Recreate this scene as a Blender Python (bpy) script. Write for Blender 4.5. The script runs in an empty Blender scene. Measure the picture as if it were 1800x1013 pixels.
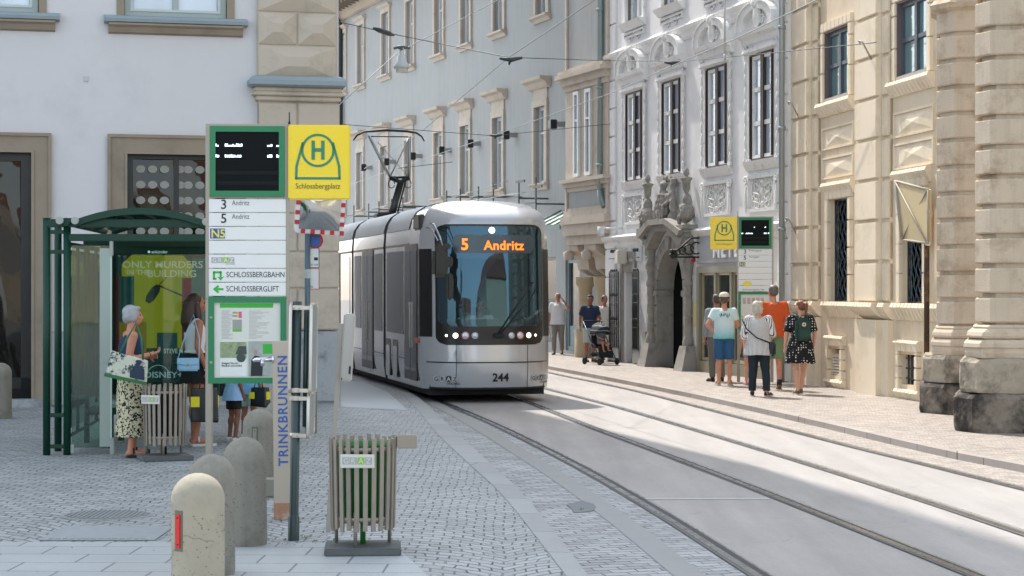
import bpy, bmesh, math, random
from mathutils import Vector, Matrix, Euler
R = math.radians
random.seed(7)
scene = bpy.context.scene
col = scene.collection
# ------------------------------------------------------------------ camera, world, sun, exposure
CAMZ = 1.87
FPX = 3500.0
cam_d = bpy.data.cameras.new('camera')
cam_d.lens = 70.0; cam_d.sensor_width = 36.0; cam_d.clip_start = 0.5; cam_d.clip_end = 2000
cam_d.dof.use_dof = True; cam_d.dof.focus_distance = 24.0; cam_d.dof.aperture_fstop = 9.0
cam = bpy.data.objects.new('camera', cam_d); col.objects.link(cam)
cam.location = (0, 0, CAMZ); cam.rotation_euler = (R(90), 0, 0)
scene.camera = cam
SUN_EL = 54.0
SUN_AZ_FROM = Vector((-0.42, 0.91, 0)).normalized()      # horizontal direction towards the sun
world = bpy.data.worlds.new('World'); scene.world = world; world.use_nodes = True
wn = world.node_tree
sky = wn.nodes.new('ShaderNodeTexSky'); sky.sky_type = 'NISHITA'; sky.sun_disc = False
sky.sun_elevation = R(SUN_EL)
sky.sun_rotation = math.atan2(SUN_AZ_FROM.x, SUN_AZ_FROM.y)
sky.air_density = 1.0; sky.dust_density = 1.5; sky.ozone_density = 1.0
bg = wn.nodes['Background']; bg.inputs[1].default_value = 0.15
hs = wn.nodes.new('ShaderNodeHueSaturation'); hs.inputs['Saturation'].default_value = .50; hs.inputs['Hue'].default_value = .478
wn.links.new(sky.outputs[0], hs.inputs['Color']); wn.links.new(hs.outputs[0], bg.inputs[0])
sun_d = bpy.data.lights.new('sun', 'SUN'); sun_d.energy = 2.0; sun_d.angle = R(0.6); sun_d.color = (1, 0.93, 0.84)
sun = bpy.data.objects.new('sun', sun_d); col.objects.link(sun)
S = (SUN_AZ_FROM * math.cos(R(SUN_EL)) + Vector((0, 0, math.sin(R(SUN_EL)))))
sun.rotation_euler = S.to_track_quat('Z', 'Y').to_euler()
scene.view_settings.view_transform = 'Standard'; scene.view_settings.look = 'None'
scene.view_settings.exposure = 1.50; scene.view_settings.gamma = 1.0
scene.render.engine = 'CYCLES'
scene.cycles.max_bounces = 8; scene.cycles.transparent_max_bounces = 16
scene.cycles.use_denoising = True

ROADZ = -0.08
# ------------------------------------------------------------------ photo measurement -> place in the world
def gp(px, py, z=0.0):
    Y = FPX * (CAMZ - z) / (py - 506.5)
    return Vector(((px - 900) / FPX * Y, Y, z))
def at(px, py, Y):
    return Vector(((px - 900) / FPX * Y, Y, CAMZ - (py - 506.5) / FPX * Y))
class Plane:
    """upright plane: origin, u to the picture's right, v into the wall"""
    def __init__(s, ox, oy, ux, uy, oz=0.0):
        s.o = Vector((ox, oy, oz)); s.u = Vector((ux, uy, 0)).normalized(); s.v = Vector((-s.u.y, s.u.x, 0))
        s.rz = math.atan2(s.u.y, s.u.x)
    def at(s, px, py, off=0.0):
        d = Vector(((px - 900) / FPX, 1, -(py - 506.5) / FPX)); c = Vector((0, 0, CAMZ))
        t = (off + (s.o - c).dot(s.v)) / d.dot(s.v); p = c + d * t - s.o
        return p.dot(s.u), p.z
    def U(s, px, off=0.0): return s.at(px, 506.5, off)[0]
    def Z(s, px, py, off=0.0): return s.at(px, py, off)[1]

# ------------------------------------------------------------------ mesh builder
class MB:
    def __init__(s): s.v = []; s.f = []; s.sm = []; s.mi = []; s.cur = 0
    def add(s, vs, fs, smooth=False):
        b = len(s.v); s.v += [tuple(v) for v in vs]
        for f in fs: s.f.append([b + i for i in f]); s.sm.append(smooth); s.mi.append(s.cur)
        return s
    def box(s, x0, x1, y0, y1, z0, z1):
        if x0 > x1: x0, x1 = x1, x0
        if y0 > y1: y0, y1 = y1, y0
        if z0 > z1: z0, z1 = z1, z0
        return s.add([(x0,y0,z0),(x1,y0,z0),(x1,y1,z0),(x0,y1,z0),(x0,y0,z1),(x1,y0,z1),(x1,y1,z1),(x0,y1,z1)],
              [(0,3,2,1),(4,5,6,7),(0,1,5,4),(1,2,6,5),(2,3,7,6),(3,0,4,7)])
    def bbox(s, x0, x1, y0, y1, z0, z1, b=0.01):
        """box with chamfered edges"""
        if x0 > x1: x0, x1 = x1, x0
        if y0 > y1: y0, y1 = y1, y0
        if z0 > z1: z0, z1 = z1, z0
        b = min(b, (x1-x0)*.45, (y1-y0)*.45, (z1-z0)*.45)
        bm = bmesh.new(); bmesh.ops.create_cube(bm, size=1)
        for v in bm.verts: v.co = Vector(((x0+x1)/2+v.co.x*(x1-x0), (y0+y1)/2+v.co.y*(y1-y0), (z0+z1)/2+v.co.z*(z1-z0)))
        bmesh.ops.bevel(bm, geom=list(bm.edges), offset=b, segments=2, affect='EDGES')
        return s.bm(bm)
    def bm(s, bm, smooth=False):
        bm.verts.index_update(); s.add([v.co[:] for v in bm.verts], [[v.index for v in f.verts] for f in bm.faces], smooth); bm.free(); return s
    def prism(s, pts, axis, a0, a1, smooth=False):
        """closed 2-D outline pushed along an axis: 'x' pts=(y,z); 'y' pts=(x,z); 'z' pts=(x,y)"""
        n = len(pts)
        def P(p, a): return (a, p[0], p[1]) if axis == 'x' else (p[0], a, p[1]) if axis == 'y' else (p[0], p[1], a)
        vs = [P(p, a0) for p in pts] + [P(p, a1) for p in pts]
        fs = [[i, (i+1) % n, n+(i+1) % n, n+i] for i in range(n)]
        s.add(vs, fs, smooth); b = len(s.v) - 2*n
        for f in (list(range(n))[::-1], list(range(n, 2*n))): s.f.append([b+i for i in f]); s.sm.append(False); s.mi.append(s.cur)
        return s
    def tube(s, pts, r, n=8, cap=True, smooth=True):
        pts = [Vector(p) for p in pts]; rs = r if isinstance(r, (list, tuple)) else [r]*len(pts)
        vs = []; up = None
        for i, p in enumerate(pts):
            d = (pts[min(i+1, len(pts)-1)] - pts[max(i-1, 0)]).normalized()
            if up is None: up = Vector((0, 0, 1)) if abs(d.z) < .9 else Vector((1, 0, 0))
            a = d.cross(up).normalized(); bb = a.cross(d).normalized(); up = bb
            for k in range(n):
                t = 2*math.pi*k/n; vs.append(p + (a*math.cos(t) + bb*math.sin(t))*rs[i])
        fs = [[i*n+k, i*n+(k+1) % n, (i+1)*n+(k+1) % n, (i+1)*n+k] for i in range(len(pts)-1) for k in range(n)]
        s.add(vs, fs, smooth); b = len(s.v) - len(vs)
        if cap:
            for f in (list(range(n))[::-1], [len(vs)-n+k for k in range(n)]): s.f.append([b+i for i in f]); s.sm.append(False); s.mi.append(s.cur)
        return s
    def lathe(s, prof, c=(0, 0, 0), n=24, a0=0, a1=360, smooth=True, sx=1, sy=1):
        full = abs(a1-a0) >= 360; m = n if full else n+1
        vs = [(c[0]+r*sx*math.cos(R(a0+(a1-a0)*k/n)), c[1]+r*sy*math.sin(R(a0+(a1-a0)*k/n)), c[2]+z) for r, z in prof for k in range(m)]
        fs = [[i*m+k, i*m+(k+1) % m, (i+1)*m+(k+1) % m, (i+1)*m+k] for i in range(len(prof)-1) for k in range(n)]
        return s.add(vs, fs, smooth)
    def ball(s, c, rx, ry=None, rz=None, n=12, m=8, rot=None):
        ry = rx if ry is None else ry; rz = rx if rz is None else rz; c = Vector(c)
        vs = []; fs = []
        for i in range(m+1):
            for k in range(n):
                t = math.pi*i/m; p = 2*math.pi*k/n
                v = Vector((rx*math.sin(t)*math.cos(p), ry*math.sin(t)*math.sin(p), rz*math.cos(t)))
                if rot is not None: v = rot @ v
                vs.append(c+v)
        for i in range(m):
            for k in range(n): fs.append([i*n+k, (i+1)*n+k, (i+1)*n+(k+1) % n, i*n+(k+1) % n])
        return s.add(vs, fs, True)
    def grid(s, fn, nu, nv, smooth=True):
        vs = [fn(i/nu, j/nv) for j in range(nv+1) for i in range(nu+1)]
        fs = [[j*(nu+1)+i, j*(nu+1)+i+1, (j+1)*(nu+1)+i+1, (j+1)*(nu+1)+i] for j in range(nv) for i in range(nu)]
        return s.add(vs, fs, smooth)
    def quad(s, a, b, c, d): return s.add([a, b, c, d], [(0, 1, 2, 3)])
    def build(s, name, mats, parent=None, loc=None, rz=0):
        me = bpy.data.meshes.new(name); me.from_pydata(s.v, [], s.f)
        for m in (mats if isinstance(mats, (list, tuple)) else [mats]): me.materials.append(m)
        me.polygons.foreach_set('use_smooth', s.sm); me.polygons.foreach_set('material_index', s.mi)
        me.update(); o = bpy.data.objects.new(name, me); col.objects.link(o)
        if parent: o.parent = parent
        if loc is not None: o.location = loc
        if rz: o.rotation_euler = (0, 0, rz)
        return o
def tag(o, label=None, cat=None, group=None, kind=None):
    if label: o['label'] = label
    if cat: o['category'] = cat
    if group: o['group'] = group
    if kind: o['kind'] = kind
    return o
def empty(name, loc=(0, 0, 0), rz=0, label=None, cat=None, group=None):
    o = bpy.data.objects.new(name, None); col.objects.link(o); o.location = loc; o.rotation_euler = (0, 0, rz)
    o.empty_display_size = .2
    return tag(o, label, cat, group)
def children(o): return [c for c in bpy.data.objects if c.parent == o]
def copy_tree(o, parent=None):
    c = o.copy(); col.objects.link(c)
    if parent: c.parent = parent
    for ch in children(o): copy_tree(ch, c)
    return c
def bevel(o, w=.01, seg=2):
    m = o.modifiers.new('bevel', 'BEVEL'); m.width = w; m.segments = seg; m.limit_method = 'ANGLE'; return o
def push(me, fn):
    """move every vertex along its normal by fn(position)"""
    nv = [v.normal.copy() for v in me.vertices]; cs = [v.co.copy() for v in me.vertices]; out = []
    for c, n_ in zip(cs, nv): c = c+n_*fn(c); out += (c.x, c.y, c.z)
    me.vertices.foreach_set('co', out); me.update()
_scr = bpy.data.scenes.new('scratch')
def evaluate(o):
    """mesh of an object with its modifiers applied, worked out in a scratch scene"""
    for c in list(o.users_collection): c.objects.unlink(o)
    par = o.parent; o.parent = None; _scr.collection.objects.link(o); vl = _scr.view_layers[0]; vl.update()
    dg = vl.depsgraph; dg.update(); me = bpy.data.meshes.new_from_object(o.evaluated_get(dg))
    _scr.collection.objects.unlink(o); col.objects.link(o); o.parent = par; return me
def text(name, body, size, mat, parent, loc, rot=(R(90), 0, 0), align='LEFT', bold=0.0, sx=1.0, ext=0.0015, space=1.0):
    cu = bpy.data.curves.new(name, 'FONT'); cu.body = body; cu.size = size; cu.align_x = align; cu.align_y = 'BOTTOM_BASELINE'
    cu.extrude = ext; cu.offset = bold; cu.space_character = space; cu.resolution_u = 3
    t = bpy.data.objects.new(name, cu); col.objects.link(t)
    me = evaluate(t); bpy.data.objects.remove(t)
    o = bpy.data.objects.new(name, me); col.objects.link(o); me.materials.clear(); me.materials.append(mat)
    o.parent = parent; o.location = loc; o.rotation_euler = rot; o.scale = (sx, 1, 1)
    return o

# ------------------------------------------------------------------ materials
def newmat(name):
    m = bpy.data.materials.new(name); m.use_nodes = True; nt = m.node_tree
    return m, nt, nt.nodes['Principled BSDF']
def N(nt, t, **kw):
    n = nt.nodes.new(t)
    for k, v in kw.items():
        if k.startswith('i_'): n.inputs[k[2:].replace('_', ' ')].default_value = v
        else: setattr(n, k, v)
    return n
def rgb(h):
    """sRGB hex -> linear"""
    c = [int(h[i:i+2], 16)/255 for i in (0, 2, 4)]
    return tuple(x/12.92 if x <= .04045 else ((x+.055)/1.055)**2.4 for x in c) + (1,)
def mul(c, k): return (c[0]*k, c[1]*k, c[2]*k, 1)
def mix(nt, fac, a, b, mode='MIX'):
    n = nt.nodes.new('ShaderNodeMix'); n.data_type = 'RGBA'; n.blend_type = mode
    for inp, v in ((n.inputs[0], fac), (n.inputs[6], a), (n.inputs[7], b)):
        if hasattr(v, 'links'): nt.links.new(v, inp)
        else: inp.default_value = v
    return n.outputs[2]
def math_(nt, op, a, b=None, c=None, clamp=False):
    n = nt.nodes.new('ShaderNodeMath'); n.operation = op; n.use_clamp = clamp
    for i, v in enumerate((a, b, c)):
        if v is None: continue
        if hasattr(v, 'links'): nt.links.new(v, n.inputs[i])
        else: n.inputs[i].default_value = v
    return n.outputs[0]
def ramp(nt, fac, stops):
    n = nt.nodes.new('ShaderNodeValToRGB'); nt.links.new(fac, n.inputs[0]); e = n.color_ramp.elements
    while len(e) < len(stops): e.new(.5)
    for i, (p, c) in enumerate(stops): e[i].position = p; e[i].color = c
    return n.outputs[0]
def coords(nt, scale=(1, 1, 1), kind='Object', rot=(0, 0, 0)):
    t = nt.nodes.new('ShaderNodeTexCoord'); m = nt.nodes.new('ShaderNodeMapping')
    m.inputs['Scale'].default_value = scale; m.inputs['Rotation'].default_value = rot
    nt.links.new(t.outputs[kind], m.inputs[0]); return m.outputs[0]
def noise(nt, vec, scale, detail=4, rough=.6):
    n = N(nt, 'ShaderNodeTexNoise'); n.inputs['Scale'].default_value = scale; n.inputs['Detail'].default_value = detail
    n.inputs['Roughness'].default_value = rough; nt.links.new(vec, n.inputs['Vector']); return n.outputs[0]
def bump(nt, bs, h, strength=.3, dist=.01):
    b = N(nt, 'ShaderNodeBump'); b.inputs['Strength'].default_value = strength; b.inputs['Distance'].default_value = dist
    nt.links.new(h, b.inputs['Height']); nt.links.new(b.outputs[0], bs.inputs['Normal'])
_m = {}
def M(name, color, rough=.6, metal=0.0, var=.12, nscale=3.0, bmp=0.0, bscale=40, dirt=None, dscale=1.2, dlo=.5, dhi=.7, streak=False, spec=.5, coat=0.0, emit=None, estr=1.0):
    """plain painted / metal / stone surface: colour with two scales of variation, optional dirt patches, bump"""
    if name in _m: return _m[name]
    m, nt, bs = newmat(name); c = rgb(color) if isinstance(color, str) else color
    v = coords(nt)
    n1 = noise(nt, v, nscale, 5)
    a = mix(nt, n1, mul(c, 1-var), mul(c, 1+var))
    if streak:
        v2 = coords(nt, (3.0, 3.0, .25)); n2 = noise(nt, v2, 2.0, 5, .7)
        a = mix(nt, math_(nt, 'MULTIPLY', math_(nt, 'SUBTRACT', n2, .5, clamp=True), 2.2, clamp=True), a, mul(c, .66))
    if dirt:
        dn = noise(nt, v, dscale, 6, .7)
        f = N(nt, 'ShaderNodeMapRange'); f.inputs[1].default_value = dlo; f.inputs[2].default_value = dhi; nt.links.new(dn, f.inputs[0])
        a = mix(nt, f.outputs[0], a, rgb(dirt))
    nt.links.new(a, bs.inputs['Base Color'])
    bs.inputs['Metallic'].default_value = metal; bs.inputs['Specular IOR Level'].default_value = spec; bs.inputs['Coat Weight'].default_value = coat
    r = N(nt, 'ShaderNodeMapRange'); r.inputs[3].default_value = max(.02, rough-.08); r.inputs[4].default_value = min(1, rough+.08)
    nt.links.new(n1, r.inputs[0]); nt.links.new(r.outputs[0], bs.inputs['Roughness'])
    if bmp: bump(nt, bs, noise(nt, v, bscale, 6, .65), bmp, .01)
    if emit: bs.inputs['Emission Color'].default_value = rgb(emit); bs.inputs['Emission Strength'].default_value = estr
    _m[name] = m; return m
def glass(name, tint='dfeee8', opacity=.12, rough=.02, refl=1.0, gcol='ffffff'):
    """thin pane: see-through tint plus Fresnel reflection"""
    if name in _m: return _m[name]
    m, nt, bs = newmat(name); nt.nodes.remove(bs); out = nt.nodes['Material Output']
    tr = N(nt, 'ShaderNodeBsdfTransparent'); tr.inputs[0].default_value = rgb(tint)
    gl = N(nt, 'ShaderNodeBsdfGlossy'); gl.inputs['Roughness'].default_value = rough; gl.inputs[0].default_value = rgb(gcol)
    di = N(nt, 'ShaderNodeBsdfDiffuse'); di.inputs[0].default_value = rgb(tint)
    fr = N(nt, 'ShaderNodeFresnel'); fr.inputs[0].default_value = 1.5
    m1 = N(nt, 'ShaderNodeMixShader'); m1.inputs[0].default_value = opacity
    m2 = N(nt, 'ShaderNodeMixShader')
    nt.links.new(tr.outputs[0], m1.inputs[1]); nt.links.new(di.outputs[0], m1.inputs[2])
    nt.links.new(math_(nt, 'MULTIPLY', fr.outputs[0], refl, clamp=True), m2.inputs[0])
    nt.links.new(m1.outputs[0], m2.inputs[1]); nt.links.new(gl.outputs[0], m2.inputs[2]); nt.links.new(m2.outputs[0], out.inputs[0])
    _m[name] = m; return m
def pane(name, color='9fb0bb', rough=.06, wav=.15, ior=1.6, var=.35, vs=(.8, .8, .5)):
    """window pane with whatever hangs behind it: slightly wavy old glass"""
    if name in _m: return _m[name]
    m, nt, bs = newmat(name); v = coords(nt, vs); c = rgb(color)
    a = mix(nt, noise(nt, v, 1.6, 2), mul(c, 1-var), mul(c, 1+var)); nt.links.new(a, bs.inputs['Base Color'])
    bs.inputs['Roughness'].default_value = rough; bs.inputs['IOR'].default_value = ior; bs.inputs['Specular IOR Level'].default_value = .8
    bump(nt, bs, noise(nt, coords(nt), 2.5, 1), wav, .02)
    _m[name] = m; return m

# palette
pl_white = M('plaster_bluish_white', 'd0ced0', .85, var=.07, nscale=.5, bmp=.15, bscale=60, streak=False, dirt='c4c2c5', dscale=.5)
st_beige = M('stone_beige', 'bdb2a3', .85, var=.08, nscale=1.5, bmp=.25, bscale=50, dirt='a39a8c', dscale=1.5)
st_brown = M('stone_brown_grey', '948777', .85, var=.10, nscale=2, bmp=.3, bscale=60, dirt='83776a')
st_plinth = M('plinth_rough_grey', 'a3a7ab', .9, var=.18, nscale=5, bmp=.8, bscale=28, dirt='6d7073', dscale=2.5)
tin_blue = M('tin_blue_grey', '8a979d', .55, var=.08, bmp=.05)
frame_sage = M('frame_sage_grey', 'a0aba8', .55, var=.05)
blk_frame = M('frame_black', '15191a', .4, var=.1)
# ------------------------------------------------------------------ GROUND
def catmull(pts, n=8):
    out = []; P = [pts[0]*2 - pts[1]] + pts + [pts[-1]*2 - pts[-2]]
    for i in range(1, len(P)-2):
        for k in range(n):
            t = k/n; a, b, c, d = P[i-1], P[i], P[i+1], P[i+2]
            out.append(.5*((2*b) + (-a+c)*t + (2*a-5*b+4*c-d)*t*t + (-a+3*b-3*c+d)*t**3))
    out.append(pts[-1]); return out
def line_w(pxs, z, near=None, far=None):
    p = [gp(x, y, z) for x, y in pxs]; p = sorted(p, key=lambda q: q.y)
    if near is not None:
        d = (p[1]-p[0]).normalized()
        while p[0].y > near: p.insert(0, p[0] - d*2.5)
    if far is not None:
        d = (p[-1]-p[-3]).normalized()
        while p[-1].y < far: p.append(p[-1] + d*5)
    return catmull(p)
def side(path, off):
    out = []
    for i, p in enumerate(path):
        d = (path[min(i+1, len(path)-1)] - path[max(i-1, 0)]).normalized(); out.append(p + Vector((d.y, -d.x, 0))*off)
    return out
def strip(path_a, path_b, z, mb=None):
    mb = mb or MB(); n = len(path_a)
    mb.add([(p.x, p.y, z) for p in path_a] + [(p.x, p.y, z) for p in path_b], [[i, n+i, n+i+1, i+1] for i in range(n-1)]); return mb
def xat(path, Y):
    for a, b in zip(path, path[1:]):
        if a.y <= Y <= b.y: t = (Y-a.y)/max(1e-6, b.y-a.y); return a.x + (b.x-a.x)*t
    return path[0].x if Y < path[0].y else path[-1].x

def mat_setts(name, colour, joint, fan=1.25, sw=.12, sh=.10, warp=True, bs_=.9, var=.22, jw=.012, rot=0, pink=None):
    """stone setts: courses laid in segmental arcs (or straight), dark joints, domed tops"""
    m, nt, bs = newmat(name); v = coords(nt, (1, 1, 1), 'Object', (0, 0, rot))
    sep = N(nt, 'ShaderNodeSeparateXYZ'); nt.links.new(v, sep.inputs[0]); X, Y = sep.outputs[0], sep.outputs[1]
    wob = N(nt, 'ShaderNodeTexNoise'); wob.inputs['Scale'].default_value = 1.7; nt.links.new(v, wob.inputs['Vector'])
    wsep = N(nt, 'ShaderNodeSeparateColor'); nt.links.new(wob.outputs[1], wsep.inputs[0])
    X = math_(nt, 'ADD', X, math_(nt, 'MULTIPLY', wsep.outputs[0], .10)); Y = math_(nt, 'ADD', Y, math_(nt, 'MULTIPLY', wsep.outputs[1], .14))
    if warp:
        fx = math_(nt, 'SUBTRACT', math_(nt, 'FRACT', math_(nt, 'DIVIDE', X, fan)), .5)
        arc = math_(nt, 'MULTIPLY', math_(nt, 'MULTIPLY', fx, fx), fan*1.5)
        Y2 = math_(nt, 'ADD', Y, arc)
    else: Y2 = Y
    cmb = N(nt, 'ShaderNodeCombineXYZ'); nt.links.new(math_(nt, 'MULTIPLY', X, 1.7), cmb.inputs[0]); nt.links.new(Y2, cmb.inputs[1])
    wob2 = N(nt, 'ShaderNodeTexNoise'); wob2.inputs['Scale'].default_value = 9; wob2.inputs['Detail'].default_value = 2; nt.links.new(v, wob2.inputs['Vector'])
    va = N(nt, 'ShaderNodeVectorMath', operation='SCALE'); va.inputs['Scale'].default_value = .035; nt.links.new(wob2.outputs[1], va.inputs[0])
    vb = N(nt, 'ShaderNodeVectorMath', operation='ADD'); nt.links.new(cmb.outputs[0], vb.inputs[0]); nt.links.new(va.outputs[0], vb.inputs[1])
    br = N(nt, 'ShaderNodeTexBrick'); br.offset = .5; br.inputs['Scale'].default_value = 1; br.inputs['Mortar Size'].default_value = jw
    br.inputs['Mortar Smooth'].default_value = .6; br.inputs['Brick Width'].default_value = sw*1.7; br.inputs['Row Height'].default_value = sh
    c = rgb(colour); br.inputs['Color1'].default_value = mul(c, 1-var); br.inputs['Color2'].default_value = mul(c, 1+var); br.inputs['Mortar'].default_value = mul(c, .82); br.inputs['Bias'].default_value = 0
    nt.links.new(vb.outputs[0], br.inputs['Vector'])
    big = noise(nt, v, .45, 4); fine = noise(nt, v, 30, 4, .7)
    a = mix(nt, big, mul((1, 1, 1), .80), (1.12, 1.12, 1.12, 1)); jm = N(nt, 'ShaderNodeMapRange'); jm.inputs[1].default_value = .36; jm.inputs[2].default_value = .62; jm.inputs[3].default_value = .15; nt.links.new(noise(nt, v, 2.6, 3, .6), jm.inputs[0])
    st = mix(nt, math_(nt, 'MULTIPLY', br.outputs[1], jm.outputs[0]), br.outputs[0], rgb(joint)); a = mix(nt, 1.0, st, a, 'MULTIPLY')
    b2 = mix(nt, fine, (.82, .82, .82, 1), (1.15, 1.15, 1.15, 1)); a = mix(nt, 1.0, a, b2, 'MULTIPLY')
    if pink: a = mix(nt, math_(nt, 'MULTIPLY', noise(nt, v, 6, 1), .5), a, rgb(pink))
    nt.links.new(a, bs.inputs['Base Color']); bs.inputs['Roughness'].default_value = .62
    h = math_(nt, 'ADD', math_(nt, 'MULTIPLY', math_(nt, 'SUBTRACT', 1.0, br.outputs[1]), 1.0), math_(nt, 'MULTIPLY', fine, .35))
    h = math_(nt, 'ADD', h, math_(nt, 'MULTIPLY', noise(nt, v, 7, 2), .6))
    bump(nt, bs, h, bs_, .02); return m
def mat_asphalt(name, colour, tracks=True):
    m, nt, bs = newmat(name); v = coords(nt); c = rgb(colour)
    fine = math_(nt, 'ADD', math_(nt, 'MULTIPLY', noise(nt, v, 160, 3, .8), .5), math_(nt, 'MULTIPLY', noise(nt, v, 34, 4, .85), .5)); mid = noise(nt, coords(nt, (1, .25, 1), 'Object', (0, 0, .24)), 2.2, 5, .65); big = noise(nt, v, .35, 4)
    a = mix(nt, fine, mul(c, .55), mul(c, 1.45)); a = mix(nt, 1.0, a, mix(nt, mid, (.78, .78, .78, 1), (1.18, 1.18, 1.18, 1)), 'MULTIPLY')
    a = mix(nt, 1.0, a, mix(nt, big, (.88, .88, .9, 1), (1.1, 1.1, 1.1, 1)), 'MULTIPLY')
    sp = ramp(nt, noise(nt, coords(nt, (1, .3, 1), 'Object', (0, 0, .3)), 1.1, 2), [(.70, (0, 0, 0, 1)), (.80, (1, 1, 1, 1))])
    a = mix(nt, math_(nt, 'MULTIPLY', sp, .35), a, mul(c, .45))
    ck = N(nt, 'ShaderNodeTexVoronoi', feature='DISTANCE_TO_EDGE'); ck.inputs['Scale'].default_value = .22; wv = N(nt, 'ShaderNodeVectorMath', operation='ADD'); nz = N(nt, 'ShaderNodeTexNoise'); nz.inputs['Scale'].default_value = 1.3; nz.inputs['Detail'].default_value = 5; nt.links.new(v, nz.inputs['Vector']); nt.links.new(v, wv.inputs[0]); nt.links.new(nz.outputs[1], wv.inputs[1]); nt.links.new(wv.outputs[0], ck.inputs['Vector'])
    crack = math_(nt, 'MULTIPLY', math_(nt, 'LESS_THAN', ck.outputs[0], .0011), .28); a = mix(nt, crack, a, mul(c, .35))
    lane = noise(nt, coords(nt, (2.6, .10, 1), 'Object', (0, 0, .245)), 1.0, 3); a = mix(nt, 1.0, a, mix(nt, lane, (.74, .73, .72, 1), (1.2, 1.2, 1.2, 1)), 'MULTIPLY')
    nt.links.new(a, bs.inputs['Base Color']); bs.inputs['Roughness'].default_value = .75
    bump(nt, bs, fine, .5, .006); return m
def mat_slabs(name, colour, joint, w, h, rot=0, var=.08):
    m, nt, bs = newmat(name); v = coords(nt, (1, 1, 1), 'Object', (0, 0, rot)); c = rgb(colour)
    br = N(nt, 'ShaderNodeTexBrick'); br.offset = .45; br.inputs['Scale'].default_value = 1; br.inputs['Mortar Size'].default_value = .009; br.inputs['Mortar Smooth'].default_value = .3
    br.inputs['Brick Width'].default_value = w; br.inputs['Row Height'].default_value = h
    br.inputs['Color1'].default_value = mul(c, 1-var); br.inputs['Color2'].default_value = mul(c, 1+var); br.inputs['Mortar'].default_value = rgb(joint); nt.links.new(v, br.inputs['Vector'])
    a = mix(nt, 1.0, br.outputs[0], mix(nt, noise(nt, v, 1.2, 6, .7), (.82, .82, .82, 1), (1.14, 1.14, 1.14, 1)), 'MULTIPLY')
    a = mix(nt, 1.0, a, mix(nt, noise(nt, v, 70, 3, .8), (.85, .85, .85, 1), (1.12, 1.12, 1.12, 1)), 'MULTIPLY')
    nt.links.new(a, bs.inputs['Base Color']); bs.inputs['Roughness'].default_value = .6
    bump(nt, bs, math_(nt, 'SUBTRACT', noise(nt, v, 50, 3), math_(nt, 'MULTIPLY', br.outputs[1], 2.0)), .4, .008); return m

m_road = mat_asphalt('asphalt_worn_light', '9b9794')
m_sett_road = mat_setts('setts_grey_straight', '989a9c', '2a2e30', sw=.19, sh=.125, warp=False, jw=.011, rot=-.30)
m_sett_left = mat_setts('setts_bluegrey_arcs', '9a9ea0', '2c3234', fan=1.7, sw=.155, sh=.135, jw=.013, var=.14)
m_sett_right = mat_setts('setts_pinkish_arcs', 'a0978f', '6f6863', fan=1.5, sw=.11, sh=.10, jw=.008, rot=.15, bs_=.6)
m_kerb = mat_slabs('kerbstone_granite', '8f9193', '55585a', 5.0, 1.15, rot=.22)
m_slab = mat_slabs('slab_paving', 'a3a8aa', '6d7274', .62, .42, rot=.03, var=.05)
m_conc = M('concrete_band', '8f8f8e', .8, var=.12, nscale=3, bmp=.2, bscale=80)
m_rail = M('rail_steel', '8d9094', .28, 1.0, var=.2, nscale=8)
m_groove = M('rail_groove_dark', '1e2527', .7, .0, var=.3, nscale=10)

kerbL_in = line_w([(613,663),(660,672),(700,690),(735,722),(766,760),(820,812),(884,872),(995,1013)], 0, near=2, far=85)
kerbL_out = line_w([(632,659),(688,674),(728,694),(764,724),(801,760),(858,812),(922,872),(1035,1013)], 0, near=2, far=85)
n = min(len(kerbL_in), len(kerbL_out)); kerbL_in, kerbL_out = kerbL_in[:n], kerbL_out[:n]
R1 = line_w([(740,692),(785,712),(870,748),(1013,820),(1160,905),(1300,994)], ROADZ, near=2, far=80)
R2 = line_w([(905,699),(954,718),(1040,752),(1134,787),(1300,850),(1500,929),(1708,1012)], ROADZ, near=2, far=80)
R3 = line_w([(960,684),(1068,712),(1216,755),(1421,817),(1620,880),(1800,940)], ROADZ, near=2, far=80)
R4 = line_w([(985,660),(1100,684),(1216,713),(1458,776),(1620,816),(1800,861)], ROADZ, near=2, far=80)
kerbR = line_w([(955,648),(1068,670),(1200,697),(1300,719),(1421,747),(1642,800),(1800,832)], ROADZ, near=2, far=80)

g = MB(); g.add([(-260, -120, ROADZ), (260, -120, ROADZ), (260, 300, ROADZ), (-260, 300, ROADZ)], [(0, 1, 2, 3)])
tag(g.build('road', m_road), kind='structure')
# sett strip between left kerb and first rail, with a concrete band in it
o_sett = strip(side(kerbL_out, -.02), side(R1, -.07)[:len(kerbL_out)] if len(R1) == len(kerbL_out) else [Vector((xat(R1, p.y) - .07, p.y, 0)) for p in kerbL_out], ROADZ+.004).build('road_setts', m_sett_road)
tag(o_sett, kind='structure')
band_c = [Vector(((xat(R1, p.y)*.62 + p.x*.38), p.y, 0)) for p in kerbL_out]
tag(strip(side(band_c, -.11), side(band_c, .11), ROADZ+.008).build('road_band', m_conc), kind='structure')
# setts between the fourth rail and the right kerb
ks = [Vector((xat(kerbR, p.y), p.y, 0)) for p in R4]
tag(strip(side(R4, .10), ks, ROADZ+.004).build('road_edge_setts', m_sett_right), kind='structure')
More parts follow.
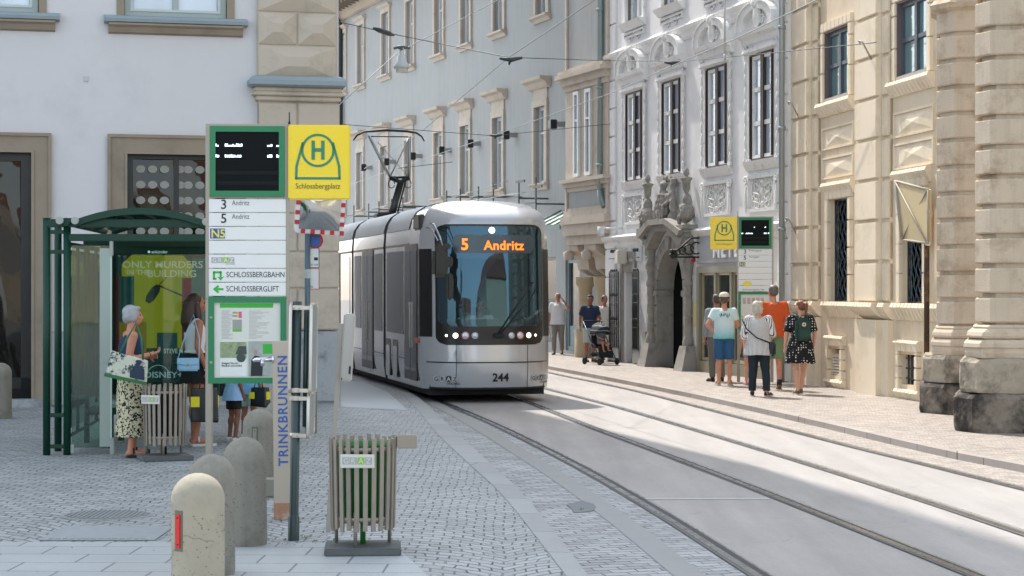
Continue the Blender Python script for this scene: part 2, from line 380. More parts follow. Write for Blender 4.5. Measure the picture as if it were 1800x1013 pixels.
# rails
def rail(path, name, gw=.055, gm=None):
    mb = MB()
    mb.cur = 0; strip(side(path, -.030), side(path, .030), ROADZ+.012, mb)
    mb.cur = 1; strip(side(path, .030), side(path, .030+gw), ROADZ+.009, mb)
    mb.cur = 0; strip(side(path, .030+gw), side(path, .042+gw), ROADZ+.012, mb)
    mb.cur = 2; strip(side(path, -.06), side(path, -.030), ROADZ+.010, mb)
    return mb.build(name, [m_rail, gm or m_groove, M('rail_joint_tar', '5c5d5c', .8, var=.3, nscale=6)])
for i, p in enumerate((R1, R2, R3, R4)):
    tag(rail(p, 'tram_rail', (.055, .035, .04, .02)[i], (None, None, M('groove_dusty', '6d6762', .8), M('groove_dusty', '6d6762', .8))[i]), ['tram rail nearest the left kerb, beside the cobbled strip', 'second tram rail from the left kerb, on the near track', 'third tram rail from the left kerb, in the sunlit road', 'tram rail nearest the right kerb and cobbled gutter'][i], 'rail', 'tram rails set in the road', 'structure')
# faint painted line and patches across the road
mb = MB(); a = gp(1120, 878, ROADZ); b = gp(1352, 878, ROADZ); mb.box(a.x, b.x, a.y-.05, a.y+.05, ROADZ+.002, ROADZ+.007)
tag(mb.build('road_marking', M('paint_faded', 'a9a8a6', .7, var=.2, nscale=20)), kind='structure')
mb = MB(); c = gp(1022, 893, ROADZ); pts = [(c.x+.13*math.cos(t*.7)*(1+.25*math.sin(t*2.3)), c.y+.45*math.sin(t*.7)*(1+.2*math.cos(t*3))) for t in range(9)]
mb.prism(pts, 'z', ROADZ+.003, ROADZ+.011); tag(mb.build('road_patch', M('asphalt_patch', '6f7375', .8, var=.2, nscale=12, bmp=.3)), kind='structure')
# pavements
mb = MB(); left = [Vector((-60, p.y, 0)) for p in kerbL_in]
strip(left, kerbL_in, 0, mb); tag(mb.build('pavement', m_sett_left), kind='structure')
mb = MB(); strip(kerbL_in, kerbL_out, 0.004, mb)
nn = len(kerbL_out); mb.add([(p.x, p.y, .004) for p in kerbL_out] + [(p.x, p.y, ROADZ) for p in kerbL_out], [[i, nn+i, nn+i+1, i+1] for i in range(nn-1)])
tag(mb.build('kerb', m_kerb), kind='structure')
mb = MB(); kr2 = side(kerbR, .14); far_r = [Vector((60, p.y, 0)) for p in kerbR]
strip(kr2, far_r, 0, mb); tag(mb.build('pavement', m_sett_right), kind='structure')
m_kerb2 = mat_slabs('kerbstone_right', '9c948f', '5c5653', 5.0, .9, rot=.22)
mb = MB(); strip(kerbR, kr2, 0.004, mb); nn = len(kerbR)
mb.add([(p.x, p.y, ROADZ) for p in kerbR] + [(p.x, p.y, .004) for p in kerbR], [[i, nn+i, nn+i+1, i+1] for i in range(nn-1)])
tag(mb.build('kerb', m_kerb2), kind='structure')
# slab paving in the foreground, gutter line, plain slabs by the corner
mb = MB(); q = [gp(-400, 953), gp(690, 955), gp(770, 1030), gp(930, 1500), gp(-400, 1500)]
mb.add([(p.x, p.y, .004) for p in q], [list(range(5))[::-1]]); tag(mb.build('slab_paving', m_slab), kind='structure')
mb = MB(); q = [gp(598, 668), gp(640, 672), gp(682, 690), gp(717, 722), gp(600, 716)]
mb.add([(p.x, p.y, .004) for p in q], [list(range(5))[::-1]]); tag(mb.build('smooth_paving', M('asphalt_pavement', 'a5abaf', .7, var=.08, nscale=4, bmp=.2, bscale=90)), kind='structure')
# manhole covers
m_iron = M('cast_iron_worn', '8a8f91', .5, .4, var=.2, nscale=14, bmp=.3)
mb = MB(); a = gp(68, 951); b = gp(272, 951); c = gp(272, 926)
mb.box(a.x, b.x, a.y, c.y, .003, .008)
for i in range(14): mb.box(a.x+.06+(b.x-a.x-.12)*i/14, a.x+.06+(b.x-a.x-.12)*(i+.6)/14, a.y+.05, a.y+.09, .008, .012)
tag(mb.build('inspection_cover', M('cover_setts_infill', '8f9598', .7, var=.2, nscale=12, bmp=.5)), 'rectangular inspection cover set in the cobbles left of the bollards', 'cover', kind='structure')
mb = MB(); c = gp(188, 906); mb.lathe([(0, .006), (.36, .006), (.38, .002)], (c.x, c.y, 0), 40)
for i in range(-8, 9):
    w = math.sqrt(max(0, .33**2 - (i*.04)**2)); mb.box(c.x+i*.04-.012, c.x+i*.04+.012, c.y-w, c.y+w, .006, .012)
tag(mb.build('manhole_cover', m_iron), 'round ribbed manhole cover in the cobbles beside the concrete bollards', 'manhole cover', kind='structure')
# ------------------------------------------------------------------ BUILDING HELPERS (x along the wall, -y out of the wall, z up)
def wall_holes(mb, u0, u1, z0, z1, holes, depth=.25, y=0.0, back=None):
    us = sorted({u0, u1, *[h[0] for h in holes], *[h[1] for h in holes]}); zs = sorted({z0, z1, *[h[2] for h in holes], *[h[3] for h in holes]})
    us = [u for u in us if u0 <= u <= u1]; zs = [z for z in zs if z0 <= z <= z1]
    for a, b in zip(us, us[1:]):
        run = None
        for c, d in zip(zs, zs[1:]):
            if any(h[0] < (a+b)/2 < h[1] and h[2] < (c+d)/2 < h[3] for h in holes): continue
            mb.quad((a, y, c), (b, y, c), (b, y, d), (a, y, d))
    for h in holes:
        a, b, c, d = h[:4]; e = y+depth
        mb.quad((a, y, c), (a, e, c), (a, e, d), (a, y, d)).quad((b, y, c), (b, y, d), (b, e, d), (b, e, c))
        mb.quad((a, y, d), (a, e, d), (b, e, d), (b, y, d)).quad((a, y, c), (b, y, c), (b, e, c), (a, e, c))
def frame(mb, u0, u1, z0, z1, w, y0, y1, bottom=True):
    mb.box(u0, u0+w, y0, y1, z0, z1); mb.box(u1-w, u1, y0, y1, z0, z1); mb.box(u0+w, u1-w, y0, y1, z1-w, z1)
    if bottom: mb.box(u0+w, u1-w, y0, y1, z0, z0+w)
def window(parent, u0, u1, z0, z1, y, fm, pm, cols=2, rows=(.62,), w=.07, bar=.045, name='window', behind=True):
    mb = MB(); frame(mb, u0, u1, z0, z1, w, y-.05, y+.03)
    for i in range(1, cols):
        c = u0+(u1-u0)*i/cols; mb.box(c-bar*.8, c+bar*.8, y-.06, y+.025, z0+w, z1-w)
    for r in rows:
        c = z0+(z1-z0)*r
        for i in range(cols):
            a = u0+(u1-u0)*i/cols+(w if i == 0 else bar*.8); b = u0+(u1-u0)*(i+1)/cols-(w if i == cols-1 else bar*.8)
            mb.box(a, b, y-.045, y+.02, c-bar/2, c+bar/2)
    f = mb.build(name, fm, parent)
    p = MB(); p.box(u0+w*.5, u1-w*.5, y, y+.01, z0+w*.5, z1-w*.5); p.build('pane', pm, f)
    return f
def diamond(mb, u0, u1, z0, z1, y, h, flat=.18, joint=.03):
    u0 += joint/2; u1 -= joint/2; z0 += joint/2; z1 -= joint/2
    cu, cz = (u0+u1)/2, (z0+z1)/2; fu, fz = (u1-u0)*flat/2, (z1-z0)*flat/2
    b = .02
    mb.add([(u0, y, z0), (u1, y, z0), (u1, y, z1), (u0, y, z1), (u0, y-b, z0), (u1, y-b, z0), (u1, y-b, z1), (u0, y-b, z1),
            (cu-fu, y-b-h, cz-fz), (cu+fu, y-b-h, cz-fz), (cu+fu, y-b-h, cz+fz), (cu-fu, y-b-h, cz+fz)],
           [(0, 1, 5, 4), (1, 2, 6, 5), (2, 3, 7, 6), (3, 0, 4, 7), (4, 5, 9, 8), (5, 6, 10, 9), (6, 7, 11, 10), (7, 4, 8, 11), (8, 9, 10, 11)])
def loft(mb, rings, smooth=False, cap=True):
    n = len(rings[0]); vs = [p for r in rings for p in r]
    fs = [[i*n+k, i*n+(k+1) % n, (i+1)*n+(k+1) % n, (i+1)*n+k] for i in range(len(rings)-1) for k in range(n)]
    mb.add(vs, fs, smooth)
    if cap: mb.add(rings[-1], [list(range(n))]); mb.add(rings[0], [list(range(n))[::-1]])
def mould(mb, u0, u1, prof, y=0.0, z=0.0, ret=True):
    """moulding: prof = (out, up) pairs"""
    pts = [(y-o, z+h) for o, h in prof]; pts = pts + [(y, pts[-1][1]), (y, pts[0][1])]
    mb.prism(pts, 'x', u0, u1)

# ================================================================== LEFT CORNER BUILDING
L = Plane(-2.84, 32.6, 1, .248)
LB = empty('corner_building', L.o, L.rz, 'white plaster corner house with brown stone window surrounds and diamond quoins, behind the shelter', 'building')
lw0 = L.U(-260)
win_lo = dict(a=L.U(192, 0), b=L.U(428, 0), zt=L.Z(280, 241), zb=.02)
zsill = .95
mb = MB()
ho = []
du0, du1, dzt = L.U(-120), L.U(87), L.Z(85, 238)            # shop door opening (outer edge of surround)
sw = .28
ho.append((du0+sw, du1-sw-.0, .12, dzt-.25))
ho.append((win_lo['a']+sw, win_lo['b']-sw, .12, win_lo['zt']-.25))
uw = [(L.U(205), L.U(412), L.Z(300, 45), L.Z(300, 45)+2.6), (L.U(-118), L.U(82), L.Z(40, 18), L.Z(40, 18)+2.6)]
uz = uw[0][2]
uw = [(a, b, uz, uz+2.5) for a, b, _, _ in uw]
ho += uw
wall_holes(mb, -22, 0, 0, 16, ho, .3)
mb.quad((0, 0, 0), (0, 26, 0), (0, 26, 16), (0, 0, 16)); mb.quad((-22, 26, 0), (-22, 0, 0), (-22, 0, 16), (-22, 26, 16)); mb.quad((0, 26, 0), (-22, 26, 0), (-22, 26, 16), (0, 26, 16))
mb.build('wall', pl_white, LB)
mb = MB(); loft(mb, [[(-22, 0, 16), (.5, -.3, 16), (.5, 26, 16), (-22, 26, 16)], [(-22, 0, 16.3), (.5, -.3, 16.3), (.5, 26, 16.3), (-22, 26, 16.3)], [(-22, 1.3, 31), (-2.1, 1.3, 31), (-2.1, 26, 31), (-22, 26, 31)]])  # unseen roof, its height and setback shaped to throw the street into shade
mb.build('roof', M('roof_tiles', '8d5a48', .8, var=.2, nscale=6), LB)
# interior backs so openings are not empty
mb = MB(); mb.box(-21, -.5, 3.2, 3.3, 0, 15)
for z in (4.4, 8.2): mb.box(-21, -.4, .32, 3.2, z, z+.1)
mb.build('interior_wall', M('interior_dark', '3a3430', .9, var=.3), LB)
# ground-floor shop openings
def surround(u0, u1, z0, z1, w, name='window_surround', m=st_brown, y=-.05):
    mb = MB(); frame(mb, u0, u1, z0, z1, w, y, .02, False)
    frame(mb, u0-.03, u1+.03, z0, z1+.03, .05, y-.03, y, False); frame(mb, u0+w-.04, u1-w+.04, z0, z1-w+.04, .04, y-.02, y, False)
    return mb.build(name, m, LB)
surround(du0, du1, 0, dzt, sw); surround(win_lo['a'], win_lo['b'], 0, win_lo['zt'], sw)
g_shop = glass('shop_glass', '8a949a', .03, .01, 2.2)
for k, (a, b, zt) in enumerate(((du0+sw, du1-sw, dzt-.25), (win_lo['a']+sw, win_lo['b']-sw, win_lo['zt']-.25))):
    mb = MB(); frame(mb, a, b, .12, zt, .16 if k == 0 else .10, .10, .2); c = (a+b)/2
    if k == 1:
        mb.box(c-.04, c+.04, .1, .2, .2, zt-.1)
    mb.box(a, b, .1, .2, .12, .45)
    f = mb.build('window', blk_frame, LB); p = MB(); p.grid(lambda u, v: (a+.08+(b-a-.16)*u, .15+.012*math.sin(u*9+v*5)+.01*math.sin(v*13+2*u), .4+(zt-.48)*v), 24, 24); p.build('pane', pane('old_shop_glass', '1c1a16', .03, .3, 1.35), f)
    mb = MB(); mb.box(a-.2, b+.2, -.25, .05, 0, .12); mb.build('step', st_plinth, LB)
# round frosted stickers on the second shop window
mb = MB(); a, b, zt = win_lo['a']+sw, win_lo['b']-sw, win_lo['zt']-.25
nx = 7
for i in range(nx):
    for j in range(7):
        cx = a+.22+(b-a-.44)*i/(nx-1); cz = zt-.26-j*.25; 
        if abs(cx-(a+b)/2) < .08: cx += .06
        mb.prism([(cx+.075*math.cos(t*math.pi/8), cz+.062*math.sin(t*math.pi/8)) for t in range(16)], 'y', .122, .126)
tag(mb.build('window_stickers', M('sticker_frosted', '8f8e88', .5, var=.1), LB), kind='stuff')
# upper windows
pn_up = pane('curtained_glass_pale', 'c3cdda', .08, .05)
for (a, b, z0, z1) in uw:
    fr = window(LB, a+.13, b-.13, z0+.12, z1, .12, frame_sage, pn_up, 2, (.9,), .14, .06)
    mb = MB(); frame(mb, a+.22, b-.22, z0+.22, z1, .04, .055, .075); mb.build('inner_frame', M('frame_sage_light', 'b9c3c2', .5), fr)
    mb = MB(); mb.box(a, a+.12, -.03, .12, z0, z1); mb.build('window_jamb', st_brown, LB); mb = MB(); mb.box(b-.12, b, -.03, .12, z0, z1); mb.build('window_jamb', st_brown, LB)
    mb = MB(); e = .13
    mould(mb, a-e, b+e, [(.02, -.16), (.08, -.14), (.12, -.06), (.18, -.03), (.18, .0)], 0, z0); mb.build('sill', st_brown, LB)
    mb = MB(); mould(mb, a-e-.07, b+e+.07, [(.2, .0), (.26, .02), (.27, .07), (.24, .11), (.1, .14)], 0.1, z0); mb.build('sill_cover', tin_blue, LB)
# plinth
mb = MB(); zp = L.Z(590, 580)
for a, b in ((-22, du0), (du1, win_lo['a']), (win_lo['b'], -1.45)): mb.bbox(a, b, -.06, .02, 0, zp, .02)
mb.build('plinth', st_plinth, LB)
# corner pilaster
pa, pb = L.U(455, -.18), -.03
mb = MB(); mb.box(pa, pb, -.18, 1.2, zp, 4.85)
zc0, zc1 = L.Z(520, 178, -.2), L.Z(520, 140, -.2)
gr = [L.Z(560, y, -.18) for y in (507, 443, 376)]+[zc0-.02]
zz = [zp]+gr
m2 = MB(); m2.box(pa, pb, -.15, 1.2, zp, zc0)
uc = L.U(523, -.18)
for i, (a, b) in enumerate(zip(zz, zz[1:])):
    if i % 2 == 0 or i == 3: m2.bbox(pa, uc-.012, -.18, 1.25, a+.012, b-.012, .012); m2.bbox(uc+.012, pb+.02, -.18, 1.25, a+.012, b-.012, .012)
    else: m2.bbox(pa, pb+.02, -.18, 1.25, a+.012, b-.012, .012)
m2.build('pilaster', st_beige, LB)
mb = MB(); mb.bbox(pa-.06, pb+.01, -.27, 1.3, 0, zp-.02, .04); mb.build('pilaster_base', st_plinth, LB)
mb = MB(); e = .04
for (o, a, b) in ((.05, zc0, zc0+.08), (.10, zc0+.08, zc0+.14), (.07, zc0+.14, zc0+.22)): mb.bbox(pa-o, pb+o*.6+.01, -.18-o, 1.3+o, a, b, .015)
mb.build('capital', st_beige, LB)
mb = MB(); loft(mb, [[(pa-o, -.2-o, z), (pb+o*.6, -.2-o, z), (pb+o*.6, 1.4+o, z), (pa-o, 1.4+o, z)] for o, z in ((.12, zc0+.22), (.17, zc0+.25), (.17, zc0+.32), (.12, zc0+.38), (.02, zc0+.41))]); mb.build('capital_cover', tin_blue, LB)
pa2, pb2 = L.U(453, -.15), -.05
mb = MB(); mb.box(pa2, pb2, -.12, 1.2, zc0+.4, 16)
z = L.Z(520, 139, -.15); hts = [L.Z(520, 80, -.15)-z, L.Z(520, 22, -.15)-L.Z(520, 80, -.15)]; k = 0
while z < 15:
    h = hts[k % 2]
    if k % 2 == 0: diamond(mb, pa2, pb2, z, z+h, -.12, .10, .3)
    else:
        c = (pa2+pb2)/2; diamond(mb, pa2, c, z, z+h, -.12, .10, .28); diamond(mb, c, pb2, z, z+h, -.12, .10, .28)
    z += h; k += 1
mb.build('quoins', st_beige, LB)
mb = MB(); u, z = L.at(151, 139); mb.box(u-.035, u+.035, -.02, .01, z-.04, z+.04); mb.build('wall_box', M('wall_box_grey', 'b8bac2', .6), LB)

# ================================================================== GREY BUILDING WITH THE BAY
G = Plane(2.57, 53.6, .343, -1)
GB = empty('grey_building', G.o, G.rz, 'long grey plaster house with rows of pedimented windows and a stone bay, behind the tram', 'building')
m_grey = M('plaster_grey', 'a1a5a5', .9, var=.05, nscale=.7, bmp=.2, bscale=30, dirt='9f9f9b', dscale=.6, streak=True)
m_cream = M('stone_cream', 'bfb5a8', .85, var=.08, nscale=3, bmp=.2, dirt='ad9f8d', dscale=2)
fr_w = M('window_paint_white', 'd5d8da', .5, var=.04)
pn_g = pane('pane_grey_house', '8f9c98', .06, .08)
EAVE = 13.2
mid = [((947, 966), (935, 967), (924, 969), 186, 322, 149), ((872, 890), (861, 892), (850, 894), 203, 332, 170), ((817, 831), (806, 832), (795, 833), 221, 342, 186),
       ((771, 783), (760, 784), (750, 786), 233, 348, 199), ((719, 729), (708, 730), (697, 731), 0, 0, 0), ((675, 687), (665, 688), (657, 690), 0, 0, 0), ((632, 642), (625, 643), (620, 645), 0, 0, 0)]
cu = [G.U((m[1][0]+m[1][1])/2) for m in mid]
zb = sum(G.Z((m[0][0]+m[0][1])/2, m[4]) for m in mid[:4])/4; zt = sum(G.Z((m[0][0]+m[0][1])/2, m[3]) for m in mid[:4])/4; zp_ = sum(G.Z(m[2][0], m[5]) for m in mid[:4])/4
cuU = [G.U(x) for x in (954, 878, 820, 773, 722, 679, 635)]
zbU = sum(G.Z(x, y) for x, y in ((940, 34), (866, 62), (803, 83), (763, 100)))/4
ww = sum(G.U(m[0][1])-G.U(m[0][0]) for m in mid[:4])/4 * .92
ww = max(.95, min(1.25, ww))
hU = zt-zb
print('grey', cu, zb, zt, zp_, zbU, ww)
cx2 = cu+[cu[-1]-(cu[-2]-cu[-1])*k for k in range(-1, -7, -1)]
cx2 = cu+[cu[-1]-2.9*k for k in range(1, 6)]
mb = MB(); holes = [(c-ww/2, c+ww/2, zb, zt) for c in cx2]+[(c-ww/2, c+ww/2, zbU, min(zbU+2.35, EAVE-.6)) for c in cuU+[cuU[-1]-2.9*k for k in range(1, 6)]]
dg0, dg1 = G.U(994), G.U(1019); doorz = G.Z(1005, 455)
holes += [(dg0, dg1, .1, doorz)]
s0, s1 = G.U(930), G.U(977); holes += [(s0, s1, .3, G.Z(960, 452))]
wall_holes(mb, -42, 1.5, 0, EAVE, holes, .22)
mb.quad((1.5, 0, 0), (1.5, 12, 0), (1.5, 12, EAVE), (1.5, 0, EAVE))
mb.build('wall', m_grey, GB)
mb = MB(); mb.box(-42, 1.4, 1.0, 1.1, 0, EAVE-.2); mb.build('interior_wall', M('interior_grey', '555a58', .9), GB)
for i, c in enumerate(cx2):
    window(GB, c-ww/2, c+ww/2, zb, zt, .16, fr_w, pn_g, 2, (.66,), .09, .06)
    mb = MB(); e = .17
    mb.box(c-ww/2-e, c-ww/2, -.07, .03, zb, zt); mb.box(c+ww/2, c+ww/2+e, -.07, .03, zb, zt); mb.box(c-ww/2-e, c+ww/2+e, -.07, .03, zt, zt+.2)
    mb.box(c-ww/2-e+.04, c+ww/2+e-.04, -.04, .02, zt+.2, zp_-.28)
    mould(mb, c-ww/2-e-.22, c+ww/2+e+.22, [(.06, -.28), (.12, -.24), (.2, -.1), (.34, -.05), (.36, .04)], 0, zp_)
    mould(mb, c-ww/2-e-.05, c+ww/2+e+.05, [(.05, -.2), (.09, -.08), (.16, -.05), (.16, 0)], 0, zb); mb.build('window_surround', m_cream, GB)
for c in cuU+[cuU[-1]-2.9*k for k in range(1, 6)]:
    z1 = min(zbU+2.35, EAVE-.6)
    window(GB, c-ww/2, c+ww/2, zbU, z1, .16, fr_w, pn_g, 2, (.66,), .09, .06)
    mb = MB(); e = .17; mb.box(c-ww/2-e, c-ww/2, -.07, .03, zbU, z1); mb.box(c+ww/2, c+ww/2+e, -.07, .03, zbU, z1); mb.box(c-ww/2-e, c+ww/2+e, -.07, .03, z1, z1+.16)
    mould(mb, c-ww/2-e-.12, c+ww/2+e+.12, [(.06, 0), (.14, .06), (.2, .14)], 0, z1+.16)
    mould(mb, c-ww/2-e-.08, c+ww/2+e+.08, [(.05, -.2), (.1, -.1), (.2, -.06), (.2, 0)], 0, zbU); mb.build('window_surround', m_cream, GB)
# eaves
mb = MB(); mb.box(-42, 1.6, -.9, .1, EAVE, EAVE+.12); mould(mb, -42, 1.6, [(.05, -.45), (.15, -.4), (.2, -.2), (.35, -.1)], 0, EAVE)
mb.build('eaves', M('eaves_cream', 'b5a896', .8), GB)
mb = MB(); x = -41
while x < 1.5: mb.box(x, x+.16, -.85, -.02, EAVE-.16, EAVE); x += .55
mb.build('rafter_ends', M('rafter_dark', '7d7264', .8), GB)
mb = MB(); loft(mb, [[(-42, -1.0, EAVE+.12), (1.6, -1.0, EAVE+.12), (1.6, 12, EAVE+.12), (-42, 12, EAVE+.12)], [(-42, 5.4, EAVE+4), (1.6, 5.4, EAVE+4), (1.6, 5.6, EAVE+4), (-42, 5.6, EAVE+4)]]); mb.build('roof', _m['roof_tiles'], GB)
# spotlights on the wall
mb0 = None
for x, y in ((991, 219), (907, 238), (843, 253), (792, 265), (741, 275), (694, 285), (653, 295)):
    u, z = G.at(x, y); mb = MB(); mb.bbox(u-.2, u+.08, -.42, -.22, z-.13, z+.13, .02); mb.cur = 1; mb.box(u+.0, u+.12, -.24, 0, z-.07, z+.07)
    mb.build('spotlight', [blk_frame, M('lamp_box_grey', '8a8f90', .5)], GB)
# dark downpipe at the far left, grey one at the right
mb = MB(); u = G.U(604); mb.tube([(u, -.12, 2), (u, -.12, EAVE-.6), (u+.1, -.5, EAVE-.1)], .09); mb.build('downpipe', M('pipe_black', '252a2c', .5), GB)
# bay window
B0, B1 = G.U(996, -.95)-.55, G.U(1068, -1.0)+.25
zc = G.Z(1030, 126, -.9); zs = G.Z(1030, 313, -.9); zl = G.Z(1030, 380, -.9)
bd = .95
def bay(mb, o, z0, z1, a=None, b=None):
    a = B0 if a is None else a; b = B1 if b is None else b
    loft(mb, [[(a-o, .05, z), (a+.55-o*.5, -bd-o, z), (b-.3+o*.5, -bd-o, z), (b+o, .05, z)] for z in (z0, z1)])
mb = MB(); bay(mb, 0, zl, EAVE-.5); mb.build('bay_body', m_grey, GB)
# front face of bay: from a=B0+.55 to b=B1-.3 at y=-bd
fa, fb = B0+.55, B1-.3
print('bay', B0, B1, fa, fb, G.U(1007, -bd), G.U(1062, -bd), zc, zs, zl)
for (o, a, b) in ((.08, zc-.45, zc-.3), (.16, zc-.3, zc-.12), (.30, zc-.12, zc), (.22, zc, zc+.1), (.1, zs-.22, zs-.1), (.2, zs-.1, zs), (.08, zl, zl+.15), (.16, zl-.2, zl), (.1, zl-.5, zl-.2), (.0, zl-.75, zl-.5)):
    mb = MB(); bay(mb, o, a, b); mb.build('bay_moulding', m_cream, GB)
mb = MB(); bay(mb, .03, zs, zc-.3); mb.build('bay_stone', m_cream, GB)
mw = (fb-fa)
for k in range(2):
    a = G.U((1013, 1033)[k], -bd); b = G.U((1022, 1043)[k], -bd)
    window(GB, a, b, zs+.05, zc-.5, -bd-.05, fr_w, pn_g, 1, (.66,), .09, .05, behind=False)
for z0, z1 in ((zl+.15, zs-.22), (zc+.1, EAVE-.5)):
    mb = MB()
    for a in (fa-.02, fb-.1): mb.box(a, a+.14, -bd-.05, -bd+.02, z0, z1)
    mb.box(fa, fb, -bd-.035, -bd+.02, z1-.12, z1); mb.box(fa, fb, -bd-.035, -bd+.02, z0, z0+.08)
    mb.build('bay_panel_frame', m_cream, GB)
# corbels and columns under the bay
for u in (G.U(1029, -.5), G.U(1061, -.5)):
    mb = MB(); cz = zl-.75
    mb.prism([(-.02, cz+.02), (-.9, cz+.02), (-.88, cz-.15), (-.6, cz-.35), (-.55, cz-.65), (-.34, cz-.8), (-.02, cz-.85)], 'x', u-.42, u+.42)
    mb.lathe([(.12, -.2), (.16, 0), (.05, .06)], (u-.2, -.9, cz-.2), 12); mb.build('corbel', m_cream, GB)
    mb = MB(); mb.lathe([(.3, 0), (.3, .75), (.22, .8), (.2, .9), (.185, cz-.95-.35), (.19, cz-.95-.2), (.26, cz-.95-.1), (.27, cz-.86)], (u, -.5, 0), 20); mb.build('column', M('column_ochre', 'b5a68a', .8, var=.1), GB)
# entrance door and shop front on the ground floor
mb = MB(); frame(mb, dg0, dg1, .1, doorz, .12, .05, .2); mb.box(dg0+.1, dg1-.1, .08, .18, .1, .8); mb.build('door', M('door_blue_grey', '6f8791', .5), GB)
mb = MB(); mb.box(dg0+.1, dg1-.1, .12, .14, .8, doorz-.1); mb.build('door_glass', pane('door_pane_dark', '3f3a33', .1), GB)
mb = MB(); zt_ = G.Z(960, 452); frame(mb, s0, s1, .3, zt_, .1, .04, .16); mb.build('shop_window', M('shop_frame_dark', '2d3a40', .4), GB)
mb = MB(); mb.box(s0+.1, s1-.1, .1, .12, .4, zt_-.1); mb.build('shop_pane', glass('shop_pane_clear', '9aa0a0', .05, .02, 1.0), GB)
for k, (c, zz1) in enumerate((('7b2a2c', 1.9), ('2a2f3a', 1.7), ('c08a4a', 1.6), ('6b5a78', 1.75))):
    mb = MB(); u = s1-.35-k*.45; mb.tube([(u, .55, .35), (u, .55, .9), (u, .55, 1.25), (u, .55, zz1-.25), (u, .55, zz1)], [.05, .16, .13, .19, .06], 10); mb.build('display_garment', M('garment_'+c, c, .8), GB)
# wall masts above the shops
m_mast = M('mast_black', '4a5254', .5)
for k, (x, y0, y1) in enumerate(((942, 312, 365), (912, 317, 355), (867, 323, 352), (841, 328, 352), (809, 332, 352), (785, 335, 352), (708, 347, 368), (688, 350, 370), (666, 354, 374), (648, 358, 378), (622, 361, 385))):
    u = G.U(x, -.9); a, b = G.Z(x, y0, -.9), G.Z(x, y1, -.9)
    mb = MB(); mb.box(u-.02, u+.02, -.92, -.88, b-.2, a); mb.box(u-.02, u+.02, -.9, 0, b+.08, b+.13); mb.box(u-.9, u, -.92, -.88, b+.12, b+.17)
    if k < 2: mb.box(u-.25, u+.5, -.92, -.88, b+.55, b+.62)
    mb.build('wall_mast', m_mast, GB)
# canopy beside the tram
ua, ub = G.U(950, -.9), G.U(992, -.9); z0, z1 = G.Z(975, 393, -1.6), G.Z(965, 378, -.4)
mb = MB(); mb.add([(ua-.6, -1.0, z0), (ub, -1.0, z0), (ub, -.02, z1+.1), (ua-.6, -.02, z1+.1), (ua-.6, -1.0, z0-.08), (ub, -1.0, z0-.08), (ub, -.02, z1-.1), (ua-.6, -.02, z1-.1)], [(0, 1, 2, 3), (7, 6, 5, 4), (0, 4, 5, 1), (1, 5, 6, 2), (2, 6, 7, 3), (3, 7, 4, 0)])
mb.cur = 1
for k in range(6):
    u = ua-.6+(ub-ua+1.6)*k/5; mb.tube([(u, -1.04, z0+.01), (u, -.05, z1+.13)], .025, 6)
mb.box(ua-.6, ub, -1.04, -1.0, z0-.12, z0+.03)
mb.build('canopy', [M('canopy_green_white', 'c4d2cc', .5), M('canopy_rib', '5d7a74', .5)], GB)
# a farther house glimpsed left of the downpipe
FB = empty('distant_building', (-9.2, 92, 0), R(-60), 'far beige house glimpsed between the corner pilaster and the grey building', 'building')
mb = MB(); mb.box(-8, 8, 0, 8, 0, 14); mb.build('wall', M('plaster_far', 'b7b0a4', .9), FB)
for u in (-6, -3.5, -1, 1.5, 4):
    for z in (3.5, 7, 10.3):
        window(FB, u, u+1.2, z, z+2, -.03, fr_w, pn_g)
mb = MB(); mb.box(-8.2, 8.2, -.4, 8, 14, 14.3); mb.build('roof', _m['roof_tiles'], FB)
# ================================================================== WHITE BAROQUE BUILDING
W = Plane(5.475, 39.5, .2566, -1)
WB = empty('white_building', W.o, W.rz, 'white baroque house with brown shuttered windows, shell pediments and a carved stone portal', 'building')
m_wh = M('plaster_white_blue', 'e2e2e2', .88, var=.04, nscale=1.0, bmp=.2, bscale=25, dirt='d2d3d4', dscale=.8)
m_orn = M('stucco_ornament', 'dededc', .85, var=.05, nscale=6, bmp=.2, dirt='a8abae', dscale=5, dlo=.55, dhi=.75)
m_wst = M('portal_stone', '94918b', .9, var=.15, nscale=5, bmp=.5, bscale=30, dirt='77746d', dscale=3)
m_shut = M('shutter_brown', '3b2f2d', .6, var=.15, nscale=6)
pn_w = pane('pane_white_house', 'aab8c8', .07, .12)
WL = -12.2; WH = 15.5
wins = [((1103, 1130), 164, 318, (1089, 1134), 99), ((1166, 1198), 142, 308, (1151, 1202), 73), ((1244, 1279), 115, 296, (1226, 1284), 38), ((1320, 1363), 86, 280, (1300, 1370), 4)]
cw = [(W.U(w[0][0])+W.U(w[0][1]))/2 for w in wins]
zwb = sum(W.Z(sum(w[0])/2, w[2]) for w in wins)/4; zwt = sum(W.Z(sum(w[0])/2, w[1]) for w in wins)/4
zpt = sum(W.Z(sum(w[3])/2, w[4]) for w in wins)/4
wwd = sum(W.U(w[0][1])-W.U(w[0][0]) for w in wins)/4
zsc = W.Z(1072, 99); zsc2 = W.Z(1332, 0)
print('white', cw, zwb, zwt, zpt, wwd, zsc, zsc2)
zbc = W.Z(1100, 417)
zub = (W.Z(1115, 38)+W.Z(1180, 12))/2
holes = [(c-wwd/2, c+wwd/2, zwb, zwt) for c in cw]+[(c-wwd/2, c+wwd/2, zub, zub+2.6) for c in cw]
dd = (W.U(1100), W.U(1114), 0.0, W.Z(1107, 478)); holes.append(dd)
pu0, pu1 = W.U(1158), W.U(1204); pz = W.Z(1175, 440); holes.append((pu0, pu1, 0, pz))
su0, su1, sz1 = W.U(1231), W.U(1345), W.Z(1260, 478); holes.append((su0, su1, .25, sz1))
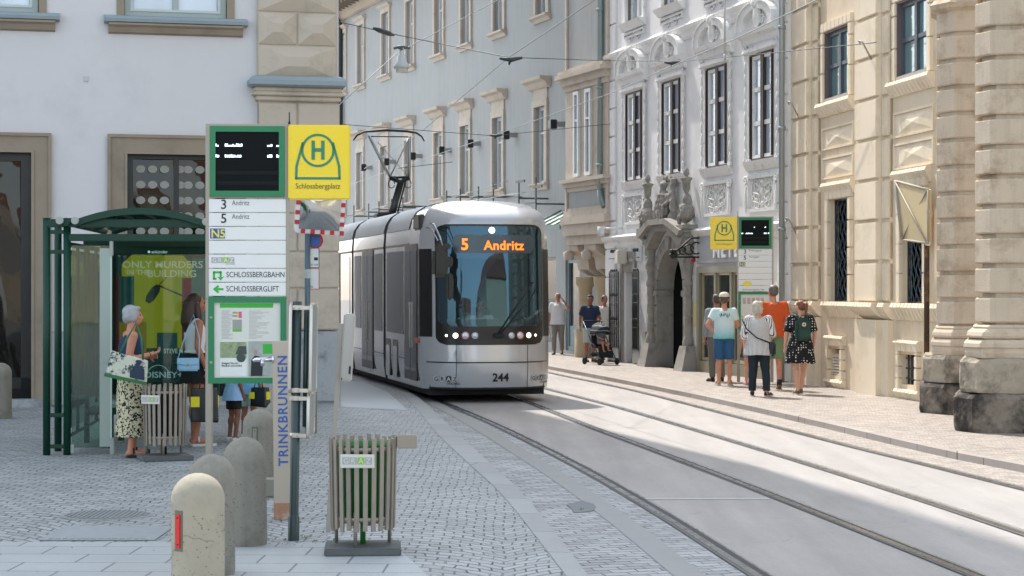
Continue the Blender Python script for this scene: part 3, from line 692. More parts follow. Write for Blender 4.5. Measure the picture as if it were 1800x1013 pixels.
mb = MB(); wall_holes(mb, WL, 0, 0, WH, holes, .28)
mb.quad((0, 0, 0), (0, 10, 0), (0, 10, WH), (0, 0, WH)); mb.quad((WL, 10, 0), (WL, 0, 0), (WL, 0, WH), (WL, 10, WH)); mb.quad((WL, 0, WH), (0, 0, WH), (0, 10, WH), (WL, 10, WH))
mb.build('wall', m_wh, WB)
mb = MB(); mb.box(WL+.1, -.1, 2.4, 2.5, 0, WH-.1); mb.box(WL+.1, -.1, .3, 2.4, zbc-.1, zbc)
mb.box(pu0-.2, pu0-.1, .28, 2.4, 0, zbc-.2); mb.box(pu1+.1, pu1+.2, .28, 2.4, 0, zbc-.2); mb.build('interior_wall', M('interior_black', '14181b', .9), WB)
# quoin strips
for (a, b) in ((WL+.02, W.U(1084)), (W.U(1370), -.01)):
    mb = MB(); z = 0
    while z < WH-.2:
        mb.bbox(a, b, -.05, .02, z+.012, z+.70, .015); z += .715
    mb.build('quoins', m_wh, WB)
# courses
mb = MB(); zq = (zsc+zsc2)/2
mould(mb, WL-.05, .02, [(.03, -.30), (.05, -.24), (.06, -.14), (.11, -.07), (.13, .0), (.04, .08)], 0, zq)
mb.build('string_course', m_orn, WB)
pp0, pp1 = W.U(1142), W.U(1224)
for a, b in ((WL-.05, pp0+.1), (pp1-.1, .02)):
    mb = MB(); mould(mb, a, b, [(.03, -.26), (.05, -.2), (.06, -.12), (.13, -.05), (.15, .01), (.04, .07)], 0, zbc)
    mb.build('string_course', m_orn, WB)
def scroll(mb, u, z, r, y, turns=1.4, dirn=1, a0=0, thick=.022):
    pts = [(u+dirn*r*(1-t/14*.8)*math.cos(a0+t/14*turns*2*math.pi), y, z+r*(1-t/14*.8)*math.sin(a0+t/14*turns*2*math.pi)) for t in range(15)]
    mb.tube(pts, thick, 5)
def relief(mb, u0, u1, z0, z1, y):
    """mirrored scrollwork in low relief"""
    w, h = u1-u0, z1-z0; c = (u0+u1)/2
    rnd = random.Random(int(u0*100))
    for s in (-1, 1):
        for k in range(3):
            zz = z0+h*(.2+.3*k); scroll(mb, c+s*w*.22, zz, w*.17, y, 1.5, s, .6*k, .013)
            mb.tube([(c+s*w*.05, y, zz-h*.12), (c+s*w*.16, y, zz-h*.03), (c+s*w*.36, y, zz+h*.05), (c+s*w*.30, y, zz+h*.13)], [.012, .016, .014, .008], 5)
        mb.tube([(c+s*w*.42, y, z0+h*.05), (c+s*w*.38, y, z0+h*.3), (c+s*w*.44, y, z0+h*.6), (c+s*w*.36, y, z0+h*.95)], .018, 5)
    mb.ball((c, y, z0+h*.55), .05, .03, .09, 8, 6); mb.ball((c, y, z0+h*.9), .07, .03, .045, 8, 6); mb.ball((c, y, z0+h*.12), .05, .03, .06, 8, 6)
for i, c in enumerate(cw):
    # casement: brown shutters open outwards, white inner sashes
    a, b = c-wwd/2, c+wwd/2
    f = window(WB, a+.05, b-.05, zwb+.05, zwt-.05, .045, m_orn, pn_w, 2, (.34, .67), .07, .09)
    mb = MB(); frame(mb, a, b, zwb, zwt, .05, -.01, .09); mb.box(c-.075, c+.075, -.03, .09, zwb+.05, zwt-.05)
    mb.build('outer_frame', m_shut, WB)
    mb = MB(); mb.bbox(a-.04, a+.005, -.04, .0, zwb+.05, zwt-.03, .008); mb.build('shutter', m_shut, WB)
    mb = MB(); mb.bbox(b-.005, b+.05, -.09, .0, zwb+.05, zwt-.03, .008)
    mb.build('shutter', m_shut, WB)
    # surround with ears
    mb = MB()
    for s, e in ((-1, a), (1, b)):
        q0, q1 = (e-.22, e-.04) if s < 0 else (e+.06, e+.24)
        mb.bbox(q0, q1, -.05, .02, zwb-.05, zwt+.25, .01)
        for k in range(9):
            zz = zwb+.15+(zwt-zwb)*k/8.5; mb.ball(((q0+q1)/2+s*.1, -.05, zz), .045, .03, .13, 6, 5)
        scroll(mb, (q0+q1)/2+s*.08, zwb-.02, .11, -.05, 1.2, s); scroll(mb, (q0+q1)/2+s*.05, zwt+.12, .08, -.07, 1.2, s)
    mb.box(a-.22, b+.24, -.05, .02, zwt+.02, zwt+.2)
    mould(mb, a-.26, b+.28, [(.05, -.04), (.12, 0), (.1, .08)], 0, zwt+.04)
    mb.build('window_surround', m_orn, WB)
    # segmental pediment
    mb = MB(); pb = zwt+.30; hw = wwd/2+.38; top = zpt+.05
    mould(mb, c-hw, c+hw, [(.05, -.12), (.08, -.08), (.1, .02), (.19, .08), (.21, .18)], 0, pb)
    n = 18; ro = []; 
    for k in range(n+1):
        t = math.pi*k/n; ro.append((c-hw*.98*math.cos(t), pb+.18+(top-pb-.18)*math.sin(t)**.72))
    ri = [(c+(x-c)*.74, pb+.18+(z-pb-.18)*.72) for x, z in ro]
    for k in range(n):
        if 8 <= k <= 9: continue
        q = [ro[k], ro[k+1], ri[k+1], ri[k]]; mb.prism([(x, z) for x, z in q], 'y', -.20, .02)
        q2 = [(c+(x-c)*1.03, pb+.18+(z-pb-.18)*1.04) for x, z in ro[k:k+2]]+[(x, z) for x, z in ro[k:k+2][::-1]]; mb.prism(q2, 'y', -.23, .02)
    mb.prism([(x, z) for x, z in ri]+[(c+hw*.7, pb+.18), (c-hw*.7, pb+.18)], 'y', -.08, .02)
    mb.build('pediment', m_orn, WB)
    mb = MB(); mb.ball((c, -.13, pb+.45), .15, .08, .26, 12, 8); mb.ball((c, -.14, pb+.72), .09, .06, .1); scroll(mb, c-.2, pb+.34, .12, -.1, 1.3, -1, 0, .03); scroll(mb, c+.2, pb+.34, .12, -.1, 1.3, 1, 0, .03)
    mb.ball((c, -.2, top-.02), .1, .05, .1); mb.build('pediment_ornament', m_orn, WB)
    # sill and apron panel
    mb = MB(); mould(mb, a-.24, b+.28, [(.03, -.2), (.05, -.16), (.1, -.06), (.12, .0)], 0, zwb); mb.build('sill', m_orn, WB)
    if i != 1:
        z0, z1 = zbc+.3, zwb-.3
        mb = MB(); frame(mb, a-.12, b+.14, z0, z1, .07, -.06, .01); mb.build('apron_panel', m_orn, WB)
        mb = MB(); relief(mb, a-.03, b+.05, z0+.08, z1-.08, -.025); scroll(mb, a-.2, z1-.1, .1, -.05, 1.3, -1, 0, .03); scroll(mb, b+.22, z1-.1, .1, -.05, 1.3, 1, 0, .03); mb.ball((a-.2, -.05, z1-.5), .04, .04, .3, 6, 5); mb.ball((b+.22, -.05, z1-.5), .04, .04, .3, 6, 5)
        mb.build('apron_scrollwork', m_orn, WB)
    # upper storey
    f = window(WB, a+.03, b-.03, zub+.04, zub+2.6, .13, m_orn, pn_w, 2, (.34, .67), .06, .07)
    mb = MB(); frame(mb, a, b, zub, zub+2.6, .05, .02, .09); mb.build('outer_frame', M('frame_olive', '6b6a5c', .6), WB)
    mb = MB(); frame(mb, a-.18, b+.2, zub-.1, zub+2.8, .16, -.06, .02); mould(mb, a-.24, b+.26, [(.06, -.18), (.12, -.1), (.2, 0)], 0, zub); mb.build('window_surround', m_orn, WB)
    mb = MB(); frame(mb, a-.12, b+.14, zq+.25, zub-.22, .05, -.05, .01); relief(mb, a-.03, b+.05, zq+.32, zub-.3, -.02); mb.build('apron_panel', m_orn, WB)
# small door with open iron gates
mb = MB(); e = .14; frame(mb, dd[0]-e-.18, dd[1]+e+.1, 0, dd[3]+.5, .16, -.06, .03, False); mb.box(dd[0]-e, dd[1]+e, -.03, .03, dd[3], dd[3]+.36); mb.build('door_surround', m_wst, WB)
mb = MB(); mb.box(dd[0], dd[1], .25, 1.2, 0, .02); mb.box(dd[0]+.5, dd[1], .7, .75, 0, dd[3]); mb.build('door', M('door_teal', '24434c', .5), WB)
def gate(u0, u1, y, z1):
    mb = MB(); frame(mb, u0, u1, .35, z1, .035, y-.03, y)
    for k in range(1, 5): x = u0+(u1-u0)*k/5; mb.tube([(x, y-.015, .36), (x, y-.015, z1)], .016, 6)
    for z in (.9, 1.5, 2.1, 2.6): 
        mb.box(u0, u1, y-.03, y, z, z+.025)
        for k in range(1, 5): mb.ball((u0+(u1-u0)*k/5, y-.015, z+.2), .03, .03, .05, 6, 4)
    mb.cur = 1; mb.box(u0, u1, y-.02, y, .04, .35); return mb
gate(W.U(1080), W.U(1096), -.12, dd[3]+.02).build('iron_gate', [M('iron_black', '1d2324', .5), M('iron_grey', '8d8c88', .6)], WB)
gate(W.U(1121), W.U(1132), -.12, dd[3]+.02).build('iron_gate', [_m['iron_black'], _m['iron_grey']], WB)
for (x0, x1, y0, y1, c, nm) in ((1107, 1130, 429, 459, 'c4c7cc', 'plaque'), (1136, 1143, 434, 450, '3f6a5c', 'house_number_plate'), (1137, 1143, 452, 473, '5f8377', 'house_number_plate'), (1220, 1229, 482, 530, 'c9cbd0', 'notice'), (1221, 1229, 533, 576, 'd6c98f', 'notice'), (1136, 1140, 583, 597, '8b7558', 'wall_patch')):
    u0, z1 = W.at(x0, y0); u1, z0 = W.at(x1, y1); mb = MB(); mb.box(u0, u1, -.035, .0, z0, z1); o = mb.build(nm, M('plate_'+c, c, .6), WB)
    if nm == 'plaque': text('inscription', 'Juliz Karast', .13, M('ink_faded', '9da0a6', .7), WB, ((u0+u1)/2, -.04, (z0+z1)/2+.05), align='CENTER', ext=.001)
mb = MB(); u, z = W.at(1103, 452); mb.bbox(u-.15, u+.15, -.3, -.04, z-.18, z+.18, .03); mb.build('alarm_box', M('box_ivory', 'c9c5b8', .5), WB)
mb = MB(); u, z = W.at(1226, 457); mb.ball((u, -.1, z), .06); mb.build('red_lamp', M('red_enamel', 'b02020', .4), WB)
mb = MB(); u, z = W.at(1063, 409, -.4); mb.tube([(u, -.5, z-.1), (u, -.5, z+.15)], .09, 10); mb.tube([(u, -.5, z+.1), (u+.2, 0, z+.1)], .03, 6); mb.build('camera_dome', M('white_plastic', 'd8dadb', .4), WB)
# downpipes
m_pipe = M('pipe_sage', '8fa3a1', .45, .3, var=.1)
mb = MB(); u = WL-.05; mb.tube([(u, -.16, 4.4), (u, -.16, WH)], .085, 10); mb.tube([(u, -.16, 4.4), (u+.02, -.16, 4.2), (u+.2, -.1, 3.95)], .085, 10)
for z in (5, 7, 9, 11): mb.tube([(u, -.16, z), (u, -.16, z+.08)], .11, 10)
mb.build('downpipe', m_pipe, WB)
mb = MB(); u = .02; mb.tube([(u, -.14, .0), (u, -.14, WH)], .06, 10)
for z in (1.2, 3, 5, 7, 9): mb.tube([(u, -.14, z), (u, -.14, z+.07)], .08, 10)
mb.build('downpipe', M('pipe_zinc', '9ba1a3', .4, .5, var=.1), WB)
# ---- portal
pc = (pu0+pu1)/2; ph = (pu1-pu0)/2
col_l, col_r = W.U(1151), W.U(1217); zcap = zbc-.25
mb = MB()   # arch ring: flat jambs then half-ring of voussoirs
jw_ = .32; zs_ = pz-ph
for s in (-1, 1):
    q0, q1 = (pu0-jw_, pu0+.0) if s < 0 else (pu1-.0, pu1+jw_)
    z = .5
    while z < zs_: mb.bbox(q0, q1, -.05, .3, z+.008, min(z+.48, zs_)-.008, .01); z += .48
    mb.bbox(q0-.05, q1+.05, -.09, .3, zs_-.16, zs_, .02)
n = 13
for k in range(n):
    a0, a1 = math.pi*(k+.04)/n, math.pi*(k+.96)/n
    q = [(pc+r*math.cos(a), zs_+r*math.sin(a)) for r, a in ((ph, a0), (ph+jw_, a0), (ph+jw_, a1), (ph, a1))]; mb.prism(q, 'y', -.06 if k != 6 else -.12, .3)
for k in range(12):   # spandrel behind the ring hides the square corners of the opening
    a0, a1 = math.pi*k/12, math.pi*(k+1)/12
    q = [(pc+ph*math.cos(a0), zs_+ph*math.sin(a0)), (pc+(ph+.03)*math.cos(a0), pz+.02), (pc+(ph+.03)*math.cos(a1), pz+.02), (pc+ph*math.cos(a1), zs_+ph*math.sin(a1))]; mb.prism(q, 'y', .0, .28)
mb.build('arch', m_wst, WB)
mb = MB()   # deep reveal
mb.box(pu0, pu0+.012, -.05, .3, 0, zs_); mb.box(pu1-.012, pu1, -.05, .3, 0, zs_)
mb.box(pu0-.02, pu0+.02, .28, .36, 0, zs_); mb.box(pu1-.02, pu1+.02, .28, .36, 0, zs_)
mb.grid(lambda u, v: (pc+ph*math.cos(math.pi*u), .28+.1*v, zs_+ph*math.sin(math.pi*u)), 16, 1); mb.build('passage', m_wst, WB)
mb = MB(); mb.box(pu0, pu1, 1.3, 1.35, 0, pz); mb.build('passage_dark', M('passage_shade', '111618', .5), WB)  # dark panel standing in for the shade deep in the passage
for u in (col_l, col_r):
    mb = MB(); z = .55
    K = .50; prof = [(.26, z), (.26, z+.12), (.20, z+.2), (.165, z+.26)]
    zz = z+.3
    while zz < zcap-1.0: prof += [(.185, zz), (.185, zz+.36), (.165, zz+.38), (.165, zz+.41)]; zz += .43
    prof += [(.17, zcap-1.0), (.23, zcap-.95), (.23, zcap-.88), (.17, zcap-.8), (.2, zcap-.6), (.27, zcap-.5), (.27, zcap-.42), (.19, zcap-.35), (.18, zcap-.2), (.28, zcap-.05), (.3, zcap)]
    mb.lathe([(r*K, z) for r, z in prof], (u, -.10, 0), 16); mb.build('column', m_wst, WB)
    mb = MB(); loft(mb, [[(u-h, y0, z), (u+h, y0, z), (u+h, .02, z), (u-h, .02, z)] for h, y0, z in ((.30, -.36, 0), (.29, -.34, .06), (.24, -.24, .5), (.22, -.23, .56))]); mb.build('buttress_stone', m_wst, WB)
mb = MB()   # entablature stepping forward over the columns, angular hood
for u in (col_l, col_r):
    for o, a, b in ((.02, 0, .12), (.08, .12, .22), (.14, .22, .3), (.22, .3, .4)): mb.bbox(u-.22-o*.6, u+.22+o*.6, -.24-o*.5, .02, zcap+a, zcap+b, .01)
t = zcap+.40
hood = [(col_l+.2, zcap-.1), (pc-.42, zcap+.3), (pc+.42, zcap+.3), (col_r-.2, zcap-.1), (col_r+.15, zcap+.12), (pc+.55, zcap+.5), (pc-.55, zcap+.5), (col_l-.15, zcap+.12)]
mb.prism(hood, 'y', -.28, .02); hood2 = [(col_l-.1, zcap+.16), (pc-.55, zcap+.45), (pc+.55, zcap+.45), (col_r+.1, zcap+.16), (col_r+.25, zcap+.28), (pc+.6, zcap+.58), (pc-.6, zcap+.58), (col_l-.25, zcap+.28)]; mb.prism(hood2, 'y', -.40, .02)
mb.build('hood_moulding', m_wst, WB)
# carved group: bearded bust with drapery between scrolled volutes
def carve(prims, name, mat, parent, cxx, kx=.85, ky=.5, kz=1, zo=0, vox=.02, seed=1, disp=.03):
    mb = MB()
    for p in prims: p(mb)
    mb.v = [(cxx+(x-cxx)*kx, y*ky, zo+z*kz) for x, y, z in mb.v]
    o = mb.build(name, mat, parent); r = o.modifiers.new('r', 'REMESH'); r.mode = 'VOXEL'; r.voxel_size = vox
    s_ = o.modifiers.new('s', 'SMOOTH'); s_.iterations = 1
    me = evaluate(o); o.modifiers.clear(); o.data = me
    me.materials.clear(); me.materials.append(mat)
    for p in me.polygons: p.use_smooth = True
    from mathutils import noise as mn
    push(me, lambda c: mn.fractal(c*9, 1.0, 2.0, 3)*disp)
    return o
hz = 0
P_ = []
P_.append(lambda mb: mb.ball((pc, -.4, hz+1.28), .15, .16, .2))
P_.append(lambda mb: mb.ball((pc, -.47, hz+1.08), .10, .12, .22))
P_.append(lambda mb: mb.ball((pc, -.38, hz+.72), .30, .24, .42))
P_.append(lambda mb: mb.ball((pc-.05, -.4, hz+.3), .36, .28, .32))
P_.append(lambda mb: mb.tube([(pc-.28, -.38, hz+.95), (pc-.42, -.45, hz+.6), (pc-.6, -.42, hz+.15)], [.11, .1, .13], 8))
P_.append(lambda mb: mb.tube([(pc+.28, -.38, hz+.95), (pc+.4, -.5, hz+.62), (pc+.2, -.6, hz+.5)], [.11, .09, .07], 8))
P_.append(lambda mb: mb.tube([(pc+.5, -.2, hz+1.5), (pc+.52, -.3, hz+.9), (pc+.62, -.3, hz+.3), (pc+.5, -.3, hz)], [.16, .12, .16, .2], 8))
P_.append(lambda mb: mb.tube([(pc-.3, -.2, hz+1.45), (pc, -.22, hz+1.62), (pc+.3, -.2, hz+1.5)], [.1, .14, .12], 8))
for k in range(5): P_.append(lambda mb, k=k: mb.tube([(pc-.25+k*.12, -.6+abs(k-2)*.04, hz+.95), (pc-.3+k*.13, -.66+abs(k-2)*.05, hz+.5), (pc-.34+k*.15, -.62, hz+.05)], .045, 6))
carve(P_, 'carved_bust', m_wst, WB, pc, .9, .5, .62, zcap+.56)
for s, u in ((-1, col_l-.05), (1, col_r+.05)):
    Q = [lambda mb: mb.ball((u, -.3, 0.40), .34, .3, .36), lambda mb: mb.ball((u, -.3, 0.80), .2, .2, .3)]
    Q.append(lambda mb: mb.tube([(u-.3+.0, -.5, 0.00), (u-.36, -.5, 0.40), (u-.12, -.52, 0.65), (u+.08, -.55, 0.40), (u-.1, -.56, 0.25)], .09, 7))
    carve(Q, 'volute', m_wst, WB, u, .7, .5, .65, zcap+.42)
    mb = MB(); z = zcap+1.0; mb.lathe([(r, q*.48) for r, q in [(.0, 0), (.06, 0), (.05, .2), (.1, .3), (.16, .45), (.19, .8), (.2, .82), (.27, .9), (.27, .97), (.1, 1.0), (.06, 1.06), (.13, 1.15), (.12, 1.3), (.05, 1.45), (0, 1.5)]], (u, -.16, z), 14, sx=.7, sy=.5); mb.build('urn', m_wst, WB)
# wrought-iron sign bracket
bu, bz = W.at(1226, 438, -.1); mb = MB(); ln = 1.15; zt0 = bz
# bracket stands out from the wall (local -y)
y1 = -.72
mb.tube([(bu, 0, bz-.18), (bu, y1, bz-.18)], .022, 6); mb.tube([(bu, -.03, bz-.2), (bu, -.03, bz+.28)], .03, 6)
mb.tube([(bu, 0, bz+.25), (bu, -.25, bz+.24), (bu, -.48, bz+.05), (bu, y1, bz-.14)], .022, 6)
for k, (yy, r) in enumerate(((-.13, .13), (-.3, .11), (-.45, .08), (-.56, .06))):
    mb.tube([(bu, yy+r*math.cos(t*.5), bz+.02-k*.03+r*math.sin(t*.5)) for t in range(13)], .018, 5)
for k in range(7): mb.ball((bu, y1+.05+.05*math.cos(k), bz-.12+.07*math.sin(k*2)), .05, .05, .05, 6, 5)
mb.build('sign_bracket', _m['iron_black'], WB)
# shop front
fu0, fu1 = W.U(1229), W.U(1352); fz0, fz1 = W.Z(1250, 463), W.Z(1250, 404)
mb = MB(); mb.bbox(fu0, fu1, -.06, .02, fz0-.0, fz1, .01); mb.build('shop_fascia', M('fascia_grey', 'a3a6ab', .6, var=.05), WB)
text('shop_sign', 'METE', .5, M('letter_white', 'e0e2e6', .5), WB, (W.U(1254, -.08), -.085, W.Z(1270, 452, -.08)), bold=.012, ext=.02, sx=1.15, space=1.25)
mb = MB(); frame(mb, su0-.12, su1+.12, .0, sz1+.12, .14, -.05, .05, False); mb.box(su0, su1, -.03, .28, 0, .25)
for k in (1, 2, 3): x = su0+(su1-su0)*k/4; mb.box(x-.06, x+.06, -.02, .1, .25, sz1)
mb.build('shopfront_frame', M('shopfront_brass_grey', '8f8a78', .5, .2), WB)
for k in range(4):
    a, b = su0+(su1-su0)*k/4+.06, su0+(su1-su0)*(k+1)/4-.06
    mb = MB(); frame(mb, a, b, .26, sz1, .07, .02, .08); f = mb.build('shop_window', M('brass_pale', 'b5ad8e', .4, .4), WB); p = MB(); p.box(a+.05, b-.05, .045, .05, .3, sz1-.05); p.build('pane', glass('shop_pane_w', 'b8c0b8', .04, .02, 1.0), f)
mb = MB()
rnd = random.Random(5)
for k in range(14):
    u = su0+.2+(su1-su0-.4)*k/13; h = rnd.uniform(.5, 1.1); z = rnd.choice((.6, 1.3)); mb.tube([(u, .7, z), (u, .7, z+h*.5), (u, .7, z+h)], [.14, .17, .05], 8)
mb.build('shop_goods', M('goods_red', '7a3238', .8, var=.5, nscale=4), WB)
mb = MB(); mb.box(su0, su1, 1.5, 1.55, .25, sz1); mb.build('shop_back_wall', M('shop_interior', '6d6455', .9, var=.3, nscale=3), WB)

# ================================================================== YELLOW BUILDING
YB_ = Plane(5.6, 40.4, .1514, -1)
Y = YB_
YB = empty('yellow_building', Y.o, Y.rz, 'ochre yellow rusticated building with barred windows and two rough stone piers at right', 'building')
m_y = M('plaster_ochre', 'dac9b0', .88, var=.06, nscale=1.2, bmp=.25, bscale=30, dirt='c9b79c', dscale=1.0, streak=True)
m_yl = M('plaster_ochre_light', 'e3d4bd', .85, var=.06, nscale=2.0, bmp=.2, bscale=30, dirt='cdc0a6', dscale=1.2)
YR = Y.U(1650)+12; YH = 14
def seg(x, off=0): return Y.U(x, off)
y1 = (seg(1451), seg(1495)); y2 = (seg(1578), seg(1634))
zu1b = (Y.Z(1470, 178)+Y.Z(1600, 133))/2; zu1t = (Y.Z(1470, 50)+3.0*0+Y.Z(1470, 50))/2
l1 = (seg(1460), seg(1495)); l2 = (seg(1587), seg(1627)); zlb = (Y.Z(1475, 530)+Y.Z(1606, 534))/2; zlt = Y.Z(1478, 349)
v1 = (seg(1461), seg(1482), Y.Z(1470, 660), Y.Z(1470, 613)); v2 = (seg(1586), seg(1614), Y.Z(1600, 677), Y.Z(1600, 624))
print('yellow', y1, y2, zu1b, zu1t, l1, l2, zlb, zlt, v1, v2, YR)
uh = zu1t-zu1b
holes = [(y1[0], y1[1], zu1b, zu1t), (y2[0], y2[1], zu1b, zu1t), (l1[0], l1[1], zlb, zlt), (l2[0], l2[1], zlb, zlt), v1, v2]
mb = MB(); wall_holes(mb, -1, YR, 0, YH, holes, .16); mb.quad((-1, 8, YH), (-1, 0, YH), (YR, 0, YH), (YR, 8, YH)); mb.quad((YR, 0, 0), (YR, 8, 0), (YR, 8, YH), (YR, 0, YH)); mb.quad((YR, 8, 0), (-1, 8, 0), (-1, 8, YH), (YR, 8, YH)); mb.build('wall', m_y, YB)
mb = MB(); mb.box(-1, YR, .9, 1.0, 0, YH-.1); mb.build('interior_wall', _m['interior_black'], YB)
fr_blue = M('frame_slate', '4f5760', .5, var=.1); pn_y = pane('pane_bank', '6f8b90', .05, .1)
for (a, b) in (y1, y2):
    window(YB, a, b, zu1b, zu1t, .10, fr_blue, pn_y, 2, (.5,), .1, .07)
    mb = MB(); frame(mb, a-.015, b+.015, zu1b-.015, zu1t+.015, .05, -.02, .12); mb.build('outer_frame', M('frame_mauve_brown', '6c5f60', .6), YB)
    mb = MB(); mb.box(a+.03, b-.03, -.04, .1, zu1b-.02, zu1b+.06); mb.build('inner_sill', M('sill_grey', 'a8a49e', .7), YB)
    mb = MB()
    def seg_frame(mb, a, b, z0, z1, w, out, step=.26, top=True, bottom=False):
        z = z0
        while z < z1-.02:
            e = min(z+step, z1); mb.bbox(a-w, a, -out, .02, z+.006, e-.006, .012); mb.bbox(b, b+w, -out, .02, z+.006, e-.006, .012); z = e
        if top:
            nn_ = max(3, round((b-a+2*w)/.24)); 
            for k in range(nn_): q0 = a-w+(b-a+2*w)*k/nn_; q1 = a-w+(b-a+2*w)*(k+1)/nn_; mb.bbox(q0+.005, q1-.005, -out, .02, z1, z1+w, .012)
    seg_frame(mb, a, b, zu1b, zu1t, .17, .06, .55)
    mb.build('window_surround', m_yl, YB)
def roll(mb, a, b, z, h=.3, out=.22, step=.17):
    out *= .55; h *= .85
    """gadrooned sill: a row of rounded blocks"""
    n_ = max(3, round((b-a)/step))
    for k in range(n_):
        q0, q1 = a+(b-a)*k/n_, a+(b-a)*(k+1)/n_
        pts = [(0.02, z), (-out, z), (-out-.03, z-h*.25), (-out*.95, z-h*.5), (-out*.55, z-h*.8), (-.03, z-h), (.02, z-h)]
        mb.prism(pts, 'x', q0+.012, q1-.012)
for (a, b) in (y1, y2):
    mb = MB(); roll(mb, a-.27, b+.27, zu1b-.02); mb.build('sill', m_yl, YB)
zc_ = zlb; zcb = zlb-.32
# diamond panels between storeys
pA1 = Y.U(1434); pB0, pB1 = Y.U(1502, -.2), Y.U(1560); pE = Y.U(1648)
for (a, b, x, ys) in ((y1[0]-.12, y1[1]+.18, 1470, ((216, 260), (269, 312))), (y2[0]-.12, y2[1]+.2, 1600, ((184+4, 233+4), (240+4, 290+4)))):
    for (t_, b_) in ys:
        z1, z0 = Y.Z(x, t_+8), Y.Z(x, b_-2)
        mb = MB(); diamond(mb, a, b, z0, z1, .02, .04, .02, .02); frame(mb, a-.03, b+.03, z0-.03, z1+.03, .035, -.035, .01); mb.build('diamond_panel', m_yl, YB)
# ground-floor windows: surround, lattice grille, gadrooned lintel
m_grille = M('grille_slate', '3c4750', .5, .5)
for (a, b) in (l1, l2):
    mb = MB(); seg_frame(mb, a, b, zlb, zlt, .17, .07, .5); mb.build('window_surround', m_yl, YB)
    mb = MB(); roll(mb, a-.3, b+.3, zlt+.32, .3, .18); mb.build('lintel', m_yl, YB)
    mb = MB()
    nvx = 5
    for k in range(nvx*2+1):
        x = a+(b-a)*k/(nvx*2); n_ = int((zlt-zlb)/.085); pts = []
        ph_ = 0 if k % 2 else 1
        for j in range(n_+1):
            pts.append((x+((b-a)/(nvx*4))*(1 if (j+ph_) % 4 in (1, 2) else -1)*.8, .1, zlb+(zlt-zlb)*j/n_))
        mb.tube(pts, .012, 4, smooth=False)
    frame(mb, a, b, zlb, zlt, .03, .08, .12); mb.build('window_grille', m_grille, YB)
    mb = MB(); mb.box(a, b, .3, .31, zlb, zlt); mb.build('pane', pane('pane_dark', '22282c', .1), YB)
# vents
for k, (a, b, z0, z1) in enumerate((v1, v2)):
    mb = MB(); seg_frame(mb, a, b, z0-.1, z1+.05, .14, .08, .2); roll(mb, a-.2, b+.2, z1+.24, .2, .14, .13); roll(mb, a-.2, b+.2, z0-.08, .22, .14, .2); mb.box(a-.18, b+.18, -.07, .02, z0-.62, z0-.25); mb.build('vent_surround', m_yl, YB)
    mb = MB()
    if k == 0:
        for j in range(7):
            z = z0+.02+(z1-z0-.12)*j/7; mb.add([(a, .02, z), (b, .02, z), (b, .1, z+.055), (a, .1, z+.055), (a, .03, z-.012), (b, .03, z-.012), (b, .11, z+.043), (a, .11, z+.043)], [(0, 1, 2, 3), (7, 6, 5, 4), (0, 4, 5, 1), (2, 6, 7, 3)])
        mb.build('louvres', M('louvre_white', 'ece6d8', .5), YB)
    else:
        for j in range(4): x = a+(b-a)*(j+.5)/4; mb.tube([(x, .08, z0), (x, .08, z1)], .016, 6)
        for j in range(3): z = z0+(z1-z0)*(j+.6)/3; mb.box(a, b, .06, .075, z-.012, z+.012)
        mb.build('bars', m_grille, YB)
# sill course
for a, b in ((l1[0]-.25, pB0-.02), (l2[0]-.3, l2[1]+1.2)):
    mb = MB(); roll(mb, a, b, zlb, .34, .2); mb.build('sill', m_yl, YB)
# rusticated pilasters
def pilaster(a, b, step, mA=m_yl, z0=0, g0=0.72, out=.2):
    mb = MB(); mb.box(a, b, -out, .02, 0, zcb+.02); mb.box(b-.002, b+step, -out*.5, .02, 0, zcb+.02)
    z = zlb
    mb.box(a, b, -out+.06, .02, zlb, YH); mb.box(b, b+step, -out*.5+.05, .02, zlb, YH)
    while z < YH:
        mb.bbox(a-.01, b+.01, -out, .02, z+.03, z+g0-.03, .012); mb.bbox(b+.02, b+step, -out*.5, .02, z+.03, z+g0-.03, .012); z += g0
    mb.build('pilaster', mA, YB)
    mb = MB(); roll(mb, a-.03, b+.04, zlb+.0, .34, (out+.08)/.55, .16); roll(mb, b+.05, b+step+.05, zlb, .34, (out*.5+.08)/.55, .16); mb.build('pilaster_course', mA, YB)
gstep = (Y.Z(1400, 38.7, -.2)-Y.Z(1400, 484.6, -.2))/7
aA0, aA1 = Y.U(1388, -.2), Y.U(1417, -.2); aB1 = Y.U(1539, -.2)
print('pil', aA0, aA1, pB0, aB1, gstep, zlb, Y.Z(1400, 484.6, -.2))
pilaster(aA0, aA1, max(.3, Y.U(1434, -.1)-aA1), g0=gstep); pilaster(pB0, aB1, max(.3, Y.U(1560, -.1)-aB1), g0=gstep)
# wall hooks for the overhead wires
mb = MB(); u, z = Y.at(1403, 180, -.2)
for (x, yv) in ((1403, 181), (1530, 75), (1399, 386)):
    u, z = Y.at(x, yv, -.2); mb.tube([(u, -.18, z-.3), (u, -.34, z), (u-.03, -.4, z+.03), (u-.06, -.36, z-.03)], .016, 6)
mb.build('wire_hook', M('hook_grey', 'a09a90', .5, .3), YB)
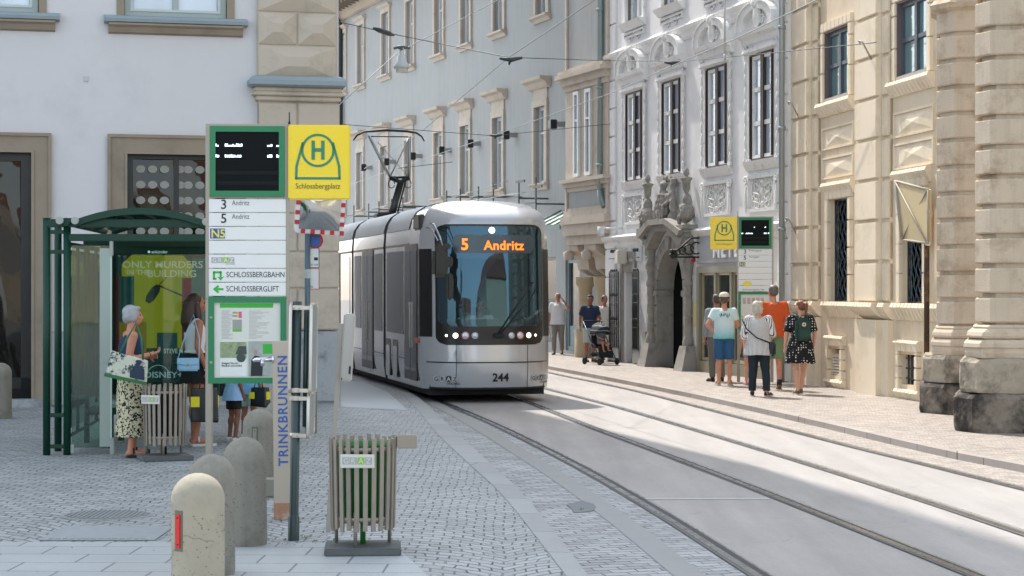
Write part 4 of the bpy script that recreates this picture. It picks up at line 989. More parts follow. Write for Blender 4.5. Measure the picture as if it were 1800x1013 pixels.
# portal piers
m_pier = M('pier_stone', 'c8b8a4', .92, var=.10, nscale=4, bmp=.9, bscale=45, dirt='a8947e', dscale=2.2, streak=True)
m_rock = M('pier_rock_base', 'a39888', .95, var=.35, nscale=5, bmp=1.0, bscale=18, dirt='4a443e', dscale=1.7, dlo=.48, dhi=.66)
m_rock2 = M('pier_rock_dark', '857b70', .95, var=.35, nscale=5, bmp=1.0, bscale=18, dirt='35312d', dscale=1.4, dlo=.40, dhi=.56)
def pier(pts_w, name_i, zpl, ztop, gz, sc_up=.86):
    """pts_w: world xy outline of the plinth, wall side last; courses are the outline drawn in"""
    loc = [((Vector((x, y_, 0))-Y.o).dot(Y.u), (Vector((x, y_, 0))-Y.o).dot(Y.v)) for x, y_ in pts_w]
    cx, cy = sum(p[0] for p in loc)/len(loc), .1
    def ring(z, s): return [(cx+(x-cx)*s, cy+(y_-cy)*s, z) for x, y_ in loc]
    zm = zpl*.52
    for nm, z0, z1, s in (('lower', 0, zm, 1.0), ('upper', zm+.01, zpl, .965)):
        mb = MB(); nn_ = 5
        rr = [ring(z0, s*.99), ring(z0+.05, s), ring(z1-.06, s*1.0), ring(z1, s*.97)]
        loft(mb, rr); o = mb.build('pier_plinth', m_rock if nm == 'upper' else m_rock2, YB)
        sd = o.modifiers.new('sub', 'SUBSURF'); sd.subdivision_type = 'SIMPLE'; sd.levels = sd.render_levels = 4
        tx = bpy.data.textures.get('rock') or bpy.data.textures.new('rock', 'CLOUDS'); tx.noise_scale = .35; tx.noise_depth = 3
        dm = o.modifiers.new('d', 'DISPLACE'); dm.texture = tx; dm.strength = .06; dm.texture_coords = 'GLOBAL'; dm.mid_level = .5
    mb = MB(); z = zpl
    for s0, s1, h in ((sc_up+.06, sc_up+.06, .14), (sc_up+.08, sc_up+.05, .10), (sc_up+.02, sc_up+.06, .05), (sc_up+.06, sc_up+.02, .09), (sc_up+.01, sc_up, .05)):
        loft(mb, [ring(z, s0), ring(z+h*.5, (s0+s1)/2+.012), ring(z+h, s1)]); z += h
    mb.build('pier_base_moulding', m_pier, YB)
    mb = MB(); loft(mb, [ring(z, sc_up-.05), ring(ztop, sc_up-.05)]); 
    z0_ = z
    while z0_ < ztop:
        h = gz; loft(mb, [ring(z0_+.03, sc_up-.05), ring(z0_+.032, sc_up-.012), ring(z0_+.05, sc_up), ring(z0_+h-.05, sc_up), ring(z0_+h-.032, sc_up-.012), ring(z0_+h-.03, sc_up-.05)]); z0_ += h
    o = mb.build('pier_shaft', m_pier, YB)
# pier outlines measured on the ground
p2 = [(6.02, 27.0), (5.80, 26.1), (5.93, 25.7), (6.9, 25.5), (7.9, 25.5), (7.95, 27.1), (7.2, 27.3)]
p1 = [(6.32, 30.8), (6.13, 29.9), (6.36, 29.4), (6.9, 29.25), (7.4, 29.25), (7.4, 30.9), (6.9, 31.0)]
gz2 = (336-28)/6/3500*26.3
pier(p2, 2, CAMZ-(629-506.5)/3500*26.0, 9, gz2); pier(p1, 1, CAMZ-(625-506.5)/3500*29.5, CAMZ+(506.5-26)/3500*30, (348-71)/6/3500*30, .77)
mb = MB(); zt = CAMZ+(506.5-26)/3500*30
loc = [((Vector((x, y_, 0))-Y.o).dot(Y.u), (Vector((x, y_, 0))-Y.o).dot(Y.v)) for x, y_ in p1]; cx = sum(p[0] for p in loc)/len(loc)
loft(mb, [[(cx+(x-cx)*s, .1+(y_-.1)*s, z) for x, y_ in loc] for s, z in ((.77, zt), (.85, zt+.05), (.87, zt+.12), (.8, zt+.2), (.77, zt+3))]); mb.build('pier_capital', m_pier, YB)
# ================================================================== TRAM
TR = empty('tram', (-.318, 33.7, ROADZ), math.atan2(.215, .977), 'silver low-floor tram with a black windscreen and raised pantograph, coming round the bend', 'tram')
TSP = Plane(-.318-1.13*.977, 33.7-1.13*.215, .215, -.977)
def ty(px): return -TSP.U(px)
m_tw = M('tram_silver_white', 'b2b4b8', .22, .35, var=.03, coat=.6)
m_ts = M('tram_silver', 'a3a6aa', .16, .75, var=.05, coat=.4)
m_tr = M('tram_roof_grey', 'a9acb0', .45, .3, var=.05)
m_tg = M('tram_grey_band', '7a7d80', .35, .4, var=.05)
m_blk = M('tram_black', '0a0c0d', .35, var=.1)
m_rub = M('rubber_dark', '16191b', .75, var=.2)
m_tglass = glass('tram_windscreen', '58666e', .04, .015, 3.2)
m_sglass = pane('tram_side_glass', '15191c', .03, .06, 2.0, .5)
HW = 1.13; HT = 3.5
def Bz(z):
    if z < .69: return .06*((.69-z)/.46)**2
    if z < 1.07: return .02*(z-.69)/.38
    b = .02+.11*((z-1.07)/1.93)**1.5 if z > 1.07 else .02
    if z > 3.0: b += .95*((z-3.0)/.475)**2.6
    return b
def F(x, z): return .70*abs(x/HW)**3.5+Bz(z)
sec = [(1.09, .23), (1.12, .45), (1.13, .69), (1.13, 1.1), (1.13, 1.6), (1.13, 2.1), (1.13, 2.5), (1.13, 2.78), (1.115, 2.98), (1.07, 3.15), (.98, 3.29), (.83, 3.39), (.6, 3.445), (.3, 3.47), (0, 3.475)]
ring = [(-x, z) for x, z in sec]+[(x, z) for x, z in sec[::-1][1:]]
def front_shell():
    mb = MB(); nr = 22; n = len(ring); vs = []; c = (0, 1.8)
    pts = [(x, z) for x, z in ring]+[(1.09-2.18*k/12, .23) for k in range(1, 12)]+[ring[0]]
    n = len(pts)
    for k in range(nr+1):
        t = (k/nr)**.8
        for x, z in pts:
            xx, zz = c[0]+(x-c[0])*t, c[1]+(z-c[1])*t; vs.append((xx, F(xx, zz), zz))
    fs = [[k*n+i, (k+1)*n+i, (k+1)*n+i+1, k*n+i+1] for k in range(nr) for i in range(n-1)]
    def inh(f): x = sum(vs[i][0] for i in f)/4; z = sum(vs[i][2] for i in f)/4; return -.80 < x < .84 and 1.36 < z < 2.50
    fs = [f[::-1] for f in fs if not inh(f)]
    mb.add(vs, fs, True)
    # close to the first full cross-section
    y1 = 1.9; b = len(mb.v)
    mb.add([(x, F(x, z), z) for x, z in pts]+[(x, y1, z) for x, z in pts], [[i, i+1, n+i+1, n+i] for i in range(n-1)], True)
    return mb.build('front_shell', m_tw, TR)
front_shell()
def fpatch(name, x0, x1, z0, z1, r, off, mat, parent=TR, nx=28, nz=24):
    mb = MB(); c = (x0+x1)/2; w = (x1-x0)/2
    def fn(u, v):
        z = z0+(z1-z0)*v; d = max(0, z0+r-z, z-(z1-r)); ww = w-r+math.sqrt(max(0, r*r-d*d)); x = c+ww*(2*u-1); return (x, F(x, z)-off, z)
    mb.grid(fn, nx, nz); return mb.build(name, mat, parent)
J = [ty(676), ty(620)]; J.append(J[1]+5.4); J.append(J[2]+5.2); END = J[3]+4.6
print('tram joints', J, 'door', ty(743), ty(712), ty(655), ty(639))
segs = [(1.9, J[0]-.14), (J[0]+.14, J[1]-.14), (J[1]+.14, J[2]-.14), (J[2]+.14, J[3]-.14), (J[3]+.14, END)]
for k, (a, b) in enumerate(segs):
    mb = MB(); n = len(ring)
    mb.add([(x, a, z) for x, z in ring]+[(x, b, z) for x, z in ring], [[i, i+1, n+i+1, n+i] for i in range(n-1)], True)
    mb.add([(x, a, z) for x, z in ring], [list(range(n))[::-1]]); mb.add([(x, b, z) for x, z in ring], [list(range(n))])
    body = mb.build('body_section', m_ts, TR)
    # roof cover, slightly raised, lighter
    mb = MB(); top = [(x*1.0, z) for x, z in ring if z > 2.9]
    nn = len(top); o = .012
    mb.add([(x*1.008, a+.05, z+o) for x, z in top]+[(x*1.008, b-.05, z+o) for x, z in top], [[i, i+1, nn+i+1, nn+i] for i in range(nn-1)], True)
    mb.build('roof_cover', m_tg if k == 99 else m_tr, TR)
    # vents on the visible shoulder
    mb = MB(); y = a+.35
    while y < b-.5:
        if int(y*3) % 3:
            for dz in (0, .075): mb.box(-1.09, -1.055, y, y+.09, 3.0+dz, 3.035+dz)
        y += .16
    tag(mb.build('roof_vents', m_blk, TR), kind='stuff')
    # lower skirt line and seams
    mb = MB()
    for s in (-1, 1): mb = MB(); mb.box(s*1.132-.006, s*1.132+.006, a, b, .685, .70); mb.build('seam', m_blk, TR)
    mb = MB(); mb.box(-1.136, -1.128, a, b, 2.70, 2.74); mb.build('seam', m_blk, TR)
for k, j in enumerate(J):
    mb = MB(); n = len(ring); r2 = []
    for i, t in enumerate((-.16, -.12, -.06, 0, .06, .12, .16)):
        s_ = .975 if i % 2 else .94; r2.append([(x*s_, j+t, 1.8+(z-1.8)*s_) for x, z in ring])
    mb.add([p for r_ in r2 for p in r_], [[q*n+i, q*n+i+1, (q+1)*n+i+1, (q+1)*n+i] for q in range(6) for i in range(n-1)], True); mb.build('bellows', m_rub, TR)
def spanel(name, y0, y1, z0, z1, mat, off=.008, s=-1, parent=TR, r=.06):
    mb = MB(); x = s*(HW+off)
    q = []
    for cy, cz, a0 in ((y1-r, z1-r, 0), (y0+r, z1-r, 90), (y0+r, z0+r, 180), (y1-r, z0+r, 270)):
        for t in range(4): q.append((x, cy+r*math.cos(R(a0+30*t)), cz+r*math.sin(R(a0+30*t))))
    mb.add(q, [list(range(len(q)))]); q2 = [(s*(HW-.01), b_, c_) for _, b_, c_ in q]; n = len(q); mb.add(q+q2, [[i, (i+1) % n, n+(i+1) % n, n+i] for i in range(n)])
    return mb.build(name, mat, parent)
# side: front door, windows, double door
d0, d1 = max(1.0, ty(743)+.3), ty(712)
def door(y0, y1, s=-1):
    p = spanel('door', y0, y1, .34, 2.72, m_blk, .012, s, r=.03)
    m = (y0+y1)/2
    for a, b in ((y0+.06, m-.03), (m+.03, y1-.06)):
        spanel('door_glass', a, b, .5, 2.6, m_sglass, .016, s, p, r=.04)
    mb = MB(); mb.box(s*(HW+.05), s*(HW+.02), m-.06, m-.035, .9, 1.7); mb.box(s*(HW+.05), s*(HW+.02), m+.035, m+.06, .9, 1.7); mb.build('handrail', m_ts, p)
for s in (-1, 1):
    door(d0, d1, s)
    spanel('side_window', d1+.18, J[0]-.3, 1.12, 2.62, m_sglass, .008, s)
    e0, e1 = ty(655), ty(639); door(e0-.1, e1+.15, s)
    spanel('side_window', J[0]+.3, e0-.3, 1.12, 2.62, m_sglass, .008, s); spanel('side_window', e1+.35, J[1]-.3, 1.12, 2.62, m_sglass, .008, s)
    for a, b in segs[2:]:
        spanel('side_window', a+.3, (a+b)/2-.8, 1.12, 2.62, m_sglass, .008, s); door((a+b)/2-.65, (a+b)/2+.65, s); spanel('side_window', (a+b)/2+.8, b-.3, 1.12, 2.62, m_sglass, .008, s)
for y in (J[0]-1.6, J[0]-.75):
    h_ = spanel('skirt_hatch', y, y+.58, .33, 1.0, m_blk, .006, r=.08); spanel('hatch_cover', y+.06, y+.52, .30, .88, m_ts, .010, parent=h_, r=.06)
# underframe and wheels
mb = MB(); mb.box(-1.0, 1.0, .5, END-.3, .12, .4); mb.build('underframe', m_rub, TR)
for y in (2.6, 4.0, J[1]+1.9, J[1]+3.3):
    for s in (-1, 1):
        mb = MB(); mb.lathe([(0, -.06), (.29, -.06), (.30, .0), (.33, .05), (.30, .06), (0, .06)], (0, 0, 0), 24); w = mb.build('wheel', M('wheel_steel', '4a4a4a', .5, .7), TR, (s*.72, y, .315)); w.rotation_euler = (0, R(90), 0)
# front: windscreen and its black mask, lamp band, bumper seams
mk = fpatch('screen_mask', -.925, .955, .985, 3.035, .16, .004, m_blk, nx=60, nz=70)
bmm = bmesh.new(); bmm.from_mesh(mk.data); bmesh.ops.delete(bmm, geom=[f for f in bmm.faces if -.74 < f.calc_center_median().x < .78 and 1.42 < f.calc_center_median().z < 2.46], context='FACES'); bmm.to_mesh(mk.data); bmm.free()
mb = MB(); mb.box(-1.05, 1.05, 1.78, 1.82, .4, 2.9); mb.box(-1.0, 1.0, .75, 1.8, .40, .44); mb.build('cab_wall', M('cab_dark', '3a4146', .7), TR)
mb = MB(); mb.bbox(-.85, .85, .62, .95, .45, 1.36, .06); mb.build('dashboard', M('cab_dark', '3a4146', .7), TR)
mb = MB(); mb.bbox(-.24, .26, 1.42, 1.54, .75, 1.62, .05); mb.bbox(-.24, .26, 1.0, 1.5, .62, .78, .05); mb.build('driver_seat', M('seat_dark', '1d2226', .8), TR)
mb = MB()
ws = None
# cut the dark cabin: mask is a frame, glass in front shows a dark cab behind
def fgrid(x0, x1, z0, z1, off, mat, name, parent=TR): return fpatch(name, x0, x1, z0, z1, .1, off, mat, parent)
# windscreen lies a little proud of the mask; dark tint plus sky reflection, its blue deepened by the painted gloss colour

_mm = glass('windscreen_glass', 'd2dade', .02, .012, 3.0, '8fc4e6')
fpatch('windscreen', -.90, .93, 1.30, 3.0, .14, .010, _mm)
m_led = M('led_orange', 'ff8a1e', .5, emit='ff6a14', estr=.8)
def on_front(name, body, x, z, size, mat, sx=1.0, bold=0, off=.02, ext=.002, space=1.0):
    """lettering wrapped on the nose: each glyph's vertices pushed on to the surface"""
    o = text(name, body, size, mat, TR, (0, 0, 0), (0, 0, 0), 'LEFT', bold, 1, ext, space)
    for v in o.data.vertices:
        xx = x+v.co.x*sx; zz = z+v.co.y; d = v.co.z; v.co = (xx, F(xx, zz)-off-d, zz)
    return o
def fbox(name, x0, x1, z0, z1, mat, off=.014, parent=TR): return fpatch(name, x0, x1, z0, z1, min(.02, (z1-z0)*.2), off, mat, parent, 10, 4)
dp = fpatch('destination_display', -.66, .74, 2.545, 2.855, .03, .0135, M('display_strip', '3d4c55', .25, var=.05), TR, 16, 4)
# dot-matrix style lettering, wide spaced
on_front('route_number', '5', -.53, 2.60, .27, m_led, .95, .006, .018)
on_front('destination', 'Andritz', -.14, 2.60, .22, m_led, 1.0, .004, .018, space=1.05)
fbox('lamp_band_line', -.84, .88, 1.275, 1.295, m_blk, .013)
m_lens = M('lens_clear', 'c9ced2', .12, .3, coat=.8)
m_hl = M('headlamp_lit', 'fff6e0', .3, emit='fff0d0', estr=1.1)
m_red = M('ring_red', 'a82a34', .35)
for s, dx in ((-1, -.01), (1, .02)):
    for k, (xx, r, mm, nm) in enumerate(((.62, .045, m_hl, 'headlamp'), (.46, .06, m_lens, 'indicator_lamp'), (.30, .05, m_lens, 'fog_lamp'), (.76, .022, m_hl, 'marker_lamp'))):
        x = s*xx+dx; z = 1.145; mb = MB(); mb.lathe([(0, -.02), (r*.5, -.015), (r*.85, -.006), (r, 0)], (0, 0, 0), 18)
        o = mb.build(nm, mm, TR, (x, F(x, z)-.012, z)); o.rotation_euler = (R(90), 0, s*R(22) if xx > .5 else s*R(8)); o.rotation_euler = (R(-90), 0, s*R(14)); 
        mb = MB(); mb.lathe([(r, -.004), (r*1.18, -.014), (r*1.22, 0)], (0, 0, 0), 18); mb.build('lamp_ring', m_red if k == 1 else m_ts, o)
mb = MB(); mb.lathe([(0, -.02), (.04, -.012), (.055, 0)], (0, 0, 0), 16); o = mb.build('top_lamp', m_hl, TR, (0.0, F(0, 2.93)-.012, 2.93)); o.rotation_euler = (R(-90), 0, 0)
def fline(name, pts, w, mat=m_blk, off=.006):
    mb = MB(); mb.tube([(x, F(x, z)-off, z) for x, z in pts], w, 5); return mb.build(name, mat, TR)
fline('bumper_seam', [(-1.05+2.1*k/20, .69) for k in range(21)], .010)
fline('panel_seam', [(-.62, .24+.05*k) for k in range(16)], .004); fline('panel_seam', [(.62, .24+.05*k) for k in range(16)], .004)
fline('bumper_edge', [(-1.0+2.0*k/20, .245) for k in range(21)], .02, m_rub, .0)
on_front('fleet_number', '244', -.13+.12, .37, .19, m_blk, 1.0, .005, .006)
def graz(x, z, h, parent, put, txt_m, boxes):
    pass
gl = [('G', 'b4b6b8'), ('R', 'b4b6b8'), ('A', '1a1d20'), ('Z', 'b4b6b8')]
for x0 in (-.96, .70):
    for k, (ch, c) in enumerate(gl):
        fbox('logo_tile', x0+k*.092, x0+k*.092+.08, .36, .46, M('tile_'+c, c, .4), .007)
        on_front('logo_letter', ch, x0+k*.092+.012, .375, .10, m_blk if ch != 'A' else M('letter_silver', 'cfd2d4', .4), .85, .001, .010)
    on_front('logo_caption', 'HOLDING', x0+.2, .315, .045, m_blk, 1.0, 0, .008)
# mirror arm and mirror on the left corner
mb = MB(); mb.tube([(-1.0, .45, 3.05), (-1.0, .1, 3.02), (-.93, -.1, 2.80), (-.9, -.12, 2.66)], .018, 8); mb.tube([(-1.06, .5, 2.98), (-1.03, .15, 2.95), (-.96, -.08, 2.74)], .012, 6)
o = mb.build('mirror_arm', m_ts, TR)
mb = MB(); mb.bbox(-1.06, -.80, -.16, .02, 1.98+.15, 2.62, .05); mb.build('mirror_housing', m_blk, o)
mb = MB(); mb.bbox(-.82, -.7, -.06, .04, 2.30, 2.48, .02); mb.bbox(-.8, -.69, -.03, .05, 1.75, 2.2, .03); mb.bbox(-1.0, -.75, -.12, -.02, 2.6, 2.7, .02); mb.build('mirror_bracket', m_blk, o)
mb = MB(); mb.bbox(-1.15, -1.02, .75, 1.35, 2.95, 3.22, .03); mb.build('roof_notch', m_blk, TR)
mb = MB(); mb.bbox(-1.20, -1.12, .80, .95, 1.0, 1.09, .02); mb.build('side_indicator', M('orange_lens', 'a8502a', .3), TR)
# wiper
mb = MB(); P = lambda x, z, o=.03: (x, F(x, z)-o, z)
mb.tube([P(.08, 1.17), P(.35, 1.55), P(.72, 2.05)], .014, 6); mb.tube([P(.12, 1.17), P(.42, 1.5), P(.80, 1.92)], .012, 6); mb.bbox(.0, .2, F(.1, 1.15)-.05, F(.1, 1.15), 1.1, 1.19, .02); mb.build('wiper', m_rub, TR)
# cab side glass running from the nose to the door
for s in (-1, 1):
    mb = MB()
    def fn(u, v, s=s):
        z = 1.12+1.5*v; x = s*(.965+.167*min(1, u*1.6)); 
        if u*1.6 <= 1: return (x+s*.008, F(x, z), z)
        return (s*1.138, F(HW, z)+(d0-.06-F(HW, z))*(u*1.6-1)/.6, z)
    mb.grid(fn, 16, 8); mb.build('cab_side_window', m_blk, TR)
# pantograph
pu = None
mb = MB(); py_ = 9.6
def PW(px, py, dy=0.0):
    """pantograph plane: pixel on the photo's plane across the tram -> local x,z"""
    o_ = Vector((-.318, 33.7, 0))+Vector((-.215, .977, 0))*(py_+dy); pl = Plane(o_.x, o_.y, .977, .215); u, z = pl.at(px, py); return (u, py_+dy, z-ROADZ)
m_pb = M('pantograph_dark', '232a2c', .5, .4); m_ps = M('pantograph_steel', 'a4a9ac', .3, .8)
print('panto', PW(635, 240), PW(748, 240), PW(692, 375))
foot = (0, py_+1.6, 3.5); knee = PW(704, 322)
mb = MB(); mb.tube([foot, (knee[0], knee[1], knee[2])], [.09, .075], 8); mb.tube([(.12, py_+1.55, 3.5), (knee[0]+.1, knee[1], knee[2])], .02, 6); mb.bbox(-.35, .35, py_+1.3, py_+1.9, 3.5, 3.62, .03); pb = mb.build('pantograph', m_pb, TR)
a, b = PW(685, 312), PW(719, 312)
mb = MB(); mb.tube([a, (knee[0], knee[1], knee[2]+.02), b], .05, 8); mb.tube([a, b], .03, 6)
for q in (PW(688, 322), PW(717, 322)): mb.tube([(q[0]+.07*math.cos(t*.6), q[1]-.02, q[2]-.02+.09*math.sin(t*.6)) for t in range(11)], .012, 5)
mb.build('knuckle', m_pb, pb)
tl, tr_ = PW(648, 238), PW(720, 240)
mb = MB(); mb.tube([a, tl], .03, 8); mb.tube([b, tr_], .035, 8); mb.tube([a, tr_], .018, 6); mb.tube([b, PW(664, 250)], .008, 5); mb.build('upper_arm', m_ps, pb)
mb = MB()
for dy in (-.18, .18):
    pts = [PW(621, 247, dy), PW(628, 238, dy), PW(640, 232, dy), PW(680, 229, dy), PW(715, 231, dy), PW(732, 234, dy), PW(741, 240, dy), PW(746, 249, dy)]
    mb.tube(pts, [.014, .02, .022, .03, .028, .022, .018, .014], 8)
mb.tube([PW(650, 240), PW(720, 241)], .014, 6); mb.tube([PW(640, 232, -.18), PW(640, 232, .18)], .018, 6); mb.tube([PW(730, 234, -.18), PW(730, 234, .18)], .018, 6); mb.build('collector_head', m_pb, pb)
# ================================================================== STOP SIGNS
m_grn = M('sign_green', '1f7a4f', .4, var=.05); m_alu = M('post_aluminium', 'a09a90', .4, .4, var=.08); m_wht = M('sign_white', 'e4e4e2', .35, var=.02)
m_yel = M('sign_yellow', 'f0d21e', .28, var=.03, coat=.5); m_scr = M('screen_black', '0c0f10', .6, var=.1, spec=.15); m_px = M('screen_lit', 'dff6ff', .5, emit='cfeeff', estr=1.2)
m_txt = M('ink_black', '1a1c1e', .5); m_tg = M('ink_grey', '63686b', .5); m_lg = M('arrow_green', '2fae3a', .4); m_blue = M('plate_blue', '2b5aa0', .4); m_yl2 = M('plate_yellow', 'e9d64a', .4)
m_gy = M('ink_pale_grey', 'a4a8ab', .5)
def sx(px): return (px-435)/203.5
def sz(py): return (886-py)/203.5
def stop_sign(loc, rz, near, label):
    t = empty('stop_sign', loc, rz, label, 'stop sign', 'tram stop signs')
    # posts
    for a, b in ((-.36, -.30), (.30, .36)):
        mb = MB(); mb.bbox(a, b, -.02, .05, 0, sz(524), .008); mb.box(a-.0, b+.0, .0, .03, sz(524), sz(217)); mb.build('post', m_alu, t)
    mb = MB(); mb.bbox(-.345, .345, -.012, .07, sz(347)-.0, sz(217), .008); h = mb.build('display_housing', m_alu, t)
    mb = MB(); frame(mb, -.322, .322, sz(345), sz(221), .05, -.03, -.010)
    mb.build('display_frame', m_grn, t)
    mb = MB(); mb.box(-.272, .272, -.018, -.0125, sz(341)+.02, sz(231)); s = mb.build('screen', m_scr, t)
    rnd = random.Random(3 if near else 4); mb = MB()
    rows = (255, 274) if near else (285,)
    def dots(x0, x1, z):
        x = x0
        while x < x1:
            w = rnd.choice((.006, .009, .013)); hgt = rnd.choice((.012, .02, .024)); mb.box(x, x+w, -.0205, -.0185, z, z+hgt); x += w+.005
    for r in rows:
        z = sz(r)-.01; dots(sx(380), sx(385), z); dots(sx(396), sx(425), z); dots(sx(470), sx(479), z); dots(sx(486), sx(490), z)
    if not near: dots(sx(430), sx(434), sz(262)); dots(sx(472), sx(477), sz(262))
    mb.build('screen_text', m_px, s)
    mb = MB()
    for q in (0, 1, 2): mb.box(-.262, .262, -.0195, -.0182, sz(303+q*18)-.015, sz(303+q*18)+.015)
    mb.build('screen_rows', M('screen_row', '171c1d', .6, spec=.15), s)
    # white line panels
    rows = [348.7, 373, 397.4, 421.6, 446, 471, 495.4, 520]
    for a, b in zip(rows, rows[1:]):
        mb = MB(); mb.bbox(-.33, .33, -.012, .03, sz(b)+.003, sz(a)-.003, .003); mb.build('line_panel', m_wht, t)
    y = -.0135
    if near:
        text('line_number', '3', .115, m_txt, t, (sx(388), y, sz(366.5)), bold=.001, ext=.0005); text('destination', 'Andritz', .062, m_tg, t, (sx(408), y, sz(360)), ext=.0005, sx=.8)
        text('line_number', '5', .115, m_txt, t, (sx(388), y, sz(391)), bold=.001, ext=.0005); text('destination', 'Andritz', .062, m_tg, t, (sx(408), y, sz(384)), ext=.0005, sx=.8)
        mb = MB(); mb.box(sx(370), sx(396), y-.002, y+.001, sz(418.5), sz(401)); mb.build('night_line_plate', m_blue, t); text('line_number', 'N5', .098, m_yl2, t, (sx(371.5), y-.0035, sz(416.5)), bold=.002, ext=.0005)
        for k, ch in enumerate('GRAZ'):
            x = sx(372.5)+k*.0495; mb = MB(); mb.box(x, x+.046, y-.001, y+.001, sz(461.5), sz(451.5)); mb.build('logo_tile', M('tile_lime', '8fbf3a', .4) if ch == 'A' else M('tile_grey', 'a8aaac', .4), t)
            text('logo_letter', ch, .05, m_wht, t, (x+.006, y-.002, sz(460.2)), ext=.0005, bold=.0006)
        text('logo_caption', 'HOLDING', .018, m_gy, t, (sx(397), y, sz(464.5)), ext=.0003)
        text('direction', 'SCHLOSSBERGBAHN', .068, m_txt, t, (sx(398), y, sz(486.5)), ext=.0005, sx=.80); text('direction', 'SCHLOSSBERGLIFT', .068, m_txt, t, (sx(398), y, sz(511.5)), ext=.0005, sx=.80)
        # arrows: hooked one and a plain left one
        mb = MB(); c0, c1 = sx(375), sx(393); zt, zb_ = sz(476), sz(491)
        for q in (((c0, zb_), (c0+.018, zb_), (c0+.018, zt), (c0, zt)), ((c0, zt-.018), (c0+.075, zt-.018), (c0+.075, zt), (c0, zt)), ((c0+.057, zb_+.02), (c0+.075, zb_+.02), (c0+.075, zt), (c0+.057, zt)), ((c0+.035, zb_+.03), (c0+.066, zb_-.008), (c0+.097, zb_+.03), (c0+.066, zb_+.018)), ((c0, zb_), (c0+.03, zb_), (c0+.03, zb_+.016), (c0, zb_+.016))): mb.prism(list(q), 'y', y-.001, y+.001)
        mb.build('arrow', m_lg, t)
        mb = MB(); zc = sz(507.5); x0 = sx(375); mb.prism([(x0, zc), (x0+.04, zc+.035), (x0+.055, zc+.025), (x0+.04, zc+.009), (x0+.09, zc+.009), (x0+.09, zc-.009), (x0+.04, zc-.009), (x0+.055, zc-.025), (x0+.04, zc-.035)], 'y', y-.001, y+.001); mb.build('arrow', m_lg, t)
    else:
        text('line_number', '3', .115, m_txt, t, (sx(388), y, sz(366.5)), bold=.001, ext=.0005); text('destination', 'Krenngasse', .055, m_tg, t, (sx(410), y, sz(358)), ext=.0005)
        text('line_number', '5', .115, m_txt, t, (sx(388), y, sz(391)), bold=.001, ext=.0005); text('destination', 'Puntigam', .055, m_tg, t, (sx(410), y, sz(383)), ext=.0005)
        mb = MB(); mb.box(sx(371), sx(396), y-.002, y+.001, sz(418.5), sz(401)); mb.build('night_line_plate', m_blue, t); text('line_number', 'N5', .095, m_yl2, t, (sx(372.5), y-.0035, sz(416.5)), bold=.002, ext=.0005)
        mb = MB(); mb.lathe([(0, 0), (1, 0)], (0, 0, 0), 20); mb.v = [(sx(403)+x*.09, y-.001, sz(488)+v_*.05) for x, v_, _ in mb.v]; mb.build('oval_badge', m_yl2, t)
        text('direction', 'Schlossbergbahn, Lift', .05, m_tg, t, (sx(384), y, sz(515)), ext=.0005)
    # green lower case with the timetable
    z0, z1 = sz(673), sz(521); mb = MB(); frame(mb, -.335, .335, z0, z1, .05, -.025, .05); mb.box(-.3, .3, .0, .045, z0+.04, z1-.04); g_ = mb.build('timetable_case', m_grn, t)
    for zz in (z0+.18, z1-.18): 
        mb = MB(); mb.lathe([(0, -.004), (.011, -.003), (.013, 0)], (0, 0, 0), 10); o = mb.build('screw', m_alu, t, (-.31, -.025, zz)); o.rotation_euler = (R(-90), 0, 0)
    mb = MB(); mb.box(-.285, .285, -.006, 0.0, z0+.05, z1-.05); pp = mb.build('timetable', M('paper_white', 'd9d8d0', .6, var=.02), t)
    if near:
        mb = MB(); mb.box(sx(387), sx(480), -.009, -.006, sz(540), sz(532.5)); mb.build('timetable_header', m_lg, pp)
        mb = MB(); rnd = random.Random(9)
        for k in range(22): zz = sz(546+k*2.3); mb.box(sx(390), sx(390)+rnd.uniform(.06, .1), -.0078, -.006, zz, zz+.004); mb.box(sx(438), sx(438)+rnd.uniform(.05, .19), -.0078, -.006, zz, zz+.003)
        mb.build('timetable_lines', M('print_grey', 'a6a7a3', .6), pp)
        for (a, b, c, d, cc) in ((409, 417, 547, 550.5, '9b9b93'), (415, 421, 547, 550.5, 'd8b83a'), (420, 425, 547, 558, 'd2608f'), (409, 417, 553, 556, '9b9b93'), (415, 421, 553, 556, 'd8b83a'), (409, 425, 561, 578, '9a9c96'), (409, 425, 578, 582, '5fb03c')):
            mb = MB(); mb.box(sx(a), sx(b), -.0082, -.006, sz(d), sz(c)); mb.build('timetable_cell', M('cell_'+cc, cc, .6), pp)
        # two printed notices, the upper half of each a photograph
        mb = MB(); mb.box(sx(387), sx(434), -.011, -.006, sz(661), sz(599)); q = mb.build('notice', M('paper_bright', 'e0e2e0', .5), pp)
        mb = MB(); mb.box(sx(387.5), sx(433.5), -.0125, -.011, sz(628), sz(600)); mb.build('notice_photo', M('photo_foliage', '8d9a76', .5, var=.7, nscale=28), q)
        mb = MB(); c = (sx(424), sz(628)); mb.prism([(c[0]+.04*math.cos(t_*.52), c[1]+.04*math.sin(t_*.52)) for t_ in range(12)], 'y', -.0145, -.0125); mb.prism([(c[0]-.05, c[1]+.03), (c[0]+.05, c[1]+.03), (c[0]+.045, c[1]+.10), (c[0]-.02, c[1]+.10)], 'y', -.0135, -.0125); mb.build('notice_car', M('print_dark_green', '3c4a48', .5, var=.4, nscale=30), q)
        text('notice_heading', 'Steigen Sie um,', .024, m_txt, q, (sx(390), -.0125, sz(639)), ext=.0003, bold=.0004); text('notice_heading', 'flexibel und mobil', .024, m_txt, q, (sx(390), -.0125, sz(643.5)), ext=.0003, bold=.0004)
        mb = MB(); mb.box(sx(437), sx(481), -.011, -.006, sz(661), sz(599)); q = mb.build('notice', M('photo_street', 'a2a8a4', .5, var=.4, nscale=14), pp)
